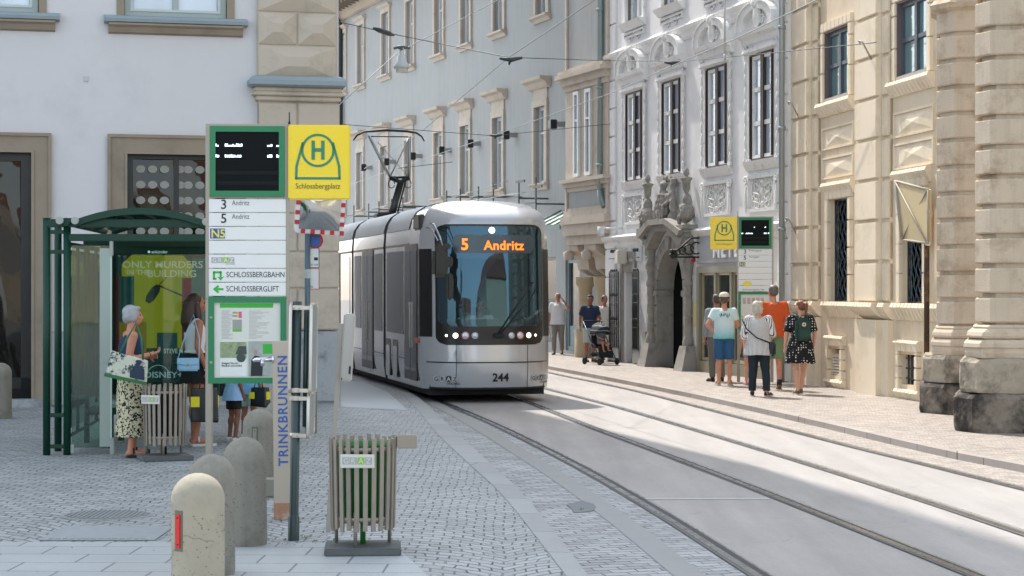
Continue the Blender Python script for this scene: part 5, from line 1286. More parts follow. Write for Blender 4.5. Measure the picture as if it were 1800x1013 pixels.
        mb = MB(); mb.box(sx(462), sx(480), -.0125, -.011, sz(621), sz(604)); mb.build('notice_label', m_lg, q)
        mb = MB(); fx = sx(450); mb.prism([(fx-.045, sz(660)), (fx+.055, sz(660)), (fx+.06, sz(640)), (fx+.035, sz(626)), (fx-.01, sz(624)), (fx-.04, sz(632))], 'y', -.0135, -.011); mb.build('notice_figure', M('print_black_suit', '22262a', .6), q)
        mb = MB(); mb.prism([(fx-.004+.016*math.cos(t_*.6), sz(618)+.024*math.sin(t_*.6)) for t_ in range(10)], 'y', -.014, -.0125); mb.build('notice_face', M('print_skin', 'b58f78', .6), q)
    else:
        mb = MB()
        for k in range(5): mb.box(sx(385+k*18), sx(398+k*18), -.009, -.006, sz(570), sz(545))
        mb.build('timetable_blocks', M('print_mixed', 'b9a9a0', .6, var=.4, nscale=20), pp)
    # yellow H box
    s = 1 if near else -1; off = 0 if near else -(.354+.885)
    def bx(v): return v+off
    x0, x1 = bx(.352), bx(.885)
    mb = MB(); mb.bbox(x0, x1, -.055, .09, sz(350), sz(219), .012); yb = mb.build('yellow_box', m_yel, t)
    cx, cz = (x0+x1)/2-.01*s, sz(264); r = .145; w = .021; yy = -.0585
    mb = MB()
    for k in range(36):
        a0, a1 = 2*math.pi*k/36, 2*math.pi*(k+1)/36; mb.prism([(cx+q*math.cos(a), cz+q*math.sin(a)) for q, a in ((r, a0), (r, a1), (r-w, a1), (r-w, a0))], 'y', yy, -.05)
    zb_ = sz(315); 
    def bar(p, q, w):
        d = Vector((q[0]-p[0], q[1]-p[1])).normalized(); n_ = Vector((-d.y, d.x))*w/2; mb.prism([(p[0]+n_.x, p[1]+n_.y), (q[0]+n_.x, q[1]+n_.y), (q[0]-n_.x, q[1]-n_.y), (p[0]-n_.x, p[1]-n_.y)], 'y', yy, -.05)
    bar((cx-.192, zb_+.01), (cx+.192, zb_+.01), w); bar((cx-.187, zb_), (cx-.183, zb_+.115), w); bar((cx+.187, zb_), (cx+.183, zb_+.115), w); bar((cx-.184, zb_+.11), (cx-.128, cz+.07), w); bar((cx+.184, zb_+.11), (cx+.128, cz+.07), w)
    for q in (-.055, .028): mb.box(cx+q, cx+q+.03, yy, -.05, cz-.08, cz+.085)
    mb.box(cx-.03, cx+.03, yy, -.05, cz-.012, cz+.02); mb.build('stop_symbol', M('symbol_green', '2c8060', .4), yb)
    text('stop_name', 'Schlossbergplatz', .066 if near else .058, M('ink_olive', '4c4a20', .5) if near else M('ink_ochre', 'b09020', .5), yb, (cx+.0, -.058, sz(331)), align='CENTER', ext=.0005, sx=.88)
    mb = MB(); mb.tube([(bx(.36) if near else -.34, 0, sz(217)), (bx(.36) if near else -.34, 0, sz(196))], .006, 6); mb.tube([(bx(.36) if near else -.34, 0, sz(217)), (bx(.36) if near else -.34, 0, sz(213))], .012, 6); mb.build('antenna', m_blk, t)
    return t
stop_sign(((435-900)/FPX*17.2, 17.2, 0), R(3), True, 'large near stop sign with green framed display and a yellow H box at its right')
stop_sign(((1327.5-900)/FPX*39.5, 39.5, 0), R(-6), False, 'far stop sign on the sunny pavement with a yellow H box at its left')

# ================================================================== BOLLARDS
m_bol = M('bollard_concrete', 'a09888', .9, var=.10, nscale=6, bmp=.35, bscale=110, dirt='857f73', dscale=5, dlo=.5, dhi=.8)
m_bol2 = M('bollard_concrete_grey', '8b877d', .9, var=.10, nscale=6, bmp=.35, bscale=110, dirt='666259', dscale=3.0, dlo=.5, dhi=.75, streak=True)
m_refl = M('reflector_red', 'c81c1c', .25, coat=.8, var=.08)
def pores(mb, r, n, rnd):
    for _ in range(n):
        a = rnd.uniform(180, 360); z = rnd.uniform(.08, .6); s = rnd.uniform(.0025, .007); x, y = (r-.0005)*math.cos(R(a)), (r-.0005)*math.sin(R(a)); s *= .8; mb.ball((x, y, z), s, s, s*.8, 6, 4)
def bollard(px, Y, label, w=.15, refl=None, col_='a', h=.79, tilt=0, seed=1, crack=False):
    z = 0; t = empty('bollard', ((px-900)/FPX*Y, Y, 0), 0, label, 'bollard', 'concrete bollards on the left pavement'); t.rotation_euler = (0, R(tilt), 0)
    m = m_bol if col_ == 'a' else m_bol2; rnd = random.Random(seed)
    mb = MB(); prof = [(w-.004, -.12), (w-.006, .0), (w, .03), (w, h-.17), (w+.002, h-.155), (w+.001, h-.15)]
    for k in range(1, 10): a = math.pi/2*k/9; prof.append(((w+.001)*math.cos(a), h-.15+.15*math.sin(a)))
    mb.lathe(prof, (0, 0, 0), 48); mb.build('body', m, t)
    mb = MB(); pores(mb, w, 150, rnd); tag(mb.build('pores', M('pore_dark', '6b675d', .9), t), kind='stuff')
    if crack:
        mb = MB(); mb.tube([((w+.0005)*math.cos(R(a)), (w+.0005)*math.sin(R(a)), .49-.0006*(a-236)+.004*math.sin(a*.25)+.002*math.sin(a*1.3)) for a in range(240, 318, 3)], .0011, 4); mb.build('crack', M('pore_dark', '6b675d', .9), t)
    if refl:
        a, z0, z1, c = refl; x, y = w*math.cos(R(a)), w*math.sin(R(a)); 
        mb = MB(); mb.bbox(-.03, .03, -.002, .02, z0-.02, z1+.02, .002); o = mb.build('reflector_recess', M('pore_dark', '6b675d', .9), t, (x, y, 0)); o.rotation_euler = (0, 0, R(a+90))
        mb = MB(); mb.bbox(-.019, .019, -.009, .0, z0, z1, .004); q = mb.build('reflector', c, o)
        mb = MB()
        for zz in (z0+.02, z1-.02): mb.ball((0, -.010, zz), .005)
        mb.build('screw', m_blk, q)
    return t
bollard(348, 11.3, 'tall pale bollard with a red reflector, nearest the camera', .150, (233, .41, .60, m_refl), 'a', .82, 0, 1, True)
bollard(373, 13.0, 'concrete bollard mostly hidden behind the one with a clean red reflector', .149, None, 'b', .785, 0, 2)
bollard(433, 14.5, 'stained concrete bollard third in the row, left of the drinking fountain', .153, None, 'b', .785, -1, 3)
bollard(454, 18.7, 'concrete bollard behind the stained one, with an empty bare reflector slot', .153, (262, .40, .56, M('reflector_bare', '8b8881', .6)), 'b', .735, 1, 4)
bollard(492, 20.2, 'small hidden bollard peeping out behind the drinking fountain column', .15, None, 'b', .74, 0, 5)
bollard(2, 28.5, 'bollard at the far left edge with a dark red reflector, before the shop door', .15, (262, .42, .60, M('reflector_dark', '6a1a1e', .4)), 'b', .80, 0, 6)
bollard(547, 25.6, 'slim dark weathered bollard between the pole and the house corner', .075, None, 'b', .72, 0, 7)
mb = MB(); c = at(478, 872, 17.9); mb.bbox(c.x-.14, c.x+.2, 17.75, 18.0, 0, .16, .015); tag(mb.build('stone_block', m_bol2), 'low concrete block on the ground behind the drinking fountain', 'block')

# ================================================================== LITTER BINS
m_slat = M('bin_steel_brushed', '968d82', .35, .45, var=.12, nscale=10); m_bing = M('bin_liner_green', '1f6b2c', .4, var=.1)
def bin_(px, Y, rz, label, liner, plate_a, flap):
    t = empty('litter_bin', ((px-900)/FPX*Y, Y, 0), rz, label, 'litter bin', 'slatted steel litter bins')
    mb = MB(); mb.bbox(-.268, .268, -.25, .25, 0, .055, .01); mb.build('base_slab', M('slab_dark', '5f6262', .85, var=.2, nscale=8, bmp=.4), t)
    mb = MB(); n = 24
    for k in range(n):
        a = 2*math.pi*(k+.3)/n; x0, y0 = .221*math.cos(a), .221*math.sin(a); x1, y1 = .235*math.cos(a), .235*math.sin(a)
        d = Vector((-math.sin(a), math.cos(a), 0))*.0165; e = Vector((math.cos(a), math.sin(a), 0))*.006; lo = .17+.012*math.sin(k*3.3); hi = .815+.008*math.sin(k*1.7)
        A = Vector((x0, y0, lo)); B_ = Vector((x1, y1, hi))
        mb.add([A-d-e, A+d-e, A+d+e, A-d+e, B_-d-e, B_+d-e, B_+d+e, B_-d+e], [(0, 3, 2, 1), (4, 5, 6, 7), (0, 1, 5, 4), (1, 2, 6, 5), (2, 3, 7, 6), (3, 0, 4, 7)])
    tag(mb.build('slats', m_slat, t))
    for z, r in ((.25, .214), (.74, .222)): mb = MB(); mb.lathe([(r, z-.015), (r+.004, z-.015), (r+.004, z+.015), (r, z+.015)], (0, 0, 0), 32); mb.build('hoop', m_slat, t)
    for a in (20, 160, 270-15, 90):
        mb = MB(); a_ = R(a); mb.tube([(.2*math.cos(a_), .2*math.sin(a_), .06), (.203*math.cos(a_), .203*math.sin(a_), .3)], .013, 8); mb.build('leg', m_slat, t)
    mb = MB(); mb.lathe([(0, .24), (.165, .24), (.19, .77), (.198, .775), (.2, .76)], (0, 0, 0), 32); mb.tube([(0, 0, .06), (0, 0, .26)], .02, 8); mb.build('liner', liner, t)
    a = R(plate_a); c = Vector((math.cos(a), math.sin(a), 0))*.245
    mb = MB(); mb.bbox(-.12, .12, -.004, .004, .62, .715, .003); p = mb.build('name_plate', M('plate_cream', 'd2cfc6', .4), t, c); p.rotation_euler = (R(2), 0, a+math.pi/2)
    for k, ch in enumerate('GRAZ'):
        x = -.105+k*.053; mb = MB(); mb.box(x, x+.049, -.006, -.003, .645, .695); mb.build('logo_tile', M('tile_lime', '8fbf3a', .4) if ch == 'A' else M('tile_grey', 'a8aaac', .4), p)
        text('logo_letter', ch, .052, M('plate_cream', 'd2cfc6', .4), p, (x+.007, -.0075, .652), ext=.0005, bold=.0008)
    if flap:
        mb = MB(); mb.bbox(.24, .38, -.05, -.01, .735, .83, .006); mb.build('ashtray', M('steel_plate', '8f8a80', .3, .85), t)
    return t
bin_(638, 14.1, R(4), 'slatted steel litter bin with a green liner in the foreground', m_bing, 262, True)
bin_(290, 21.7, R(20), 'slatted steel litter bin with a black liner beside the grey-haired woman', M('bin_liner_black', '15191a', .5), 225, False)

# ================================================================== FOUNTAIN COLUMN, POLE WITH EDGE-ON BOARDS, LEANING POLE
t = empty('drinking_fountain', ((498-900)/FPX*16.1, 16.1, 0), R(2), 'narrow pale steel drinking fountain column with blue vertical lettering', 'fountain'); t.rotation_euler = (0, R(-.6), 0)
m_ft = M('fountain_steel', 'b9ad9f', .42, .3, var=.05, dirt='9a6048', dscale=.9, dlo=.66, dhi=.8)
mb = MB(); mb.bbox(-.069, .069, -.05, .1, 0, 1.44, .006); mb.build('column', m_ft, t)
mb = MB(); mb.bbox(-.07, .07, -.053, .1, .0, .14, .004); mb.build('rust_stain', M('rust_patina', 'a77a62', .7, var=.3, nscale=14, dirt='b9ad9f', dscale=9), t)
o = text('lettering', 'TRINKBRUNNEN', .108, M('letter_blue', '2d5ea8', .4), t, (.048, -.053, .435), (R(90), R(-90), 0), bold=.002, ext=.0005, space=1.12)
mb = MB(); z = 1.87-(632-506.5)/217.4; mb.tube([(-.07, -.03, z), (-.21, -.05, z), (-.225, -.05, z-.01)], [.02, .018, .014], 10); mb.tube([(-.15, -.05, z), (-.15, -.05, z-.05)], .015, 8); mb.build('spout', M('chrome', 'd0d4d6', .12, 1.0), t)
mb = MB(); mb.tube([(-.07, -.03, z), (-.055, -.03, z)], .035, 12); mb.build('spout_collar', _m['chrome'], t)

t = empty('sign_pole', ((516-900)/FPX*14.75, 14.75, 0), 0, 'dark green steel pole carrying two edge-on sign boards in aluminium frames', 'pole'); t.rotation_euler = (0, R(.9), 0)
m_pole = M('pole_dark_green', '3c4a4a', .35, .3, var=.15, nscale=12)
mb = MB(); mb.lathe([(.034, 0), (.034, 1.77), (0, 1.775)], (0, 0, 0), 20); mb.lathe([(.042, 0), (.042, .17), (.034, .19)], (0, 0, 0), 20); mb.build('pole', m_pole, t)
mb = MB(); mb.tube([(.065, .04, .84), (.065, .04, 1.74)], .018, 10); mb.build('rear_pole', m_pole, t)
K = 14.75/FPX
def lx(px): return (px-516)*K
def lz(py): return CAMZ-(py-506.5)*K
m_al2 = M('aluminium_satin', 'c3beb6', .3, .6, var=.06)
def rail_frame(x, z0, z1, name='board'):
    """a sign board seen edge-on: deep panel with rounded aluminium edge"""
    mb = MB(); mb.tube([(x+.0, -.05, z0), (x, -.055, z0+.03), (x, -.055, z1-.03), (x, -.04, z1)], .013, 8); mb.tube([(x, .35, z0), (x, .36, z0+.03), (x, .36, z1-.03), (x, .34, z1)], .012, 8); mb.tube([(x, -.05, z1), (x, .35, z1)], .012, 6); mb.tube([(x, -.05, z0), (x, .35, z0)], .012, 6)
    o = mb.build('board_frame', m_al2, t); mb = MB(); mb.box(x-.006, x+.006, -.04, .35, z0+.01, z1-.01); mb.build(name, M('board_back_grey', '8d979a', .4, .2), o)
rail_frame(lx(506), lz(690), lz(535)); rail_frame(lx(542), lz(692), lz(535)); rail_frame(lx(539.5), lz(770), lz(693))
for zz in (541, 686, 700, 765):
    mb = MB(); z = lz(zz); mb.lathe([(.036, -.018), (.043, -.018), (.043, .018), (.036, .018)], (0, 0, z), 20); mb.box(lx(506) if zz < 760 else -.02, lx(542), -.046, -.036, z-.014, z+.014); mb.ball((.02, -.05, z), .008); mb.ball((-.02, -.05, z), .008)
    mb.build('clamp', m_al2, t)
t = empty('leaning_post', ((577-900)/FPX*15.3, 15.3, 0), 0, 'thin white leaning post with a slim box at its top, behind the near bin', 'post'); t.rotation_euler = (0, R(3.6), 0)
mb = MB(); mb.bbox(-.018, .018, -.015, .015, 0, 1.60, .004); mb.build('post', M('post_white', 'b0aaa0', .4, .1, var=.06), t)
mb = MB(); mb.bbox(.02, .105, -.07, .06, 1.16, 1.68, .012); b_ = mb.build('box', M('box_white', 'b7b3ad', .4, var=.04), t)
mb = MB(); mb.box(.085, .10, -.073, -.065, 1.22, 1.28); mb.box(.018, .024, -.05, .05, 1.40, 1.42); mb.ball((.035, -.072, 1.18), .006); mb.build('box_slot', m_blk, b_)

# ================================================================== TRAFFIC MIRROR
t = empty('traffic_mirror', ((540.5-900)/FPX*26.6, 26.6, 0), 0, 'traffic mirror in a red and white frame on a thin pole', 'mirror')
K = 26.6/FPX
mb = MB(); mb.tube([(0, 0, 0), (0, 0, 2.75)], .037, 12); mb.build('pole', M('pole_slate', '5b6c76', .4, .4), t)
cxm = (564-540.5)*K; czm = CAMZ-(374-506.5)*K; w, h = .33, .29
mo = empty('mirror_mount', (cxm, -.12, czm), R(-10)); mo.parent = t; mo.rotation_euler = (R(10), R(3), R(18))
bpy.data.objects.remove(mo)
def rrect(w, h, r, n=6): return [(sxx*(w-r)+r*math.cos(R(a0+90*k/n)), szz*(h-r)+r*math.sin(R(a0+90*k/n))) for sxx, szz, a0 in ((1, 1, 0), (-1, 1, 90), (-1, -1, 180), (1, -1, 270)) for k in range(n+1)]
def place(o, rot=(R(8), R(3), R(14))): o.location = (cxm, -.14, czm); o.rotation_euler = rot
oa = rrect(w, h, .06); ia = rrect(w-.065, h-.065, .04); n = len(oa)
mb = MB(); mb.add([(x, -.03, z) for x, z in oa]+[(x, -.045, z) for x, z in ia], [[i, (i+1) % n, n+(i+1) % n, n+i] for i in range(n)]); mb.prism(oa, 'y', -.03, .03); mb.cur = 1
for k in range(5): x = -w+.09+k*.13; mb.box(x, x+.055, -.049, -.028, -h, -h+.06); mb.box(x, x+.055, -.049, -.028, h-.06, h)
for k in range(4): z = -h+.12+k*.13; mb.box(-w, -w+.06, -.049, -.028, z, z+.055); mb.box(w-.06, w, -.049, -.028, z, z+.055)
fr_ = mb.build('frame', [m_wht, M('paint_red', 'c02a30', .4)], t); place(fr_)
mb = MB(); mb.grid(lambda u, v: ((w-.06)*(2*u-1), -.052-.03*(1-(2*u-1)**2)*(1-(2*v-1)**2), (h-.06)*(2*v-1)), 12, 12); mb.build('mirror_face', M('mirror_glass', 'b9bcbb', .03, 1.0, var=.0), fr_)
mb = MB(); mb.tube([(0, 0, czm-.1), (cxm, -.1, czm)], .02, 8); mb.build('bracket', m_al2, t)
x0 = (553-540.5)*K; mb = MB(); mb.tube([(x0, .06, CAMZ-(423-506.5)*K), (x0, .045, CAMZ-(423-506.5)*K)], .11, 20); ps = mb.build('no_parking_disc', M('sign_red', 'b3202c', .4), t)
mb = MB(); mb.tube([(x0, .046, CAMZ-(423-506.5)*K), (x0, .042, CAMZ-(423-506.5)*K)], .08, 20); mb.build('disc_blue', M('sign_blue', '2456a4', .4), ps)
for (y0, y1, red) in ((436, 471, False), (472, 509, True)):
    a, b = CAMZ-(y1-506.5)*K, CAMZ-(y0-506.5)*K; mb = MB(); mb.box(x0-.10, x0+.06, .042, .05, a, b); p = mb.build('supplementary_plate', m_wht, t)
    mb = MB(); frame(mb, x0-.10, x0+.06, a, b, .008, .038, .043); mb.box(x0-.01, x0+.04, .039, .043, a+.1, a+.14) if not red else None
    mb.build('plate_border', M('paint_red', 'c02a30', .4) if red else m_txt, p)
    text('plate_text', 'GILT FÜR' if not red else 'ausg.', .03, m_txt, p, (x0-.08, .0405, a+.03), ext=.0005)
# stickers on the pole
mb = MB(); mb.lathe([(.039, 2.0), (.039, 2.12)], (0, 0, 0), 12); mb.build('stickers', M('sticker_pale', 'b8bcbc', .6, var=.5, nscale=30), t)

# ================================================================== SHELTER
SH = empty('bus_shelter', (-5.0, 22.3, 0), R(5), 'dark green bus shelter with an arched glass roof, a bench and an advertising poster', 'shelter')
m_sg = M('shelter_green', '083a2c', .4, .0, var=.06, spec=.35); m_gl = glass('shelter_glass', 'bdd6cc', .03, .02, 1.2)
K = 22.3/FPX
Splane = Plane(-5.0, 22.3, math.cos(R(5)), math.sin(R(5)))
def S_(px, py, off=0): return Splane.at(px, py, off)
posts = [(82, 802, 385, .0), (118, 802, 390, .0), (102, 790, 393, .55)]
for px, yb, yt, dy in posts:
    u, _ = S_(px, 600, dy); _, z = S_(px, yt, dy); mb = MB(); mb.tube([(u, dy, 0), (u, dy, z)], .042, 12); mb.tube([(u, dy, z), (u, dy, z+.01)], .045, 12); mb.build('post', m_sg, SH)
ua, ub = S_(82, 600)[0], S_(118, 600)[0]
for py in (730, 785, 443, 408):
    z = S_(100, py)[1]; mb = MB(); mb.bbox(ua, ub, -.02, .02, z-.022, z+.022, .006); mb.build('rung', m_sg, SH)
ur = S_(368, 600)[0]+.03; DEP = 3.5
for px in (118,): pass
for u in (ub,):
    mb = MB(); mb.tube([(u, DEP, 0), (u, DEP, 2.5)], .042, 12); mb.build('post', m_sg, SH)
    mb = MB(); mb.tube([(u, DEP*.5, 0), (u, DEP*.5, 2.5)], .035, 12); mb.build('post', m_sg, SH)
# top beams
zb1, zb2 = S_(200, 400)[1], S_(200, 421)[1]
mb = MB(); mb.bbox(ua, ur+.14, -.04, .04, zb1, zb1+.09, .008); mb.build('beam', m_sg, SH)
mb = MB(); mb.bbox(ub, ur+.14, -.035, .035, zb2-.02, zb2+.06, .008); mb.build('beam', m_sg, SH)
mb = MB(); mb.bbox(ub-.04, ur+.16, DEP-.04, DEP+.04, zb2-.1, zb2+.05, .01); mb.build('cross_beam', m_sg, SH); mb = MB(); mb.bbox(ub-.04, ur+.16, DEP*.5-.03, DEP*.5+.03, zb2-.04, zb2+.05, .01); mb.build('cross_beam', m_sg, SH)
for u in (ub, ur+.12):
    mb = MB(); mb.tube([(u, -.1, zb1+.06), (u, DEP+.1, zb1+.06)], .045, 10); mb.build('side_beam', m_sg, SH)
# arched roof: green arches front and back, glass between
aL, zL = S_(132, 388); aR, zR = S_(362, 390); zA = S_(245, 366)[1]; cxa = (aL+aR)/2; hw = (aR-aL)/2
sag = zA-zL; rad = (hw*hw+sag*sag)/(2*sag)
def arc(t): x = -hw+2*hw*t; return cxa+x, zL+math.sqrt(max(0, rad*rad-x*x))-(rad-sag)
for y in (-.12, DEP*.5, DEP+.12):
    mb = MB(); n = 24; th = .075
    for k in range(n):
        (x0, z0), (x1, z1) = arc(k/n), arc((k+1)/n); mb.add([(x0, y, z0), (x1, y, z1), (x1, y, z1-th), (x0, y, z0-th), (x0, y+.05, z0), (x1, y+.05, z1), (x1, y+.05, z1-th), (x0, y+.05, z0-th)], [(0, 3, 2, 1), (4, 5, 6, 7), (0, 1, 5, 4), (3, 7, 6, 2)])
    mb.build('arch', m_sg, SH)
mb = MB(); mb.grid(lambda u, v: (arc(u)[0], -.1+(DEP+.2)*v, arc(u)[1]-.01), 24, 2); mb.build('roof_glass', glass('roof_glass_dark', '5f7f76', .25, .05, 1.4), SH)
mb = MB()
for k in (1, 2, 3, 4, 5): x, z = arc(k/6); mb.tube([(x, -.05, z-.05), (x, DEP+.05, z-.05)], .018, 6)
mb.build('purlins', m_sg, SH)
for (px, py) in ((132, 388), (362, 390), (105, 388)):
    mb = MB(); u, z = S_(px, py, -.15); mb.tube([(u, -.18, z), (u, -.05, z)], .042, 14); mb.build('end_cap', M('cap_grey', '9aa09e', .4, .4), SH)
mb = MB(); u0_, z0_ = S_(105, 388, -.1); mb.tube([(u0_, -.1, z0_), (u0_, DEP, z0_)], .03, 8); mb.bbox(u0_, aL, -.08, -.04, z0_-.01, z0_+.03, .005); mb.build('gutter', m_sg, SH)
# side (rear) glass wall along the left and its rails
mb = MB(); mb.box(ub-.004, ub+.004, .08, DEP*.5-.05, .28, 2.3); mb.build('side_glass', m_gl, SH)
mb = MB(); mb.box(ub-.004, ub+.004, DEP*.5+.05, DEP-.05, .28, 2.3); mb.build('side_glass', m_gl, SH)
mb = MB(); mb.tube([(ub, 0, .2), (ub, DEP, .2)], .02, 8); mb.tube([(ub, 0, 2.36), (ub, DEP, 2.36)], .03, 8)
for y in (.9, 2.7): mb.tube([(ub, y, .2), (ub, y, 2.36)], .022, 8)
mb.build('side_rails', m_sg, SH)
# front wind panel: glass with a frosted edge
g0, g1 = S_(126, 600)[0], S_(196, 600)[0]; zg0, zg1 = S_(160, 787)[1], S_(160, 432)[1]
mb = MB(); mb.box(g0, g1, -.006, .006, zg0, zg1); mb.build('wind_panel', m_gl, SH)
mb = MB(); mb.box(g1-.13, g1-.002, -.010, -.007, zg0+.01, zg1-.03); mb.build('frosted_strip', glass('frosted', 'c9d6cf', .55, .3, .6), SH)
mb = MB(); mb.box(g1-.012, g1+.004, -.011, .011, zg0, zg1); mb.build('panel_edge', M('glass_edge', 'b9cdc4', .3), SH)
for q in ((g1-.015, g1+.03, -.03, .03, 0, .19, .006), (g1-.02, g1+.02, -.03, .03, zg1-.12, zg1+.06, .01), (g0-.01, g0+.03, -.02, .02, .02, .12, .004)):
    mb = MB(); mb.bbox(*q); mb.build('panel_clamp', M('cap_grey', '9aa09e', .4, .4), SH)
# bench
b0, b1 = S_(158, 600, .9)[0], S_(252, 600, .9)[0]; mb = MB(); n = 5
for k in range(9): x = b0+.04+k*.05; mb.tube([(x, .8, .50), (x, DEP-.4, .50)], .019, 8)
mb.build('bench_seat', M('bench_steel', '9fb1ac', .3, .6), SH)
mb = MB(); mb.bbox(b0, b0+.46, .78, .84, .40, .48, .01); mb.bbox(b0, b0+.46, DEP-.5, DEP-.44, .40, .48, .01); mb.box(b0+.02, b0+.06, .8, DEP-.4, .42, .48); mb.build('bench_frame', m_sg, SH)
for y in (.9, DEP*.5+.3, DEP-.6):
    mb = MB(); mb.bbox(b0+.2, b0+.27, y, y+.06, 0, .45, .008); mb.build('bench_leg', m_sg, SH)
# advertising case at the far end, facing the camera
pl_ = Plane(*(SH.location+Vector((-math.sin(R(5)), math.cos(R(5)), 0))*(DEP-.15)).to_2d(), math.cos(R(5)), math.sin(R(5)))
def P_(px, py): return pl_.at(px, py)
q0, zt = P_(197, 439); q1, _ = P_(368, 439); q1 += .06; _, zb_ = P_(250, 690); yq = DEP-.15
mb = MB(); mb.bbox(q0-.02, q1+.06, yq, yq+.16, zb_-.05, zt+.02, .015); cs = mb.build('advertising_case', m_sg, SH)
m_post = lambda c, **k: M('poster_'+c, c, .35, emit=c, estr=.25, **k)
def prect(name, a, b, c, d, colr, lay, par=None):
    u0, z1 = P_(a, b); u1, z0 = P_(c, d); mb = MB(); mb.box(u0, u1, yq-.004-lay*.003, yq-.002-lay*.003+.002, z0, z1); return mb.build(name, m_post(colr), par or cs)
ps = prect('poster', 203, 449, 366, 672, '16383a', 1)
u0, z1 = P_(214, 449); u1, z0 = P_(338, 612); mb = MB(); mb.prism([(u0, z0), (u1, z0), (u1, z1-.12), (u1-.12, z1), (u0+.12, z1), (u0, z1-.12)], 'y', yq-.012, yq-.007); mb.build('poster_ground', m_post('b3aa1a', var=.15, nscale=1.5), ps)
prect('poster_block', 203, 481, 210, 620, '5a1722', 2, ps); prect('poster_block', 210, 486, 236, 590, '1f4f50', 4, ps); prect('poster_block', 320, 489, 338, 600, '8a1c2e', 4, ps); prect('poster_block', 338, 455, 362, 640, '1b6668', 4, ps); prect('poster_block', 276, 585, 312, 622, '2a5254', 4, ps); prect('poster_block', 230, 640, 340, 668, '0c2b33', 5, ps); prect('poster_block', 210, 566, 258, 630, '9a7a12', 5, ps)
def ptext(name, body, px, py, sizepx, colr='d8d4c8', bold=.0015, sxx=1.0, par=None):
    u, z = P_(px, py); kk = (pl_.o.y)/FPX; return text(name, body, sizepx*kk*1.42, m_post(colr), par or ps, (u, yq-.024, z), bold=bold, ext=.001, sx=sxx)
ptext('title', 'ONLY MURDERS', 215, 471, 12, sxx=1.12); ptext('title', 'IN THE', 223, 483, 8.5, sxx=1.05); ptext('title', 'BUILDING', 259, 487, 12, sxx=1.12); ptext('poster_name', 'STEVE M', 288, 621, 8, sxx=.8); ptext('poster_brand', 'DISNEY+', 254, 664, 10.5, 'b8ccd0', sxx=1.15)
mb = MB(); u, z = P_(278, 668); kk = pl_.o.y/FPX; mb.tube([(u+22*kk*math.cos(R(a)), yq-.022, z+26*kk*math.sin(R(a))) for a in range(15, 170, 8)], .005, 5); mb.build('poster_arc', m_post('b8ccd0'), ps)
mb = MB(); a = P_(259, 532); b = P_(279, 502); mb.tube([(a[0], yq-.03, a[1]), (a[0]*.75+b[0]*.25, yq-.03, a[1]*.75+b[1]*.25), (a[0]*.25+b[0]*.75, yq-.03, a[1]*.25+b[1]*.75), (b[0], yq-.03, b[1])], [.03, .06, .06, .03], 10); c = P_(330, 524); mb.tube([(b[0], yq-.03, b[1]), (c[0], yq-.03, c[1])], .012, 6); d = P_(296, 485); mb.tube([(b[0], yq-.03, b[1]), (d[0], yq-.03, d[1])], .006, 5)
mb.v = [(x, yq-.022+(y-(yq-.03))*.05, z) for x, y, z in mb.v]; mb.build('poster_microphone', m_post('1d2a30'), ps)
mb = MB(); u, z = P_(262, 443); mb.prism([(u-.0+.018*math.cos(k), z-.0+.018*math.sin(k)) for k in range(6)], 'y', yq-.006, yq); mb.build('case_emblem', m_post('9fc9bd'), cs); text('case_brand', 'ankünder', .055, m_post('9fc9bd'), cs, (u+.03, yq-.004, z-.018), ext=.001)
mb = MB(); mb.box(q0, q1, yq-.05, yq-.045, zb_, zt-.06); mb.build('case_glass', glass('case_glass', 'c4d4d0', .02, .02, .8), cs)

# ================================================================== HANGING LAMP AND OVERHEAD WIRES
m_wire = M('wire_dark', '3f4648', .5, .5); m_wire2 = M('wire_pale', '8c9294', .5, .4)
YL = 44.0
def Q(px, py, Y): return at(px, py, Y)
c = Q(706, 106, YL); t = empty('street_lamp', c, 0, 'grey bell-shaped street lamp hanging from a cable above the tram', 'street lamp')
mb = MB(); mb.lathe([(.02, .22), (.05, .2), (.06, .12), (.10, .08), (.11, -.03), (.17, -.10), (.18, -.17), (.165, -.18)], (0, 0, 0), 20); mb.build('shade', M('lamp_grey', 'c9cfd0', .35, .1), t)
mb = MB(); mb.lathe([(.14, -.17), (.135, -.27), (.10, -.285), (0, -.29)], (0, 0, 0), 20); mb.build('lamp_glass', M('lamp_lens', 'cfd3d0', .2), t)
mb = MB(); mb.tube([(-.15, 0, .26), (-.05, 0, .3), (.05, 0, .3), (.15, 0, .26)], .03, 6); mb.tube([(0, 0, .2), (0, 0, .3)], .03, 6)
for x in (-.15, -.05, .08, .16): mb.ball((x, 0, .27), .035)
mb.build('hanger', M('lamp_fitting', '5f6b6e', .5, .4), t)
def wire(pts, r, label, mat=m_wire, sagz=0):
    mb = MB(); P = []
    for i, (a, b) in enumerate(zip(pts, pts[1:])):
        for k in range(10): tt = k/10; p = a.lerp(b, tt); p.z -= sagz*4*tt*(1-tt); P.append(p)
    P.append(pts[-1]); mb.tube(P, r, 5); o = mb.build('overhead_wire', mat); tag(o, label, 'overhead wire', 'overhead wires across the street'); return o
wire([Q(560, 212, 36), Q(597, 184, 40), Q(704, 88, YL), Q(708, 88, YL), Q(872, 2, 52), Q(960, -45, 56)], .010, 'cable carrying the hanging street lamp up to the right', m_wire2)
wire([Q(575, 34, 32.8), Q(700, 62, 36), Q(893, 101, 31.4), Q(1071, 107, 48), Q(1200, 108, 44), Q(1340, 95, 39), Q(1540, 75, 34)], .008, 'span wire running right across the street above the lamp')
wire([Q(640, 297, 60), Q(740, 232, 43.5), Q(893, 102, 31.4), Q(1045, 0, 25), Q(1500, -420, 14)], .008, 'contact wire above the near track, meeting the pantograph', m_wire2)
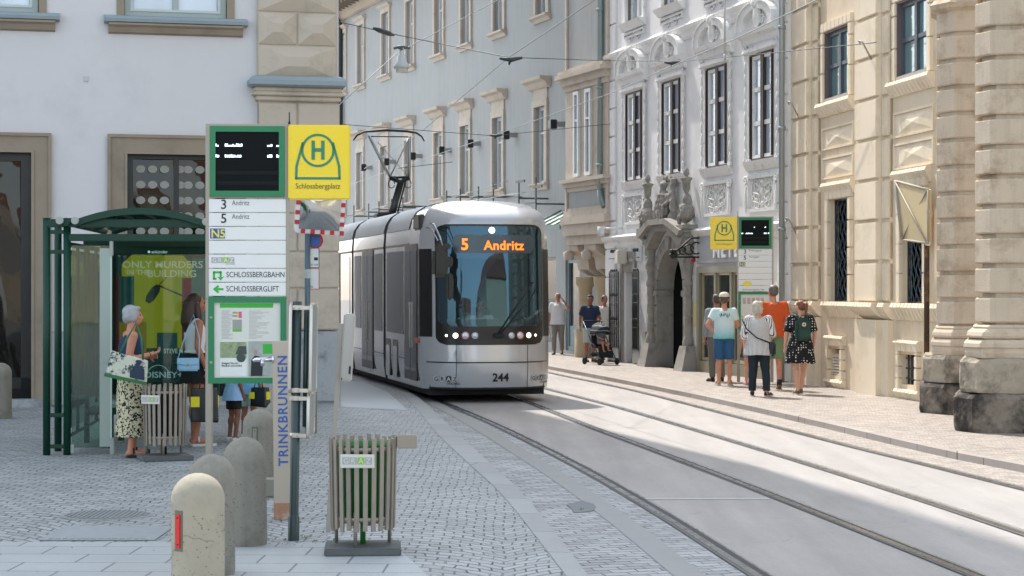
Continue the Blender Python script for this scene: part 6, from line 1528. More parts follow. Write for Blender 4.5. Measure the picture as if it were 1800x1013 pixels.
wire([Q(560, 345, 70), Q(698, 296, 58), Q(872, 237, 45), Q(1080, 162, 38), Q(1202, 107, 33), Q(1301, 65, 30), Q(1440, -2, 26)], .008, 'contact wire above the far track, rising to the right', m_wire2)
wire([Q(590, 218, 40), Q(868, 239, 45), Q(975, 228, 50), Q(1073, 218, 50.5)], .007, 'thin span wire low in front of the grey house')
wire([Q(700, 296, 55), Q(795, 285, 58)], .009, 'short cable end behind the pantograph')
for k, (a, b, c_, d) in enumerate(((700, 378, 893, 318), (735, 368, 925, 338), (600, 388, 700, 352), (955, 372, 1000, 348), (820, 352, 870, 330))):
    wire([Q(a, b, 58), Q(c_, d, 56)], .008, ['slanting guy cable behind the tram roof, longest of the set', 'slanting guy cable just above the tram cab', 'slanting guy cable left of the pantograph foot', 'slanting guy cable beside the canopy right of the tram', 'short guy cable below the pedimented windows'][k], m_wire2)
def fitting(p, label, s=1.0):
    mb = MB(); mb.tube([p+Vector((-.18*s, 0, .0)), p+Vector((.0, 0, -.02)), p+Vector((.18*s, 0, .01))], [.02, .045*s, .02], 6); mb.tube([p+Vector((0, 0, 0)), p+Vector((-.03, 0, -.1*s))], [.035, .015], 6); tag(mb.build('wire_clamp', m_wire), label, 'wire clamp', 'clamps on the overhead wires')
fitting(Q(898, 103, 31.4), 'dark wire clamp high above the tram cab'); fitting(Q(1182, 110, 44), 'dark wire clamp in front of the white house'); fitting(Q(872, 238, 45), 'small wire clamp over the tram roof', .8)
mb = MB(); a, b = Q(657, 50, 34.5), Q(692, 62, 35.6); mb.tube([a, a.lerp(b, .3), a.lerp(b, .7), b], [.02, .05, .05, .02], 8); tag(mb.build('wire_tensioner', m_wire), 'dark turnbuckle on the span wire near the corner pilaster', 'wire tensioner')
a, b = Q(1276, 0, 41), Q(1274, 95, 41); mb = MB(); mb.tube([Q(1274, -60, 41), b], .022, 6); mb.tube([b, b+Vector((0, 0, -.12))], .03, 6); tag(mb.build('hanging_rod', M('rod_pale', 'c4c6c4', .5, .3)), 'pale vertical rod hanging before the third window of the white house', 'rod')

# projecting board on its rusty pole at the yellow house
t = empty('projecting_board', (Y.o+Y.u*Y.U(1629, -.35)+Y.v*-.35).to_tuple(), Y.rz, 'folded cream sign board on a rusty pole against the yellow house, braced from behind', 'sign board')
def yb(px, py, off=-.35): u, z = Y.at(px, py, off); return u-Y.U(1629, -.35), z
z0, z1 = yb(1629, 625)[1], yb(1629, 345)[1]
mb = MB(); mb.tube([(0, 0, z0), (0, 0, z1)], .045, 10); mb.build('pole', M('pole_rusty', '4a3a30', .8, .2, var=.3, nscale=12, dirt='8a6a4e', dscale=5), t)
# board turned to face the camera: corners measured, stands across the pavement
A_, B_2 = at(1575, 318, 33.0), at(1632, 334, 31.2); C_, D_ = at(1632, 428, 31.2), at(1587, 421, 33.0)
mw_ = Matrix.Translation(t.location) @ Matrix.Rotation(Y.rz, 4, 'Z'); inv = mw_.inverted(); q = [inv @ p for p in (A_, B_2, C_, D_)]
nrm = (q[1]-q[0]).cross(q[3]-q[0]).normalized()
mb = MB(); vs = q+[p+nrm*.05 for p in q]; mb.add(vs, [(0, 1, 2, 3), (7, 6, 5, 4), (0, 4, 5, 1), (1, 5, 6, 2), (2, 6, 7, 3), (3, 7, 4, 0)]); mb.build('board', M('board_cream', 'b8a67f', .6, var=.1, nscale=5), t)
mb = MB(); e = nrm*(-.02) if nrm.y > 0 else nrm*.07
for a, b in ((0, 1), (1, 2), (2, 3), (3, 0)): mb.tube([q[a]+e*.3, q[b]+e*.3], .018 if (a, b) != (3, 0) else .035, 6)
mb.tube([q[0]+e, q[2]+e], .014, 6); mb.tube([q[3]+e, q[1]+e], .014, 6); mb.build('board_rim', M('rim_grey_white', '9c968a', .6), t)
zc = (q[1].z+q[2].z)/2; mb = MB(); mb.tube([q[1].lerp(q[2], .4), (0, 0, zc+.1)], .03, 6); mb.bbox(-.08, .08, -.07, .07, zc, zc+.12, .01); mb.tube([q[2], (0, 0, q[2].z)], .04, 6); mb.build('bracket', m_al2, t)

# weeds and litter at the foot of the pole
rnd = random.Random(11); mb = MB()
for (px, py, n, s) in ((538, 947, 12, .022), (522, 955, 9, .014), (585, 952, 10, .02), (500, 950, 9, .012), (480, 897, 9, .016), (1022, 897, 8, .014), (555, 952, 9, .012), (470, 950, 8, .012)):
    c = gp(px, py, 0)
    for k in range(n):
        a = rnd.uniform(0, 6.28); l = s*rnd.uniform(.6, 1.6); d = Vector((math.cos(a), math.sin(a), 0)); p = c+d*rnd.uniform(0, s*1.4); up = Vector((0, 0, l)); w = d.cross(Vector((0, 0, 1)))*l*.16
        mb.add([p-w*.4, p+w*.4, p+up*.6+d*l*.3+w, p+up+d*l*.6, p+up*.6+d*l*.3-w], [(0, 1, 2, 3, 4)])
tag(mb.build('weeds', M('weed_green', '4f7a34', .6, var=.3, nscale=20)), kind='stuff')
mb = MB()
for k in range(90):
    px, py = rnd.choice(((rnd.uniform(470, 600), rnd.uniform(938, 962)), (rnd.uniform(0, 1300), rnd.uniform(740, 1010)))); c = gp(px, py, 0)
    if c.x > xat(kerbL_in, c.y): continue
    s = rnd.uniform(.006, .016); a = rnd.uniform(0, 6); d = Vector((math.cos(a), math.sin(a), 0))*s; e = Vector((-d.y, d.x, 0))*.6; mb.add([c-d+Vector((0, 0, .008)), c+e+Vector((0, 0, .012)), c+d+Vector((0, 0, .008)), c-e+Vector((0, 0, .009))], [(0, 1, 2, 3)])
tag(mb.build('litter_specks', M('leaf_litter', '7a6c56', .8, var=.5, nscale=9)), kind='stuff')
# ================================================================== PEOPLE
from mathutils import noise as mnoise
def bake(mb, name, mat, parent, vox, smooth=3, folds=0.0, fscale=6, fdir=(1, 1, .35), seed=0):
    o = mb.build(name, mat, parent)
    r = o.modifiers.new('r', 'REMESH'); r.mode = 'VOXEL'; r.voxel_size = vox
    s_ = o.modifiers.new('s', 'SMOOTH'); s_.iterations = smooth; s_.factor = .5
    me = evaluate(o); o.modifiers.clear(); old = o.data; o.data = me; bpy.data.meshes.remove(old)
    me.materials.clear(); me.materials.append(mat)
    if folds:
        off = Vector((seed*3.1, seed*1.7, seed*.9))
        def fd(c):
            q = Vector((c.x*fdir[0], c.y*fdir[1], c.z*fdir[2]))*fscale+off; return mnoise.noise(q)*folds+mnoise.noise(q*2.3)*folds*.4
        push(me, fd)
    me.polygons.foreach_set('use_smooth', [True]*len(me.polygons)); me.update(); return o
def cone(mb, p, q, r0, r1, n=14, ends=(1, 1)):
    mb.tube([p, Vector(p).lerp(Vector(q), .5), q], [r0, (r0+r1)/2, r1], n)
    if ends[0]: mb.ball(p, r0, n=14, m=10)
    if ends[1]: mb.ball(q, r1, n=14, m=10)
def rings(mb, rs, n=28):
    """closed loft of ellipses (z, cx, cy, rx, ry)"""
    vs = [(cx+rx*math.cos(2*math.pi*k/n), cy+ry*math.sin(2*math.pi*k/n), z) for z, cx, cy, rx, ry in rs for k in range(n)]
    fs = [[i*n+k, i*n+(k+1) % n, (i+1)*n+(k+1) % n, (i+1)*n+k] for i in range(len(rs)-1) for k in range(n)]; m = len(rs)
    fs += [list(range(n))[::-1], [(m-1)*n+k for k in range(n)]]; mb.add(vs, fs)
BASE = dict(pel=(0, 0, .95), wai=(0, 0, 1.09), che=(0, .0, 1.28), nek=(0, -.015, 1.47), hed=(0, .02, 1.635),
            sR=(.18, -.01, 1.41), eR=(.235, -.03, 1.13), wR=(.24, .05, .88), sL=(-.18, -.01, 1.41), eL=(-.235, -.03, 1.13), wL=(-.24, .05, .88),
            hR=(.09, 0, .93), kR=(.10, .02, .50), aR=(.10, -.03, .09), tR=(.12, .13, .03), hL=(-.09, 0, .93), kL=(-.10, .02, .50), aL=(-.10, -.03, .09), tL=(-.12, .13, .03))
def hand(mb, w, d, palm_n, s=1.0, curl=.5, side_=1):
    """palm, four unequal bent fingers and a thumb from the palm's side"""
    d = Vector(d).normalized(); n_ = Vector(palm_n); n_ = (n_-d*n_.dot(d)).normalized(); a = d.cross(n_)*side_
    w = Vector(w)
    for k in (-1, -.33, .33, 1): cone(mb, w+d*.005, w+d*.085*s+a*.026*k*s, .017*s, .0135*s, 8)
    for k, L_ in ((-1, .058), (-.33, .072), (.33, .078), (1, .068)):
        p = w+d*.085*s+a*.027*k*s; d1 = (d+n_*curl*.5).normalized(); d2 = (d+n_*curl*1.5).normalized(); d3 = (d*.6+n_*curl*2.2).normalized()
        q = p+d1*L_*.45*s; r = q+d2*L_*.33*s; t = r+d3*L_*.25*s
        mb.tube([p, q, r, t], [.0095*s, .009*s, .008*s, .0065*s], 7)
    p = w+d*.03*s+a*.028*s; q = p+(d*.5+a*.75+n_*.3).normalized()*.035*s; r = q+(d*.85+a*.25+n_*.5).normalized()*.03*s
    mb.tube([p, q, r], [.014*s, .011*s, .008*s], 7)
def head(mb, c, rot, s=1.0):
    """skull, jaw, nose, brow, lips, ears; rot turns it on the neck; the face looks along +y"""
    def T(v): return Vector(c)+rot @ (Vector(v)*s)
    mb.ball(T((0, -.015, .03)), .076*s, .094*s, .085*s, 20, 14, rot); mb.ball(T((0, .025, -.02)), .062*s, .07*s, .085*s, 18, 12, rot); mb.ball(T((0, .052, -.078)), .034*s, .032*s, .026*s, 12, 8, rot)
    mb.tube([T((0, .088, .02)), T((0, .105, -.012)), T((0, .112, -.028))], [.009*s, .013*s, .015*s], 8); mb.ball(T((0, .103, -.031)), .016*s, .012*s, .010*s, 8, 6, rot)
    mb.ball(T((0, .083, .032)), .046*s, .014*s, .011*s, 12, 6, rot); mb.ball(T((0, .090, -.055)), .024*s, .012*s, .008*s, 10, 6, rot); mb.ball(T((0, .087, -.066)), .020*s, .011*s, .007*s, 10, 6, rot)
    for k in (-1, 1): mb.ball(T((k*.077, -.005, -.005)), .010*s, .02*s, .031*s, 10, 8, rot); mb.ball(T((k*.04, .062, -.02)), .022*s, .02*s, .022*s, 10, 8, rot)
    return T
def skin(name, c): return M('skin_'+name, c, .55, var=.06, nscale=9, bmp=.08, bscale=90)
def person(loc, rz, H, label, J=None, g=1.0, sk='c89478', vox=.009, yaw=0, pitch=0, hair=None, female=False, handcurl=.5, lean=0, group=None, hs=1.0, pn=None, parent_cat='person', tilt=0):
    k = H/1.75; P = {a: Vector(b)*k for a, b in BASE.items()}
    for a, b in (J or {}).items(): P[a] = Vector(b)*k
    t = empty('person', loc, rz, label, parent_cat, group)
    ms = skin(sk, sk); mb = MB(); rot = Euler((R(pitch), R(tilt), R(yaw))).to_matrix()
    # trunk
    sw = .165*g*k
    rings(mb, [(P['pel'].z-.10*k, P['pel'].x, P['pel'].y, .10*g*k, .08*g*k), (P['pel'].z-.04*k, P['pel'].x, P['pel'].y, .155*g*k, .105*g*k), (P['pel'].z+.03*k, P['pel'].x, P['pel'].y, .155*g*k, .105*g*k), (P['wai'].z, P['wai'].x, P['wai'].y, (.125 if female else .14)*g*k, .095*g*k), (P['che'].z, P['che'].x, P['che'].y, .15*g*k, .11*g*k), (P['che'].z+.09*k, P['che'].x, P['che'].y, .155*g*k, .10*g*k), (P['nek'].z-.02*k, P['nek'].x, P['nek'].y, .09*k, .07*k)])
    for s_ in 'RL':
        cone(mb, P['nek']-Vector((0, 0, .05*k)), P['s'+s_], .055*k, .052*g*k); cone(mb, P['s'+s_], P['e'+s_], .050*g*k, .038*k*(1+g)/2); cone(mb, P['e'+s_], P['w'+s_], .038*k*(1+g)/2, .026*k)
        mb.ball(P['e'+s_].lerp(P['w'+s_], .25), .041*k*(1+g)/2, .04*k, .05*k)
        d = (P['w'+s_]-P['e'+s_]).normalized(); hand(mb, P['w'+s_], d, (pn or {}).get(s_, (-1 if s_ == 'R' else 1, .2, 0)), k*.98, handcurl, -1 if s_ == 'R' else 1)
        cone(mb, P['h'+s_], P['k'+s_], .088*g*k, .056*k*(1+g)/2); cone(mb, P['k'+s_], P['a'+s_], .052*k*(1+g)/2, .036*k)
        kn = P['k'+s_].lerp(P['a'+s_], .3)+Vector((0, -.018*k, 0)); mb.ball(kn, .050*k*(1+g)/2, .05*k*(1+g)/2, .10*k)
        a, te = P['a'+s_], P['t'+s_]; cone(mb, a-Vector((0, 0, .02*k)), te+Vector((0, 0, .01*k)), .036*k, .028*k); mb.ball(a-Vector((0, .02*k, .035*k)), .032*k, .04*k, .035*k); f = (te-a); f.z = 0; f.normalize(); mb.ball(te+f*.03*k, .038*k, .042*k, .02*k)
    cone(mb, P['nek']-Vector((0, 0, .03*k)), P['hed']-Vector((0, .01*k, .06*k)), .053*k*(.92 if female else 1.05), .05*k)
    T = head(mb, P['hed'], rot, k*hs)
    body = bake(mb, 'body', ms, t, vox, 2)
    # eyes
    mb = MB()
    for q in (-1, 1): mb.ball(T((q*.031, .083, .008)), .011*k*hs, .007*k*hs, .008*k*hs, 10, 8, rot)
    e = mb.build('eyes', M('eye_dark', '2a2220', .25), t)
    mb = MB(); mb.tube([T((-.022, .101, -.060)), T((0, .104, -.059)), T((.022, .101, -.060))], .003*k, 5); mb.build('mouth', M('lip_dark', '8a4a44', .5), t)
    return t, P, T, rot, k, body
def hairdo(t, T, rot, k, colr, style, vox=.009, bald=False):
    m = M('hair_'+colr, colr, .45, var=.28, nscale=28, bmp=.5, bscale=60); mb = MB(); b = lambda c, *r: mb.ball(T(c), *[x*k for x in r], 18, 12, rot)
    if style == 'short': b((0, -.028, .045), .083, .093, .083); b((0, -.055, .0), .078, .06, .075); b((0, .03, .095), .06, .05, .028)
    if style == 'bob': b((0, -.028, .045), .090, .102, .090); b((0, -.06, -.01), .092, .065, .085); b((-.066, .0, -.0), .028, .05, .075); b((.066, .0, -.0), .028, .05, .075); b((0, .045, .09), .06, .045, .03)
    if style == 'shag': b((0, -.028, .04), .092, .105, .09); b((0, -.06, -.035), .095, .07, .10); b((-.07, .0, -.04), .032, .05, .09); b((.07, .0, -.04), .032, .05, .09); b((0, .045, .09), .06, .045, .03)
    if style in ('long', 'pony', 'bun'): b((0, -.026, .042), .085, .099, .086); b((0, -.055, .0), .082, .062, .08)
    if style == 'long': mb.tube([T((0, -.06, .03)), T((0, -.085, -.1)), T((.0, -.10, -.22)), T((.01, -.09, -.33))], [.08*k, .088*k, .085*k, .05*k], 16); mb.tube([T((.06, -.01, .0)), T((.075, .0, -.12)), T((.08, .02, -.26))], [.035*k, .04*k, .025*k], 10); mb.tube([T((-.06, -.01, .0)), T((-.08, -.03, -.12)), T((-.08, -.03, -.27))], [.035*k, .04*k, .025*k], 10)
    if style == 'pony': mb.tube([T((0, -.10, .07)), T((0, -.15, .05)), T((0, -.155, -.05)), T((0, -.13, -.16))], [.028*k, .038*k, .035*k, .012*k], 12)
    if style == 'bun': b((-.01, -.12, .06), .05, .045, .05)
    return bake(mb, 'hair', m, t, vox, 2, .007, 14, (1, 1, .25), 2)
def shirt(t, P, k, g, mat, sleeve=.55, hem=None, flare=0.0, collar=False, name='shirt', vox=.011, female=False, belly=0, folds=.010, tank=False, seed=1):
    hz = P['pel'].z-.06*k if hem is None else hem; mb = MB(); W_ = .17*g*k; c = P['pel']; w = P['wai']; h = P['che']; n_ = P['nek']; zz = []
    zz.append((hz, c.x, c.y, W_*1.02+flare, .122*g*k+flare*.8+belly*.4))
    if hz < c.z: zz.append((c.z+.02*k, c.x, c.y, W_*1.0+flare*.5, .12*g*k+flare*.4+belly*.7))
    zz += [(w.z+.01*k, w.x, w.y, (W_*.88 if female else W_*.97)+flare*.3, .108*g*k+belly), (h.z, h.x, h.y, W_*1.0, .122*g*k+belly*.4), (h.z+.08*k, h.x, h.y, W_*1.03, .112*g*k), (P['sR'].z+.01*k, (P['sR'].x+P['sL'].x)/2, h.y, W_*.86, .088*g*k), (n_.z-.025*k, n_.x, n_.y, .078*k, .068*k)]
    rings(mb, zz)
    for s_ in 'RL':
        if tank: cone(mb, n_-Vector((0, 0, .055*k)), P['s'+s_].lerp(n_, .3)-Vector((0, 0, .01*k)), .055*k, .05*k); continue
        cone(mb, n_-Vector((0, 0, .055*k)), P['s'+s_], .056*k, .064*g*k); a, b = P['s'+s_], P['e'+s_]
        if sleeve <= 1: q = a.lerp(b, sleeve); cone(mb, a, q, .066*g*k, .060*g*k, 16, (1, 0))
        else: cone(mb, a, b, .066*g*k, .054*g*k); q = b.lerp(P['w'+s_], sleeve-1); cone(mb, b, q, .054*g*k, .046*g*k, 16, (1, 0))
    if collar: mb.tube([n_+Vector((0, 0, -.03*k)), n_+Vector((0, .0, .02*k))], [.075*k, .066*k], 16)
    return bake(mb, name, mat, t, vox, 2, folds, 7, (1, 1, .5), seed)
def trousers(t, P, k, g, mat, length=1.0, name='trousers', vox=.011, wide=1.0, folds=.010, top=None, seed=2):
    mb = MB(); c = P['pel']; W_ = .168*g*k
    rings(mb, [(c.z-.10*k, c.x, c.y, .13*g*k, .10*g*k), (c.z-.05*k, c.x, c.y, W_, .12*g*k), (c.z+.02*k, c.x, c.y, W_, .12*g*k), ((c.z+.08*k) if top is None else top, c.x, c.y, W_*.93, .11*g*k)])
    for s_ in 'RL':
        a, b, d = P['h'+s_]-Vector((0, 0, .02*k)), P['k'+s_], P['a'+s_]+Vector((0, 0, -.01*k))
        if length <= 1: q = a.lerp(b, length); cone(mb, a, q, .094*g*k, (.094+(.078-.094)*length)*g*k*wide, 18, (1, 0))
        else: cone(mb, a, b, .094*g*k, .070*g*k*wide); q = b.lerp(d, length-1); cone(mb, b, q, .068*g*k*wide, .056*g*k*wide, 18, (1, 0))
    return bake(mb, name, mat, t, vox, 2, folds, 6, (1, 1, .6), seed)
def shoes(t, P, k, mat, sole=None, name='shoe', sandal=False):
    for s_ in 'RL':
        a, te = P['a'+s_], P['t'+s_]; f = te-a; f.z = 0; f.normalize(); mb = MB(); base = te.z-.03*k
        heel = a-f*.035*k; tip = te+f*.075*k
        r = Vector((f.y, -f.x, 0)); 
        def outline(w, ex=0): return [heel-f*(.012+ex)*k+r*0, heel+r*.034*w*k, a.lerp(te, .5)+r*.036*w*k, te+r*.047*w*k, tip+r*.022*w*k, tip+f*(.012+ex)*k, tip-r*.022*w*k, te-r*.047*w*k, a.lerp(te, .5)-r*.036*w*k, heel-r*.034*w*k]
        o = outline(1.05); z0 = max(base, 0.002) if base < .03 else base; h = .018*k if not sandal else .03*k
        lift = (a.z-.09*k)*.0
        mb.add([(p.x, p.y, z0) for p in o]+[(p.x, p.y, z0+h) for p in o], [list(range(10))[::-1], list(range(10, 20))]+[[i, (i+1) % 10, 10+(i+1) % 10, 10+i] for i in range(10)])
        so = mb.build('sole', sole or mat, None)
        mb = MB()
        if sandal:
            for q in (.25, .8): c = heel.lerp(tip, q); mb.tube([c+r*.045*k+Vector((0, 0, z0+.015)), c+r*.03*k+Vector((0, 0, z0+.07*k)), c-r*.03*k+Vector((0, 0, z0+.07*k)), c-r*.045*k+Vector((0, 0, z0+.015))], .012*k, 6)
            mb.v = [(x, y, z-(0 if True else 0)) for x, y, z in mb.v]
            for i, v in enumerate(mb.v): pass
            # points used world z already
            mb2 = MB(); mb2.v = [(x, y, z-c.z) for x, y, z in mb.v]; mb2.f = mb.f; mb2.sm = mb.sm; mb2.mi = mb.mi; sh = mb2.build(name, mat, t)
        else:
            cone(mb, Vector((heel.x, heel.y, z0+.045*k)), Vector((te.x, te.y, z0+.035*k)), .036*k, .038*k); mb.ball((tip.x-f.x*.02*k, tip.y-f.y*.02*k, z0+.025*k), .036*k, .036*k, .024*k); mb.tube([(a.x, a.y, z0+.05*k), (a.x, a.y, z0+.09*k)], .043*k, 12); sh = bake(mb, name, mat, t, .012, 1)
        so.parent = sh
def mat_stripes(name, a, b, scale, axis='X', width=.5, rough=.8):
    m, nt, bs = newmat(name); v = coords(nt, (1, 1, 1)); sp = N(nt, 'ShaderNodeSeparateXYZ'); nt.links.new(v, sp.inputs[0])
    ang = math_(nt, 'ARCTAN2', sp.outputs[1], sp.outputs[0]) if axis == 'A' else sp.outputs[0 if axis == 'X' else 2]
    n1 = noise(nt, v, 5, 2); x = math_(nt, 'ADD', math_(nt, 'MULTIPLY', ang, scale), math_(nt, 'MULTIPLY', n1, .8)); f = math_(nt, 'GREATER_THAN', math_(nt, 'FRACT', x), width)
    nt.links.new(mix(nt, f, rgb(a), rgb(b)), bs.inputs['Base Color']); bs.inputs['Roughness'].default_value = rough; return m
def mat_spots(name, ground, spot, scale, size=.3, rough=.85, detail=False):
    m, nt, bs = newmat(name); v = coords(nt); vo = N(nt, 'ShaderNodeTexVoronoi'); vo.inputs['Scale'].default_value = scale; vo.inputs['Randomness'].default_value = .35 if not detail else 1.0; nt.links.new(v, vo.inputs['Vector'])
    f = math_(nt, 'LESS_THAN', vo.outputs[0], size)
    if detail: f = math_(nt, 'GREATER_THAN', math_(nt, 'ADD', noise(nt, v, scale*.9, 3), math_(nt, 'MULTIPLY', vo.outputs[0], .12)), size)
    nt.links.new(mix(nt, f, rgb(ground), rgb(spot)), bs.inputs['Base Color']); bs.inputs['Roughness'].default_value = rough; return m
def cloth(name, c, rough=.85, var=.08): return M('cloth_'+name, c, rough, var=var, nscale=8, bmp=.15, bscale=120)
def at_ground(px, Y): return ((px-900)/FPX*Y, Y, 0)

# ---- grey-haired woman at the shelter
t, P, T, rot, k, b = person(at_ground(231, 22.0), R(-68), 1.67, 'older woman with short grey hair, navy top and long patterned skirt',
    dict(eR=(.27, -.09, 1.13), wR=(.16, .20, 1.20), eL=(-.22, .05, 1.14), wL=(-.10, .22, 1.16), sR=(.185, -.02, 1.40), aL=(-.09, .04, .09), tL=(-.1, .2, .03), kL=(-.1, .06, .5)), 1.12, 'bd8168', .0075, yaw=-12, female=True, handcurl=1.1, pn={'R': (-.3, .3, 1)})
hairdo(t, T, rot, k, '9a9ca0', 'bob'); shirt(t, P, k, 1.12, cloth('navy', '1f2f4c'), tank=True, hem=.90*k, belly=.02, female=True, name='top')
mb = MB(); n = 30
rs = [(1.02*k, 0, 0, .15*k, .13*k), (.92*k, 0, 0, .185*k, .155*k), (.7*k, 0, 0, .205*k, .175*k), (.45*k, 0, .01, .205*k, .185*k), (.24*k, 0, .01, .20*k, .20*k)]
rings(mb, rs); o = bake(mb, 'skirt', mat_spots('skirt_leaf_print', '14161c', 'c9c2a2', 42, .53, detail=True), t, .011, 2, .016, 7, (1, 1, .15), 3)
shoes(t, P, k, M('leather_black', '15141a', .5), sandal=True)
mb = MB(); w = P['wR']; d = (P['wR']-P['eR']).normalized(); mb.lathe([(.030, -.004), (.033, 0), (.030, .004)], (0, 0, 0), 16); o = mb.build('bracelet', M('bracelet', '3a3330', .3, .6), t, P['wR']-d*.03); o.rotation_euler = d.to_track_quat('Z', 'Y').to_euler()
# tote bag under her arm
bag = empty('tote_bag', at(226, 648, 21.62), R(8), 'white tote bag with dark print and green trim under the grey-haired woman’s arm', 'bag')
bag.rotation_euler = (0, R(9), R(8))
mb = MB(); mb.add([(-.23, -.05, -.10), (.22, -.05, -.13), (.22, .07, -.13), (-.23, .07, -.10), (-.21, -.04, .16), (.20, -.04, .12), (.20, .05, .12), (-.21, .05, .16)], [(0, 3, 2, 1), (4, 5, 6, 7), (0, 1, 5, 4), (1, 2, 6, 5), (2, 3, 7, 6), (3, 0, 4, 7)]); o = bake(mb, 'body', M('tote_canvas', 'c9cbb9', .8, var=.12, nscale=10, dirt='2f3f4c', dscale=11, dlo=.50, dhi=.58), bag, .012, 3, .012, 6)
mb = MB(); mb.box(-.235, .225, -.062, .08, -.135, -.10); o = mb.build('green_base', M('tote_green', '2f6a3e', .7, var=.3), bag); o.rotation_euler = (0, R(3.7), 0)
for s_ in (-1, 1):
    mb = MB(); mb.tube([(-.12, s_*.04, .14), (-.06, s_*.04+.02, .34), (.0, .06, .50), (.08, s_*.04+.02, .36), (.14, s_*.04, .12)], .011, 6); mb.build('handle', M('tote_strap', '2f6a4e', .7), bag)
mb = MB(); fx, fz = .10, .0
mb.prism([(fx-.07, -.09), (fx+.09, -.10), (fx+.07, .02), (fx+.03, .05), (fx-.03, .04), (fx-.08, -.02)], 'y', -.066, -.05); mb.prism([(fx+.0+.025*math.cos(q), .075+.028*math.sin(q)) for q in range(6)], 'y', -.066, -.05); mb.prism([(fx-.04, .09), (fx+.045, .085), (fx+.02, .11), (fx-.02, .11)], 'y', -.068, -.05)
mb.build('print', M('tote_print', '26344a', .7, var=.3, nscale=15), bag)

# ---- dark-haired woman
t, P, T, rot, k, b = person(at_ground(343, 23.6), R(-62), 1.80, 'young woman with long dark brown hair, white sleeveless top, black shorts and blue handbag',
    dict(eR=(.23, -.05, 1.14), wR=(.22, .07, .87), aL=(-.09, .02, .09), tL=(-.1, .17, .03)), .92, 'a3694f', .0075, yaw=-8, female=True)
hairdo(t, T, rot, k, '3a211a', 'long'); shirt(t, P, k, .98, cloth('white_a', 'd3d6da'), tank=True, hem=1.07*k, female=True, name='top', flare=.012)
mb = MB(); rings(mb, [(1.08*k, 0, 0, .135*k, .11*k), (.96*k, 0, 0, .17*k, .14*k), (.72*k, 0, 0, .20*k, .17*k)]); bake(mb, 'skirt', cloth('black', '101114'), t, .011, 2, .014, 7, (1, 1, .15), 4)
shoes(t, P, k, M('sandal_pale_blue', 'b9cfe0', .5), M('sole_white', 'c9c9c6', .6), sandal=True)
d = (P['wR']-P['eR']).normalized(); mb = MB(); mb.lathe([(.027, -.012), (.032, -.01), (.032, .01), (.027, .012)], (0, 0, 0), 16); mb.ball((.03, 0, 0), .01, .018, .018); o = mb.build('wristwatch', M('watch_white', 'd4d4d2', .3), t, P['wR']-d*.02); o.rotation_euler = d.to_track_quat('Z', 'Y').to_euler()
hb = empty('handbag', at(331, 641, 23.15), R(4), 'small pale blue handbag with a brass clasp, at the dark-haired woman’s side', 'bag')
m_hb = M('leather_sky_blue', '8fbfdc', .4, var=.04)
mb = MB(); mb.bbox(-.125, .125, -.035, .035, -.075, .075, .018); bd_ = mb.build('body', m_hb, hb); mb = MB(); mb.bbox(-.127, .127, -.043, -.034, -.0, .078, .006); mb.tube([(-.12, -.044, .01), (0, -.046, -.008), (.12, -.044, .01)], .004, 5); mb.build('flap', m_hb, hb)
mb = MB(); mb.tube([(0, -.05, -.002), (0, -.04, -.002)], .014, 12); mb.build('clasp', M('brass', 'b08d4a', .3, .9), hb)
mb = MB(); mb.tube([(-.12, 0, .07), (-.04, .1, .35), (.04, .2, .58), (.12, .1, .3), (.122, .0, .07)], .006, 6); mb.build('strap', m_hb, hb)
def shopper(px, py, Y, label, w=.16, h=.21, rz=0):
    s = empty('shopping_bag', at(px, py, Y), rz, label, 'bag', 'black shopping bags with yellow blocks'); mb = MB()
    mb.add([(-w, -.07, -h), (w, -.07, -h), (w, .07, -h), (-w, .07, -h), (-w*.97, -.05, h), (w*.97, -.05, h), (w*.97, .05, h), (-w*.97, .05, h)], [(0, 3, 2, 1), (4, 5, 6, 7), (0, 1, 5, 4), (1, 2, 6, 5), (2, 3, 7, 6), (3, 0, 4, 7)]); bake(mb, 'body', M('bag_black_laminate', '1c2023', .35, var=.2), s, .012, 2, .012, 5)
    mb = MB(); mb.box(-w*.98, -w*.35, -.082, -.068, -.02, h*.5); mb.build('yellow_block', M('block_yellow', 'e0d21e', .5), s); mb = MB(); mb.box(w*.985, w*1.05, -.05, .05, -.03, h*.55); mb.build('yellow_block', M('block_yellow', 'e0d21e', .5), s)
    mb = MB(); mb.tube([(-.06, -.04, h-.02), (-.04, -.03, h+.1), (.04, -.03, h+.1), (.06, -.04, h-.02)], .007, 6); mb.build('handle', m_blk, s); return s
shopper(359, 712, 23.3, 'black shopping bag with yellow block hanging from the dark-haired woman’s hand', .16, .2, R(10))
# ---- two people behind the stop sign
t, P, T, rot, k, b = person(at_ground(411, 24.2), R(-50), 1.16, 'child behind the near stop sign in a blue striped shirt and black shorts', dict(), .95, '7a4a36', .009, female=True)
hairdo(t, T, rot, k, '2a1c18', 'bun'); shirt(t, P, k, 1.05, mat_stripes('stripe_blue_shirt', 'c3dcf0', '3a86c8', 26, 'A', .5), hem=.76*k, flare=.05, female=True); trousers(t, P, k, 1.0, cloth('black', '101114'), .75, 'shorts', wide=1.15); shoes(t, P, k, cloth('shoe_white', 'cfcfca'))
t, P, T, rot, k, b = person(at_ground(437, 24.7), R(-30), 1.22, 'child behind the near stop sign in a light blue shirt and pale green shorts', dict(), 1.0, 'a5694e', .009)
hairdo(t, T, rot, k, '3a2a20', 'short'); shirt(t, P, k, 1.05, cloth('light_blue', '7fb4dc'), 1.2, hem=.78*k, flare=.04); trousers(t, P, k, 1.0, cloth('pale_green', 'b4c6bd'), .8, 'shorts', wide=1.15); shoes(t, P, k, cloth('shoe_white', 'cfcfca'))
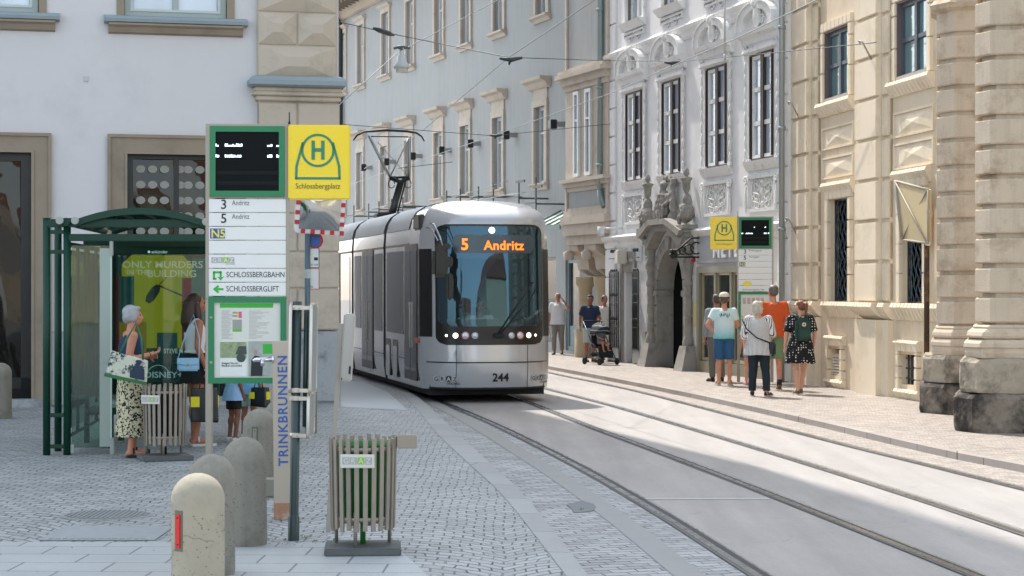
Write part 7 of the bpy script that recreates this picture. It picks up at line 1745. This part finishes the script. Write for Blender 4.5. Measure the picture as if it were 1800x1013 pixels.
shopper(457, 698, 24.4, 'second black shopping bag with a yellow block, half hidden behind the near stop sign', .11, .12, R(-20))

# ---- group round the far stop sign
t, P, T, rot, k, b = person(at_ground(1273, 38.2), R(-6), 1.76, 'man in a cream cap, mint green T-shirt and blue denim shorts',
    dict(eL=(-.32, -.10, 1.16), wL=(-.16, .06, .98), eR=(.26, .05, 1.15), wR=(.16, .22, 1.1)), 1.12, 'c98d70', .009)
hairdo(t, T, rot, k, '5a4a3e', 'short')
m, nt, bs = newmat('tie_dye_mint'); sp = N(nt, 'ShaderNodeSeparateXYZ'); nt.links.new(coords(nt), sp.inputs[0]); zz = math_(nt, 'ADD', sp.outputs[2], math_(nt, 'MULTIPLY', noise(nt, coords(nt), 7, 3), .12))
nt.links.new(ramp(nt, math_(nt, 'MULTIPLY', zz, .5), [(.46, rgb('4fb0a4')), (.54, rgb('a8d4dc')), (.62, rgb('cfe3e6')), (.78, rgb('c2e2e0'))]), bs.inputs['Base Color']); bs.inputs['Roughness'].default_value = .85
sh_ = shirt(t, P, k, 1.14, m, .6, belly=.02, name='t_shirt', flare=.01); trousers(t, P, k, 1.14, cloth('denim', '2b5880', .85, .15), 1.0, 'shorts', wide=1.1, seed=5); shoes(t, P, k, cloth('shoe_grey', 'b9b2a6'), sandal=True)
mb = MB(); c = T((0, -.01, .055)); mb.lathe([(.099*k, 0), (.098*k, .03*k), (.08*k, .07*k), (.04*k, .092*k), (0, .096*k)], c, 20, sy=1.1); mb.lathe([(.0, 0), (.095*k, 0)], c, 20, sy=1.1); cp = mb.build('cap', cloth('cream', 'd8d0bd'), t); mb = MB(); mb.add([(-.07, .08, .05+0), (.07, .08, .05), (.05, .17, .04), (-.05, .17, .04), (-.07, .08, .06), (.07, .08, .06), (.05, .17, .05), (-.05, .17, .05)], [(0, 3, 2, 1), (4, 5, 6, 7), (0, 1, 5, 4), (1, 2, 6, 5), (2, 3, 7, 6), (3, 0, 4, 7)]); o = mb.build('peak', cloth('cream', 'd8d0bd'), cp, P['hed'])
text('back_print', 'ZELDA', .08, cloth('print_grey', '4a6a70'), t, (-.13, -.165*k, 1.30*k), (R(84), 0, 0), bold=.002, ext=.004) if False else None
mb = MB(); rnd = random.Random(2)
for q in range(9): x = -.09+q*.022; mb.tube([(x, -.14, 1.33+rnd.uniform(-.03, .03)), (x+rnd.uniform(-.01, .02), -.145, 1.36+rnd.uniform(0, .05))], .006, 5)
sh2 = mb.build('back_print', cloth('print_grey', '4a6a70'), t)
t, P, T, rot, k, b = person(at_ground(1260, 39.8), R(15), 1.74, 'man in grey clothes standing mostly behind the man in the cream cap', dict(), 1.05, 'a86a5c', .011)
hairdo(t, T, rot, k, '4a4038', 'short'); shirt(t, P, k, 1.1, cloth('jacket_grey', '8a9096'), 1.9); trousers(t, P, k, 1.05, cloth('trouser_grey', '6a6660'), 1.97); shoes(t, P, k, M('leather_black', '15141a', .5))
# white-haired woman with striped blouse
t, P, T, rot, k, b = person(at_ground(1333, 34.4), R(-8), 1.64, 'white-haired woman in a loose striped blouse and navy trousers',
    dict(eR=(.27, .02, 1.14), wR=(.20, .20, 1.0), eL=(-.25, -.04, 1.12), wL=(-.26, .06, .88), aR=(.15, -.06, .09), tR=(.22, .08, .03), kR=(.13, .0, .5), aL=(-.11, .0, .09)), 1.22, 'c8957c', .009, yaw=-50, female=True)
hairdo(t, T, rot, k, 'b9b2a4', 'shag'); shirt(t, P, k, 1.28, mat_stripes('stripe_blouse', 'dcdad6', '3a4050', 9, 'A', .66), 1.25, hem=.76*k, flare=.05, belly=.03, name='blouse', female=True, folds=.014); trousers(t, P, k, 1.2, cloth('navy_dark', '17222e'), 1.95, wide=1.0); shoes(t, P, k, M('leather_black', '15141a', .5), M('sole_white', 'c9c9c6', .6))
cb = empty('shoulder_bag', at(1353, 613, 34.3), R(-20), 'small black shoulder bag on the striped-blouse woman’s right hip', 'bag'); mb = MB(); mb.bbox(-.10, .10, -.05, .06, -.13, .11, .03); mb.build('body', M('bag_black', '16171a', .5), cb); mb = MB(); mb.bbox(-.102, .102, -.056, -.045, .0, .115, .01); mb.build('flap', M('bag_black', '16171a', .5), cb)
o = cb.location; a = [Vector(o)+Vector((.0, -.05, .1)), at(1330, 594, 34.16), at(1312, 578, 34.16), at(1305, 562, 34.25), at(1304, 556, 34.45)]; mb = MB(); mb.tube([Matrix.Rotation(R(20), 4, 'Z') @ (p-Vector(o)) for p in a], .013, 6); mb.build('strap', M('bag_black', '16171a', .5), cb)
# orange man
t, P, T, rot, k, b = person(at_ground(1359, 36.7), R(3), 1.92, 'tall man in an orange T-shirt and olive green shorts facing the far sign',
    dict(eR=(.25, -.04, 1.13), wR=(.26, .07, .90), eL=(-.24, -.02, 1.14)), 1.06, 'c28467', .009, yaw=10)
hairdo(t, T, rot, k, '5f5650', 'short'); shirt(t, P, k, 1.14, cloth('orange', 'c4501f'), .65, belly=.01, name='t_shirt', flare=.02); trousers(t, P, k, 1.05, cloth('olive', '6f8460'), .95, 'shorts', wide=1.15); shoes(t, P, k, M('leather_brown', '6a3d2c', .6))
mb = MB()
for s_ in 'RL': mb.tube([P['a'+s_]+Vector((0, 0, -.04)), P['a'+s_]+Vector((0, 0, .09))], [.043*k, .044*k], 14)
mb.build('socks', cloth('sock_dark', '20242a'), t)
# polka dot woman
t, P, T, rot, k, b = person(at_ground(1407, 35.1), R(8), 1.65, 'woman with a reddish ponytail, black polka dot dress and dark green backpack',
    dict(eR=(.27, -.02, 1.13), wR=(.27, .04, .90), eL=(-.27, .0, 1.12), wL=(-.28, .07, .88), aR=(.04, .12, .09), tR=(.05, .27, .03), kR=(.09, .10, .50), aL=(-.1, -.16, .10), kL=(-.1, -.03, .5), tL=(-.11, .0, .03)), 1.22, 'cf9d84', .009, yaw=30, female=True)
hairdo(t, T, rot, k, '7a4a30', 'pony')
md = mat_spots('polka_dress', '121417', 'dcdcd8', 22, .26); shirt(t, P, k, 1.24, md, .85, hem=.9*k, name='dress_top', female=True)
mb = MB(); rings(mb, [(1.12*k, 0, 0, .17*k, .14*k), (.95*k, 0, 0, .225*k, .18*k), (.58*k, 0, -.01, .29*k, .23*k)]); bake(mb, 'dress_skirt', md, t, .011, 2, .022, 6, (1, 1, .1), 6); shoes(t, P, k, M('shoe_olive', '5f5a44', .7), M('sole_white', 'c9c9c6', .6))
L0 = Vector(at_ground(1407, 35.1)); bp = empty('backpack', L0+Vector((0.01, -.19, 1.21*k)), R(8), 'dark green square backpack with a round badge on the polka dot woman', 'backpack')
m_bp = M('backpack_green', '1d4038', .6, var=.08); mb = MB(); mb.bbox(-.135, .135, -.09, .06, -.20, .20, .045); mb.build('body', m_bp, bp); mb = MB(); mb.bbox(-.115, .115, -.125, -.08, -.17, .02, .03); mb.tube([(-.05, -.02, .2), (-.03, -.02, .25), (.03, -.02, .25), (.05, -.02, .2)], .01, 6); mb.build('front_pocket', m_bp, bp)
mb = MB(); mb.tube([(0, -.097, .09), (0, -.086, .09)], .036, 16); q = mb.build('badge', M('badge_cream', 'd9cfc4', .5), bp); mb = MB(); mb.tube([(0, -.1, .09), (0, -.095, .09)], .018, 10); mb.build('badge_emblem', M('badge_red', 'b4473a', .5), q)
for s_ in (-1, 1): mb = MB(); mb.tube([(s_*.09, .02, .19), (s_*.11, .10, .26), (s_*.13, .24, .2), (s_*.15, .28, .0), (s_*.14, .1, -.16)], .018, 6); mb.build('strap', m_bp, bp)
# child behind
t, P, T, rot, k, b = person(at_ground(1319, 38.3), R(0), 1.35, 'child with bare legs and pink shoes hidden behind the white-haired woman', dict(), .95, 'c9957c', .010, hs=1.12)
hairdo(t, T, rot, k, '6a5240', 'short'); shirt(t, P, k, 1.0, cloth('child_white', 'c4c4c2'), .6); trousers(t, P, k, 1.0, cloth('child_grey', '8a8d94'), .5, 'shorts'); shoes(t, P, k, M('shoe_pink', 'c98a98', .6))
# ---- far pavement: man on the phone, couple with a stroller
t, P, T, rot, k, b = person(at_ground(981, 56), R(172), 1.72, 'white-haired man in a white shirt walking with a hand to his ear',
    dict(eL=(-.34, .12, 1.30), wL=(-.16, .14, 1.56), eR=(.26, -.03, 1.14), wR=(.25, .08, .9), aR=(.09, .16, .09), tR=(.1, .31, .03), kR=(.1, .16, .5), aL=(-.09, -.2, .12), kL=(-.1, .04, .5), tL=(-.1, -.05, .04)), 1.15, 'b27c62', .011)
hairdo(t, T, rot, k, 'b4b2ae', 'short'); shirt(t, P, k, 1.2, cloth('shirt_white', 'd9dade'), .75, belly=.05, collar=True, flare=.03, hem=.86*k); trousers(t, P, k, 1.15, cloth('trouser_warm_grey', '8a847c'), 1.93); shoes(t, P, k, M('leather_black', '15141a', .5))
t, P, T, rot, k, b = person(at_ground(1037, 50.3), R(-160), 1.69, 'man in a navy polo shirt and pale shorts pushing the stroller',
    dict(eL=(-.26, .05, 1.14), wL=(-.20, .30, 1.08), eR=(.26, -.05, 1.14), wR=(.30, .05, .93)), 1.1, '9a6450', .011, yaw=-35)
hairdo(t, T, rot, k, '231c1a', 'short'); shirt(t, P, k, 1.14, cloth('navy_polo', '22314e'), .7, collar=True); trousers(t, P, k, 1.05, cloth('pale_grey', 'b5bdb8'), 1.0, 'shorts', wide=1.15); shoes(t, P, k, cloth('shoe_dark', '2a2c30'))
t, P, T, rot, k, b = person(at_ground(1063, 50.9), R(175), 1.68, 'dark-haired woman in a white summer dress walking beside the stroller', dict(eR=(.22, -.03, 1.14)), .95, 'a8705a', .011, yaw=25, female=True)
hairdo(t, T, rot, k, '2a1d18', 'bun'); md = cloth('dress_white', 'cfccc4'); shirt(t, P, k, 1.0, md, tank=True, hem=.95*k, female=True, name='dress_top'); mb = MB(); rings(mb, [(1.1*k, 0, 0, .13*k, .11*k), (.9*k, 0, 0, .19*k, .15*k), (.4*k, 0, 0, .26*k, .21*k)]); bake(mb, 'dress_skirt', md, t, .012, 2, .02, 6, (1, 1, .1), 6); shoes(t, P, k, M('leather_tan', '9a7a5a', .6))
# stroller
sl = empty('stroller', at_ground(1056, 48.6), R(-150), 'black pushchair with a striped hood and a small child sitting in it', 'stroller'); m_sf = M('stroller_frame', '3f5560', .4, .5); m_sc = cloth('stroller_black', '1a1f24')
for s_ in (-1, 1):
    mb = MB(); mb.tube([(s_*.24, -.42, 1.05), (s_*.24, -.1, .62), (s_*.22, .32, .16)], .014, 8); mb.tube([(s_*.24, -.32, .16), (s_*.23, -.02, .52), (s_*.22, .12, .45)], .013, 8); mb.tube([(s_*.23, -.3, .17), (s_*.22, .3, .17)], .01, 6); mb.build('frame', m_sf, sl)
    for y in (-.34, .34):
        mb = MB(); mb.lathe([(.055, -.015), (.085, -.018), (.088, 0), (.085, .018), (.055, .015), (.015, .012), (.0, .012)], (0, 0, 0), 18); mb.lathe([(0, -.015), (.055, -.015)], (0, 0, 0), 18); w = mb.build('wheel', m_rub, sl, (s_*.25, y, .089)); w.rotation_euler = (0, R(90), 0)
mb = MB(); mb.tube([(-.24, -.42, 1.05), (0, -.44, 1.06), (.24, -.42, 1.05)], .02, 8); mb.build('handle', m_rub, sl)
mb = MB(); mb.tube([(0, -.12, .80), (0, -.10, .50), (0, .16, .46), (0, .24, .22)], [.2, .2, .2, .16], 4, smooth=False); mb.v = [(x*1.1, y, z) if True else 0 for x, y, z in mb.v]
mb = MB()
for (a, b2) in (((-.14, .85), (-.08, .46)), ((-.08, .46), (.2, .44)), ((.2, .44), (.27, .22))):
    mb.add([(-.19, a[0], a[1]), (.19, a[0], a[1]), (.19, b2[0], b2[1]), (-.19, b2[0], b2[1]), (-.19, a[0]-.02, a[1]-.04), (.19, a[0]-.02, a[1]-.04), (.19, b2[0]-.02, b2[1]-.04), (-.19, b2[0]-.02, b2[1]-.04)], [(0, 1, 2, 3), (7, 6, 5, 4), (0, 4, 5, 1), (2, 6, 7, 3), (0, 3, 7, 4), (1, 5, 6, 2)])
mb.build('seat', m_sc, sl)
mb = MB(); mb.grid(lambda u, v: (.22*math.cos(math.pi*u), -.16+.40*math.sin(R(115)*v)*1.0*(.55+.45*math.sin(math.pi*u)), .72+.30*math.sin(math.pi*u)*math.cos(R(75)*v)), 16, 8); mb.build('hood', mat_stripes('hood_stripes', '20262b', '8a9296', 9, 'Z', .8), sl)
mb = MB(); mb.bbox(-.17, .17, -.22, .22, .2, .3, .03); mb.build('basket', m_sc, sl)
cp = (Vector(at_ground(1056, 48.6))+Matrix.Rotation(R(-150), 3, 'Z') @ Vector((0, -.02, .30)))
t, P, T, rot, k, b = person(cp, R(-150), .95, 'small child sitting in the pushchair with bare legs', dict(pel=(0, 0, .45), wai=(0, -.02, .6), che=(0, -.03, .78), nek=(0, -.04, .95), hed=(0, -.02, 1.13), sR=(.17, -.03, .9), sL=(-.17, -.03, .9), eR=(.22, .1, .7), eL=(-.22, .1, .7), wR=(.12, .3, .62), wL=(-.12, .3, .62), hR=(.09, .0, .42), hL=(-.09, 0, .42), kR=(.14, .4, .44), kL=(-.14, .4, .44), aR=(.13, .48, .08), aL=(-.13, .46, .12), tR=(.14, .6, .05), tL=(-.14, .6, .09)), 1.0, 'b98468', .011, hs=1.35)
hairdo(t, T, rot, k, '4a3328', 'short'); shirt(t, P, k, 1.05, cloth('child_blue', '6a7f9a'), .6, hem=.42*k)
# tram driver behind the windscreen
dl = TR.matrix_world if False else Matrix.Translation(TR.location) @ Matrix.Rotation(TR.rotation_euler.z, 4, 'Z')
p = dl @ Vector((.02, 1.25, .42))
t, P, T, rot, k, b = person(p, TR.rotation_euler.z+math.pi, 1.75, 'tram driver in a white shirt sitting behind the windscreen', dict(pel=(0, 0, .5), wai=(0, .0, .66), che=(0, .0, .86), nek=(0, .0, 1.05), hed=(0, .03, 1.21), sR=(.18, 0, .99), sL=(-.18, 0, .99), eR=(.27, .12, .74), eL=(-.27, .12, .74), wR=(.2, .36, .70), wL=(-.2, .36, .70), hR=(.1, .0, .48), hL=(-.1, 0, .48), kR=(.14, .42, .5), kL=(-.14, .42, .5), aR=(.14, .42, .09), aL=(-.14, .42, .09), tR=(.14, .56, .03), tL=(-.14, .56, .03)), 1.1, 'b98a74', .011)
hairdo(t, T, rot, k, '4a4440', 'short'); shirt(t, P, k, 1.15, cloth('driver_white', 'dcdee2'), .8, hem=.48*k); trousers(t, P, k, 1.05, cloth('black', '101114'), 1.9)
# ================================================================== THE STREET BEHIND THE CAMERA (seen in glass, and from the side)
def street_house(x, y, ux, uy, w, h, d, colour, label, storeys=4, cols=6, trim='cfc8ba'):
    pl = Plane(x, y, ux, uy); b = empty('street_house', pl.o, pl.rz, label, 'building', 'houses lining the street behind the camera')
    hs_ = (h-1)/storeys; holes = []; cw_ = w/cols
    for i in range(cols):
        for j in range(storeys): c = cw_*(i+.5); z = hs_*j+(.95 if j else .1); holes.append((c-.55, c+.55, z, z+(1.9 if j else 2.6)))
    mb = MB(); wall_holes(mb, 0, w, 0, h, holes, .2); mb.quad((w, 0, 0), (w, d, 0), (w, d, h), (w, 0, h)); mb.quad((0, d, 0), (0, 0, 0), (0, 0, h), (0, d, h)); mb.quad((w, d, 0), (0, d, 0), (0, d, h), (w, d, h)); mb.build('wall', M('house_'+colour, colour, .9, var=.06), b)
    for a, c, z0, z1 in holes:
        window(b, a, c, z0, z1, .14, fr_w, pn_g); mb = MB(); frame(mb, a-.14, c+.14, z0-.05, z1+.14, .14, -.06, .01, False); mb.box(a-.2, c+.2, -.12, .0, z0-.12, z0); mb.build('window_surround', M('trim_'+trim, trim, .8), b)
    mb = MB(); mould(mb, -.1, w+.1, [(.05, -.4), (.2, -.2), (.45, 0), (.45, .15)], 0, h); mb.build('cornice', M('trim_'+trim, trim, .8), b)
    mb = MB(); loft(mb, [[(-.2, -.3, h+.15), (w+.2, -.3, h+.15), (w+.2, d, h+.15), (-.2, d, h+.15)], [(-.2, d*.5, h+3.5), (w+.2, d*.5, h+3.5), (w+.2, d*.5+.1, h+3.5), (-.2, d*.5+.1, h+3.5)]]); mb.build('roof', _m['roof_tiles'], b)
    return b
street_house(21, -16, .05, -1, 18, 9, 8, 'd8c9a8', 'low cream house across the square, nearest behind the camera', 2, 6)
street_house(22.5, -37, .05, -1, 20, 8.5, 8, 'b9a48a', 'low tan house across the square, farther behind the camera', 2, 7)
street_house(12, -64, -1, 0, 34, 8, 9, 'c9b9a2', 'long beige house closing the square far behind the camera', 2, 10)
rnd = random.Random(21)
def conifer(x, y, h, r, label):
    t = empty('conifer_tree', (x, y, 0), 0, label, 'tree', 'trees behind the camera'); mb = MB(); mb.tube([(0, 0, 0), (0.05, 0, h*.5), (0, 0, h*.97)], [.28, .16, .03], 8)
    for k in range(40): z = h*(.12+.8*k/40); a = k*2.4; l = r*(1-z/h)*.9; mb.tube([(0, 0, z), (l*math.cos(a), l*math.sin(a), z-.15)], [.04, .01], 4)
    mb.build('trunk', M('bark', '4a3a2c', .9, var=.2), t); mb = MB()
    for k in range(5200):
        z = h*rnd.uniform(.08, 1)**.9; rr = r*(1-z/h)**.8*rnd.uniform(.35, 1.1)*(1+.25*math.sin(z*4+rnd.random())); a = rnd.uniform(0, 6.283); p = Vector((rr*math.cos(a), rr*math.sin(a), z)); s = rnd.uniform(.09, .2); d = Vector((rnd.gauss(0, 1), rnd.gauss(0, 1), rnd.gauss(0, .6))).normalized()*s; e = d.cross(Vector((rnd.gauss(0, 1), rnd.gauss(0, 1), rnd.gauss(0, 1)))).normalized()*s*.5
        mb.add([p-d, p+e, p+d, p-e], [(0, 1, 2, 3)])
    mb.build('crown', M('needles', '4f6a34', .7, var=.5, nscale=.8), t)
conifer(-16, -24, 11.5, 2.8, 'tall conifer behind the camera mirrored in the tram windscreen'); conifer(-21, -30, 8, 2.6, 'shorter conifer standing farther left behind the camera')
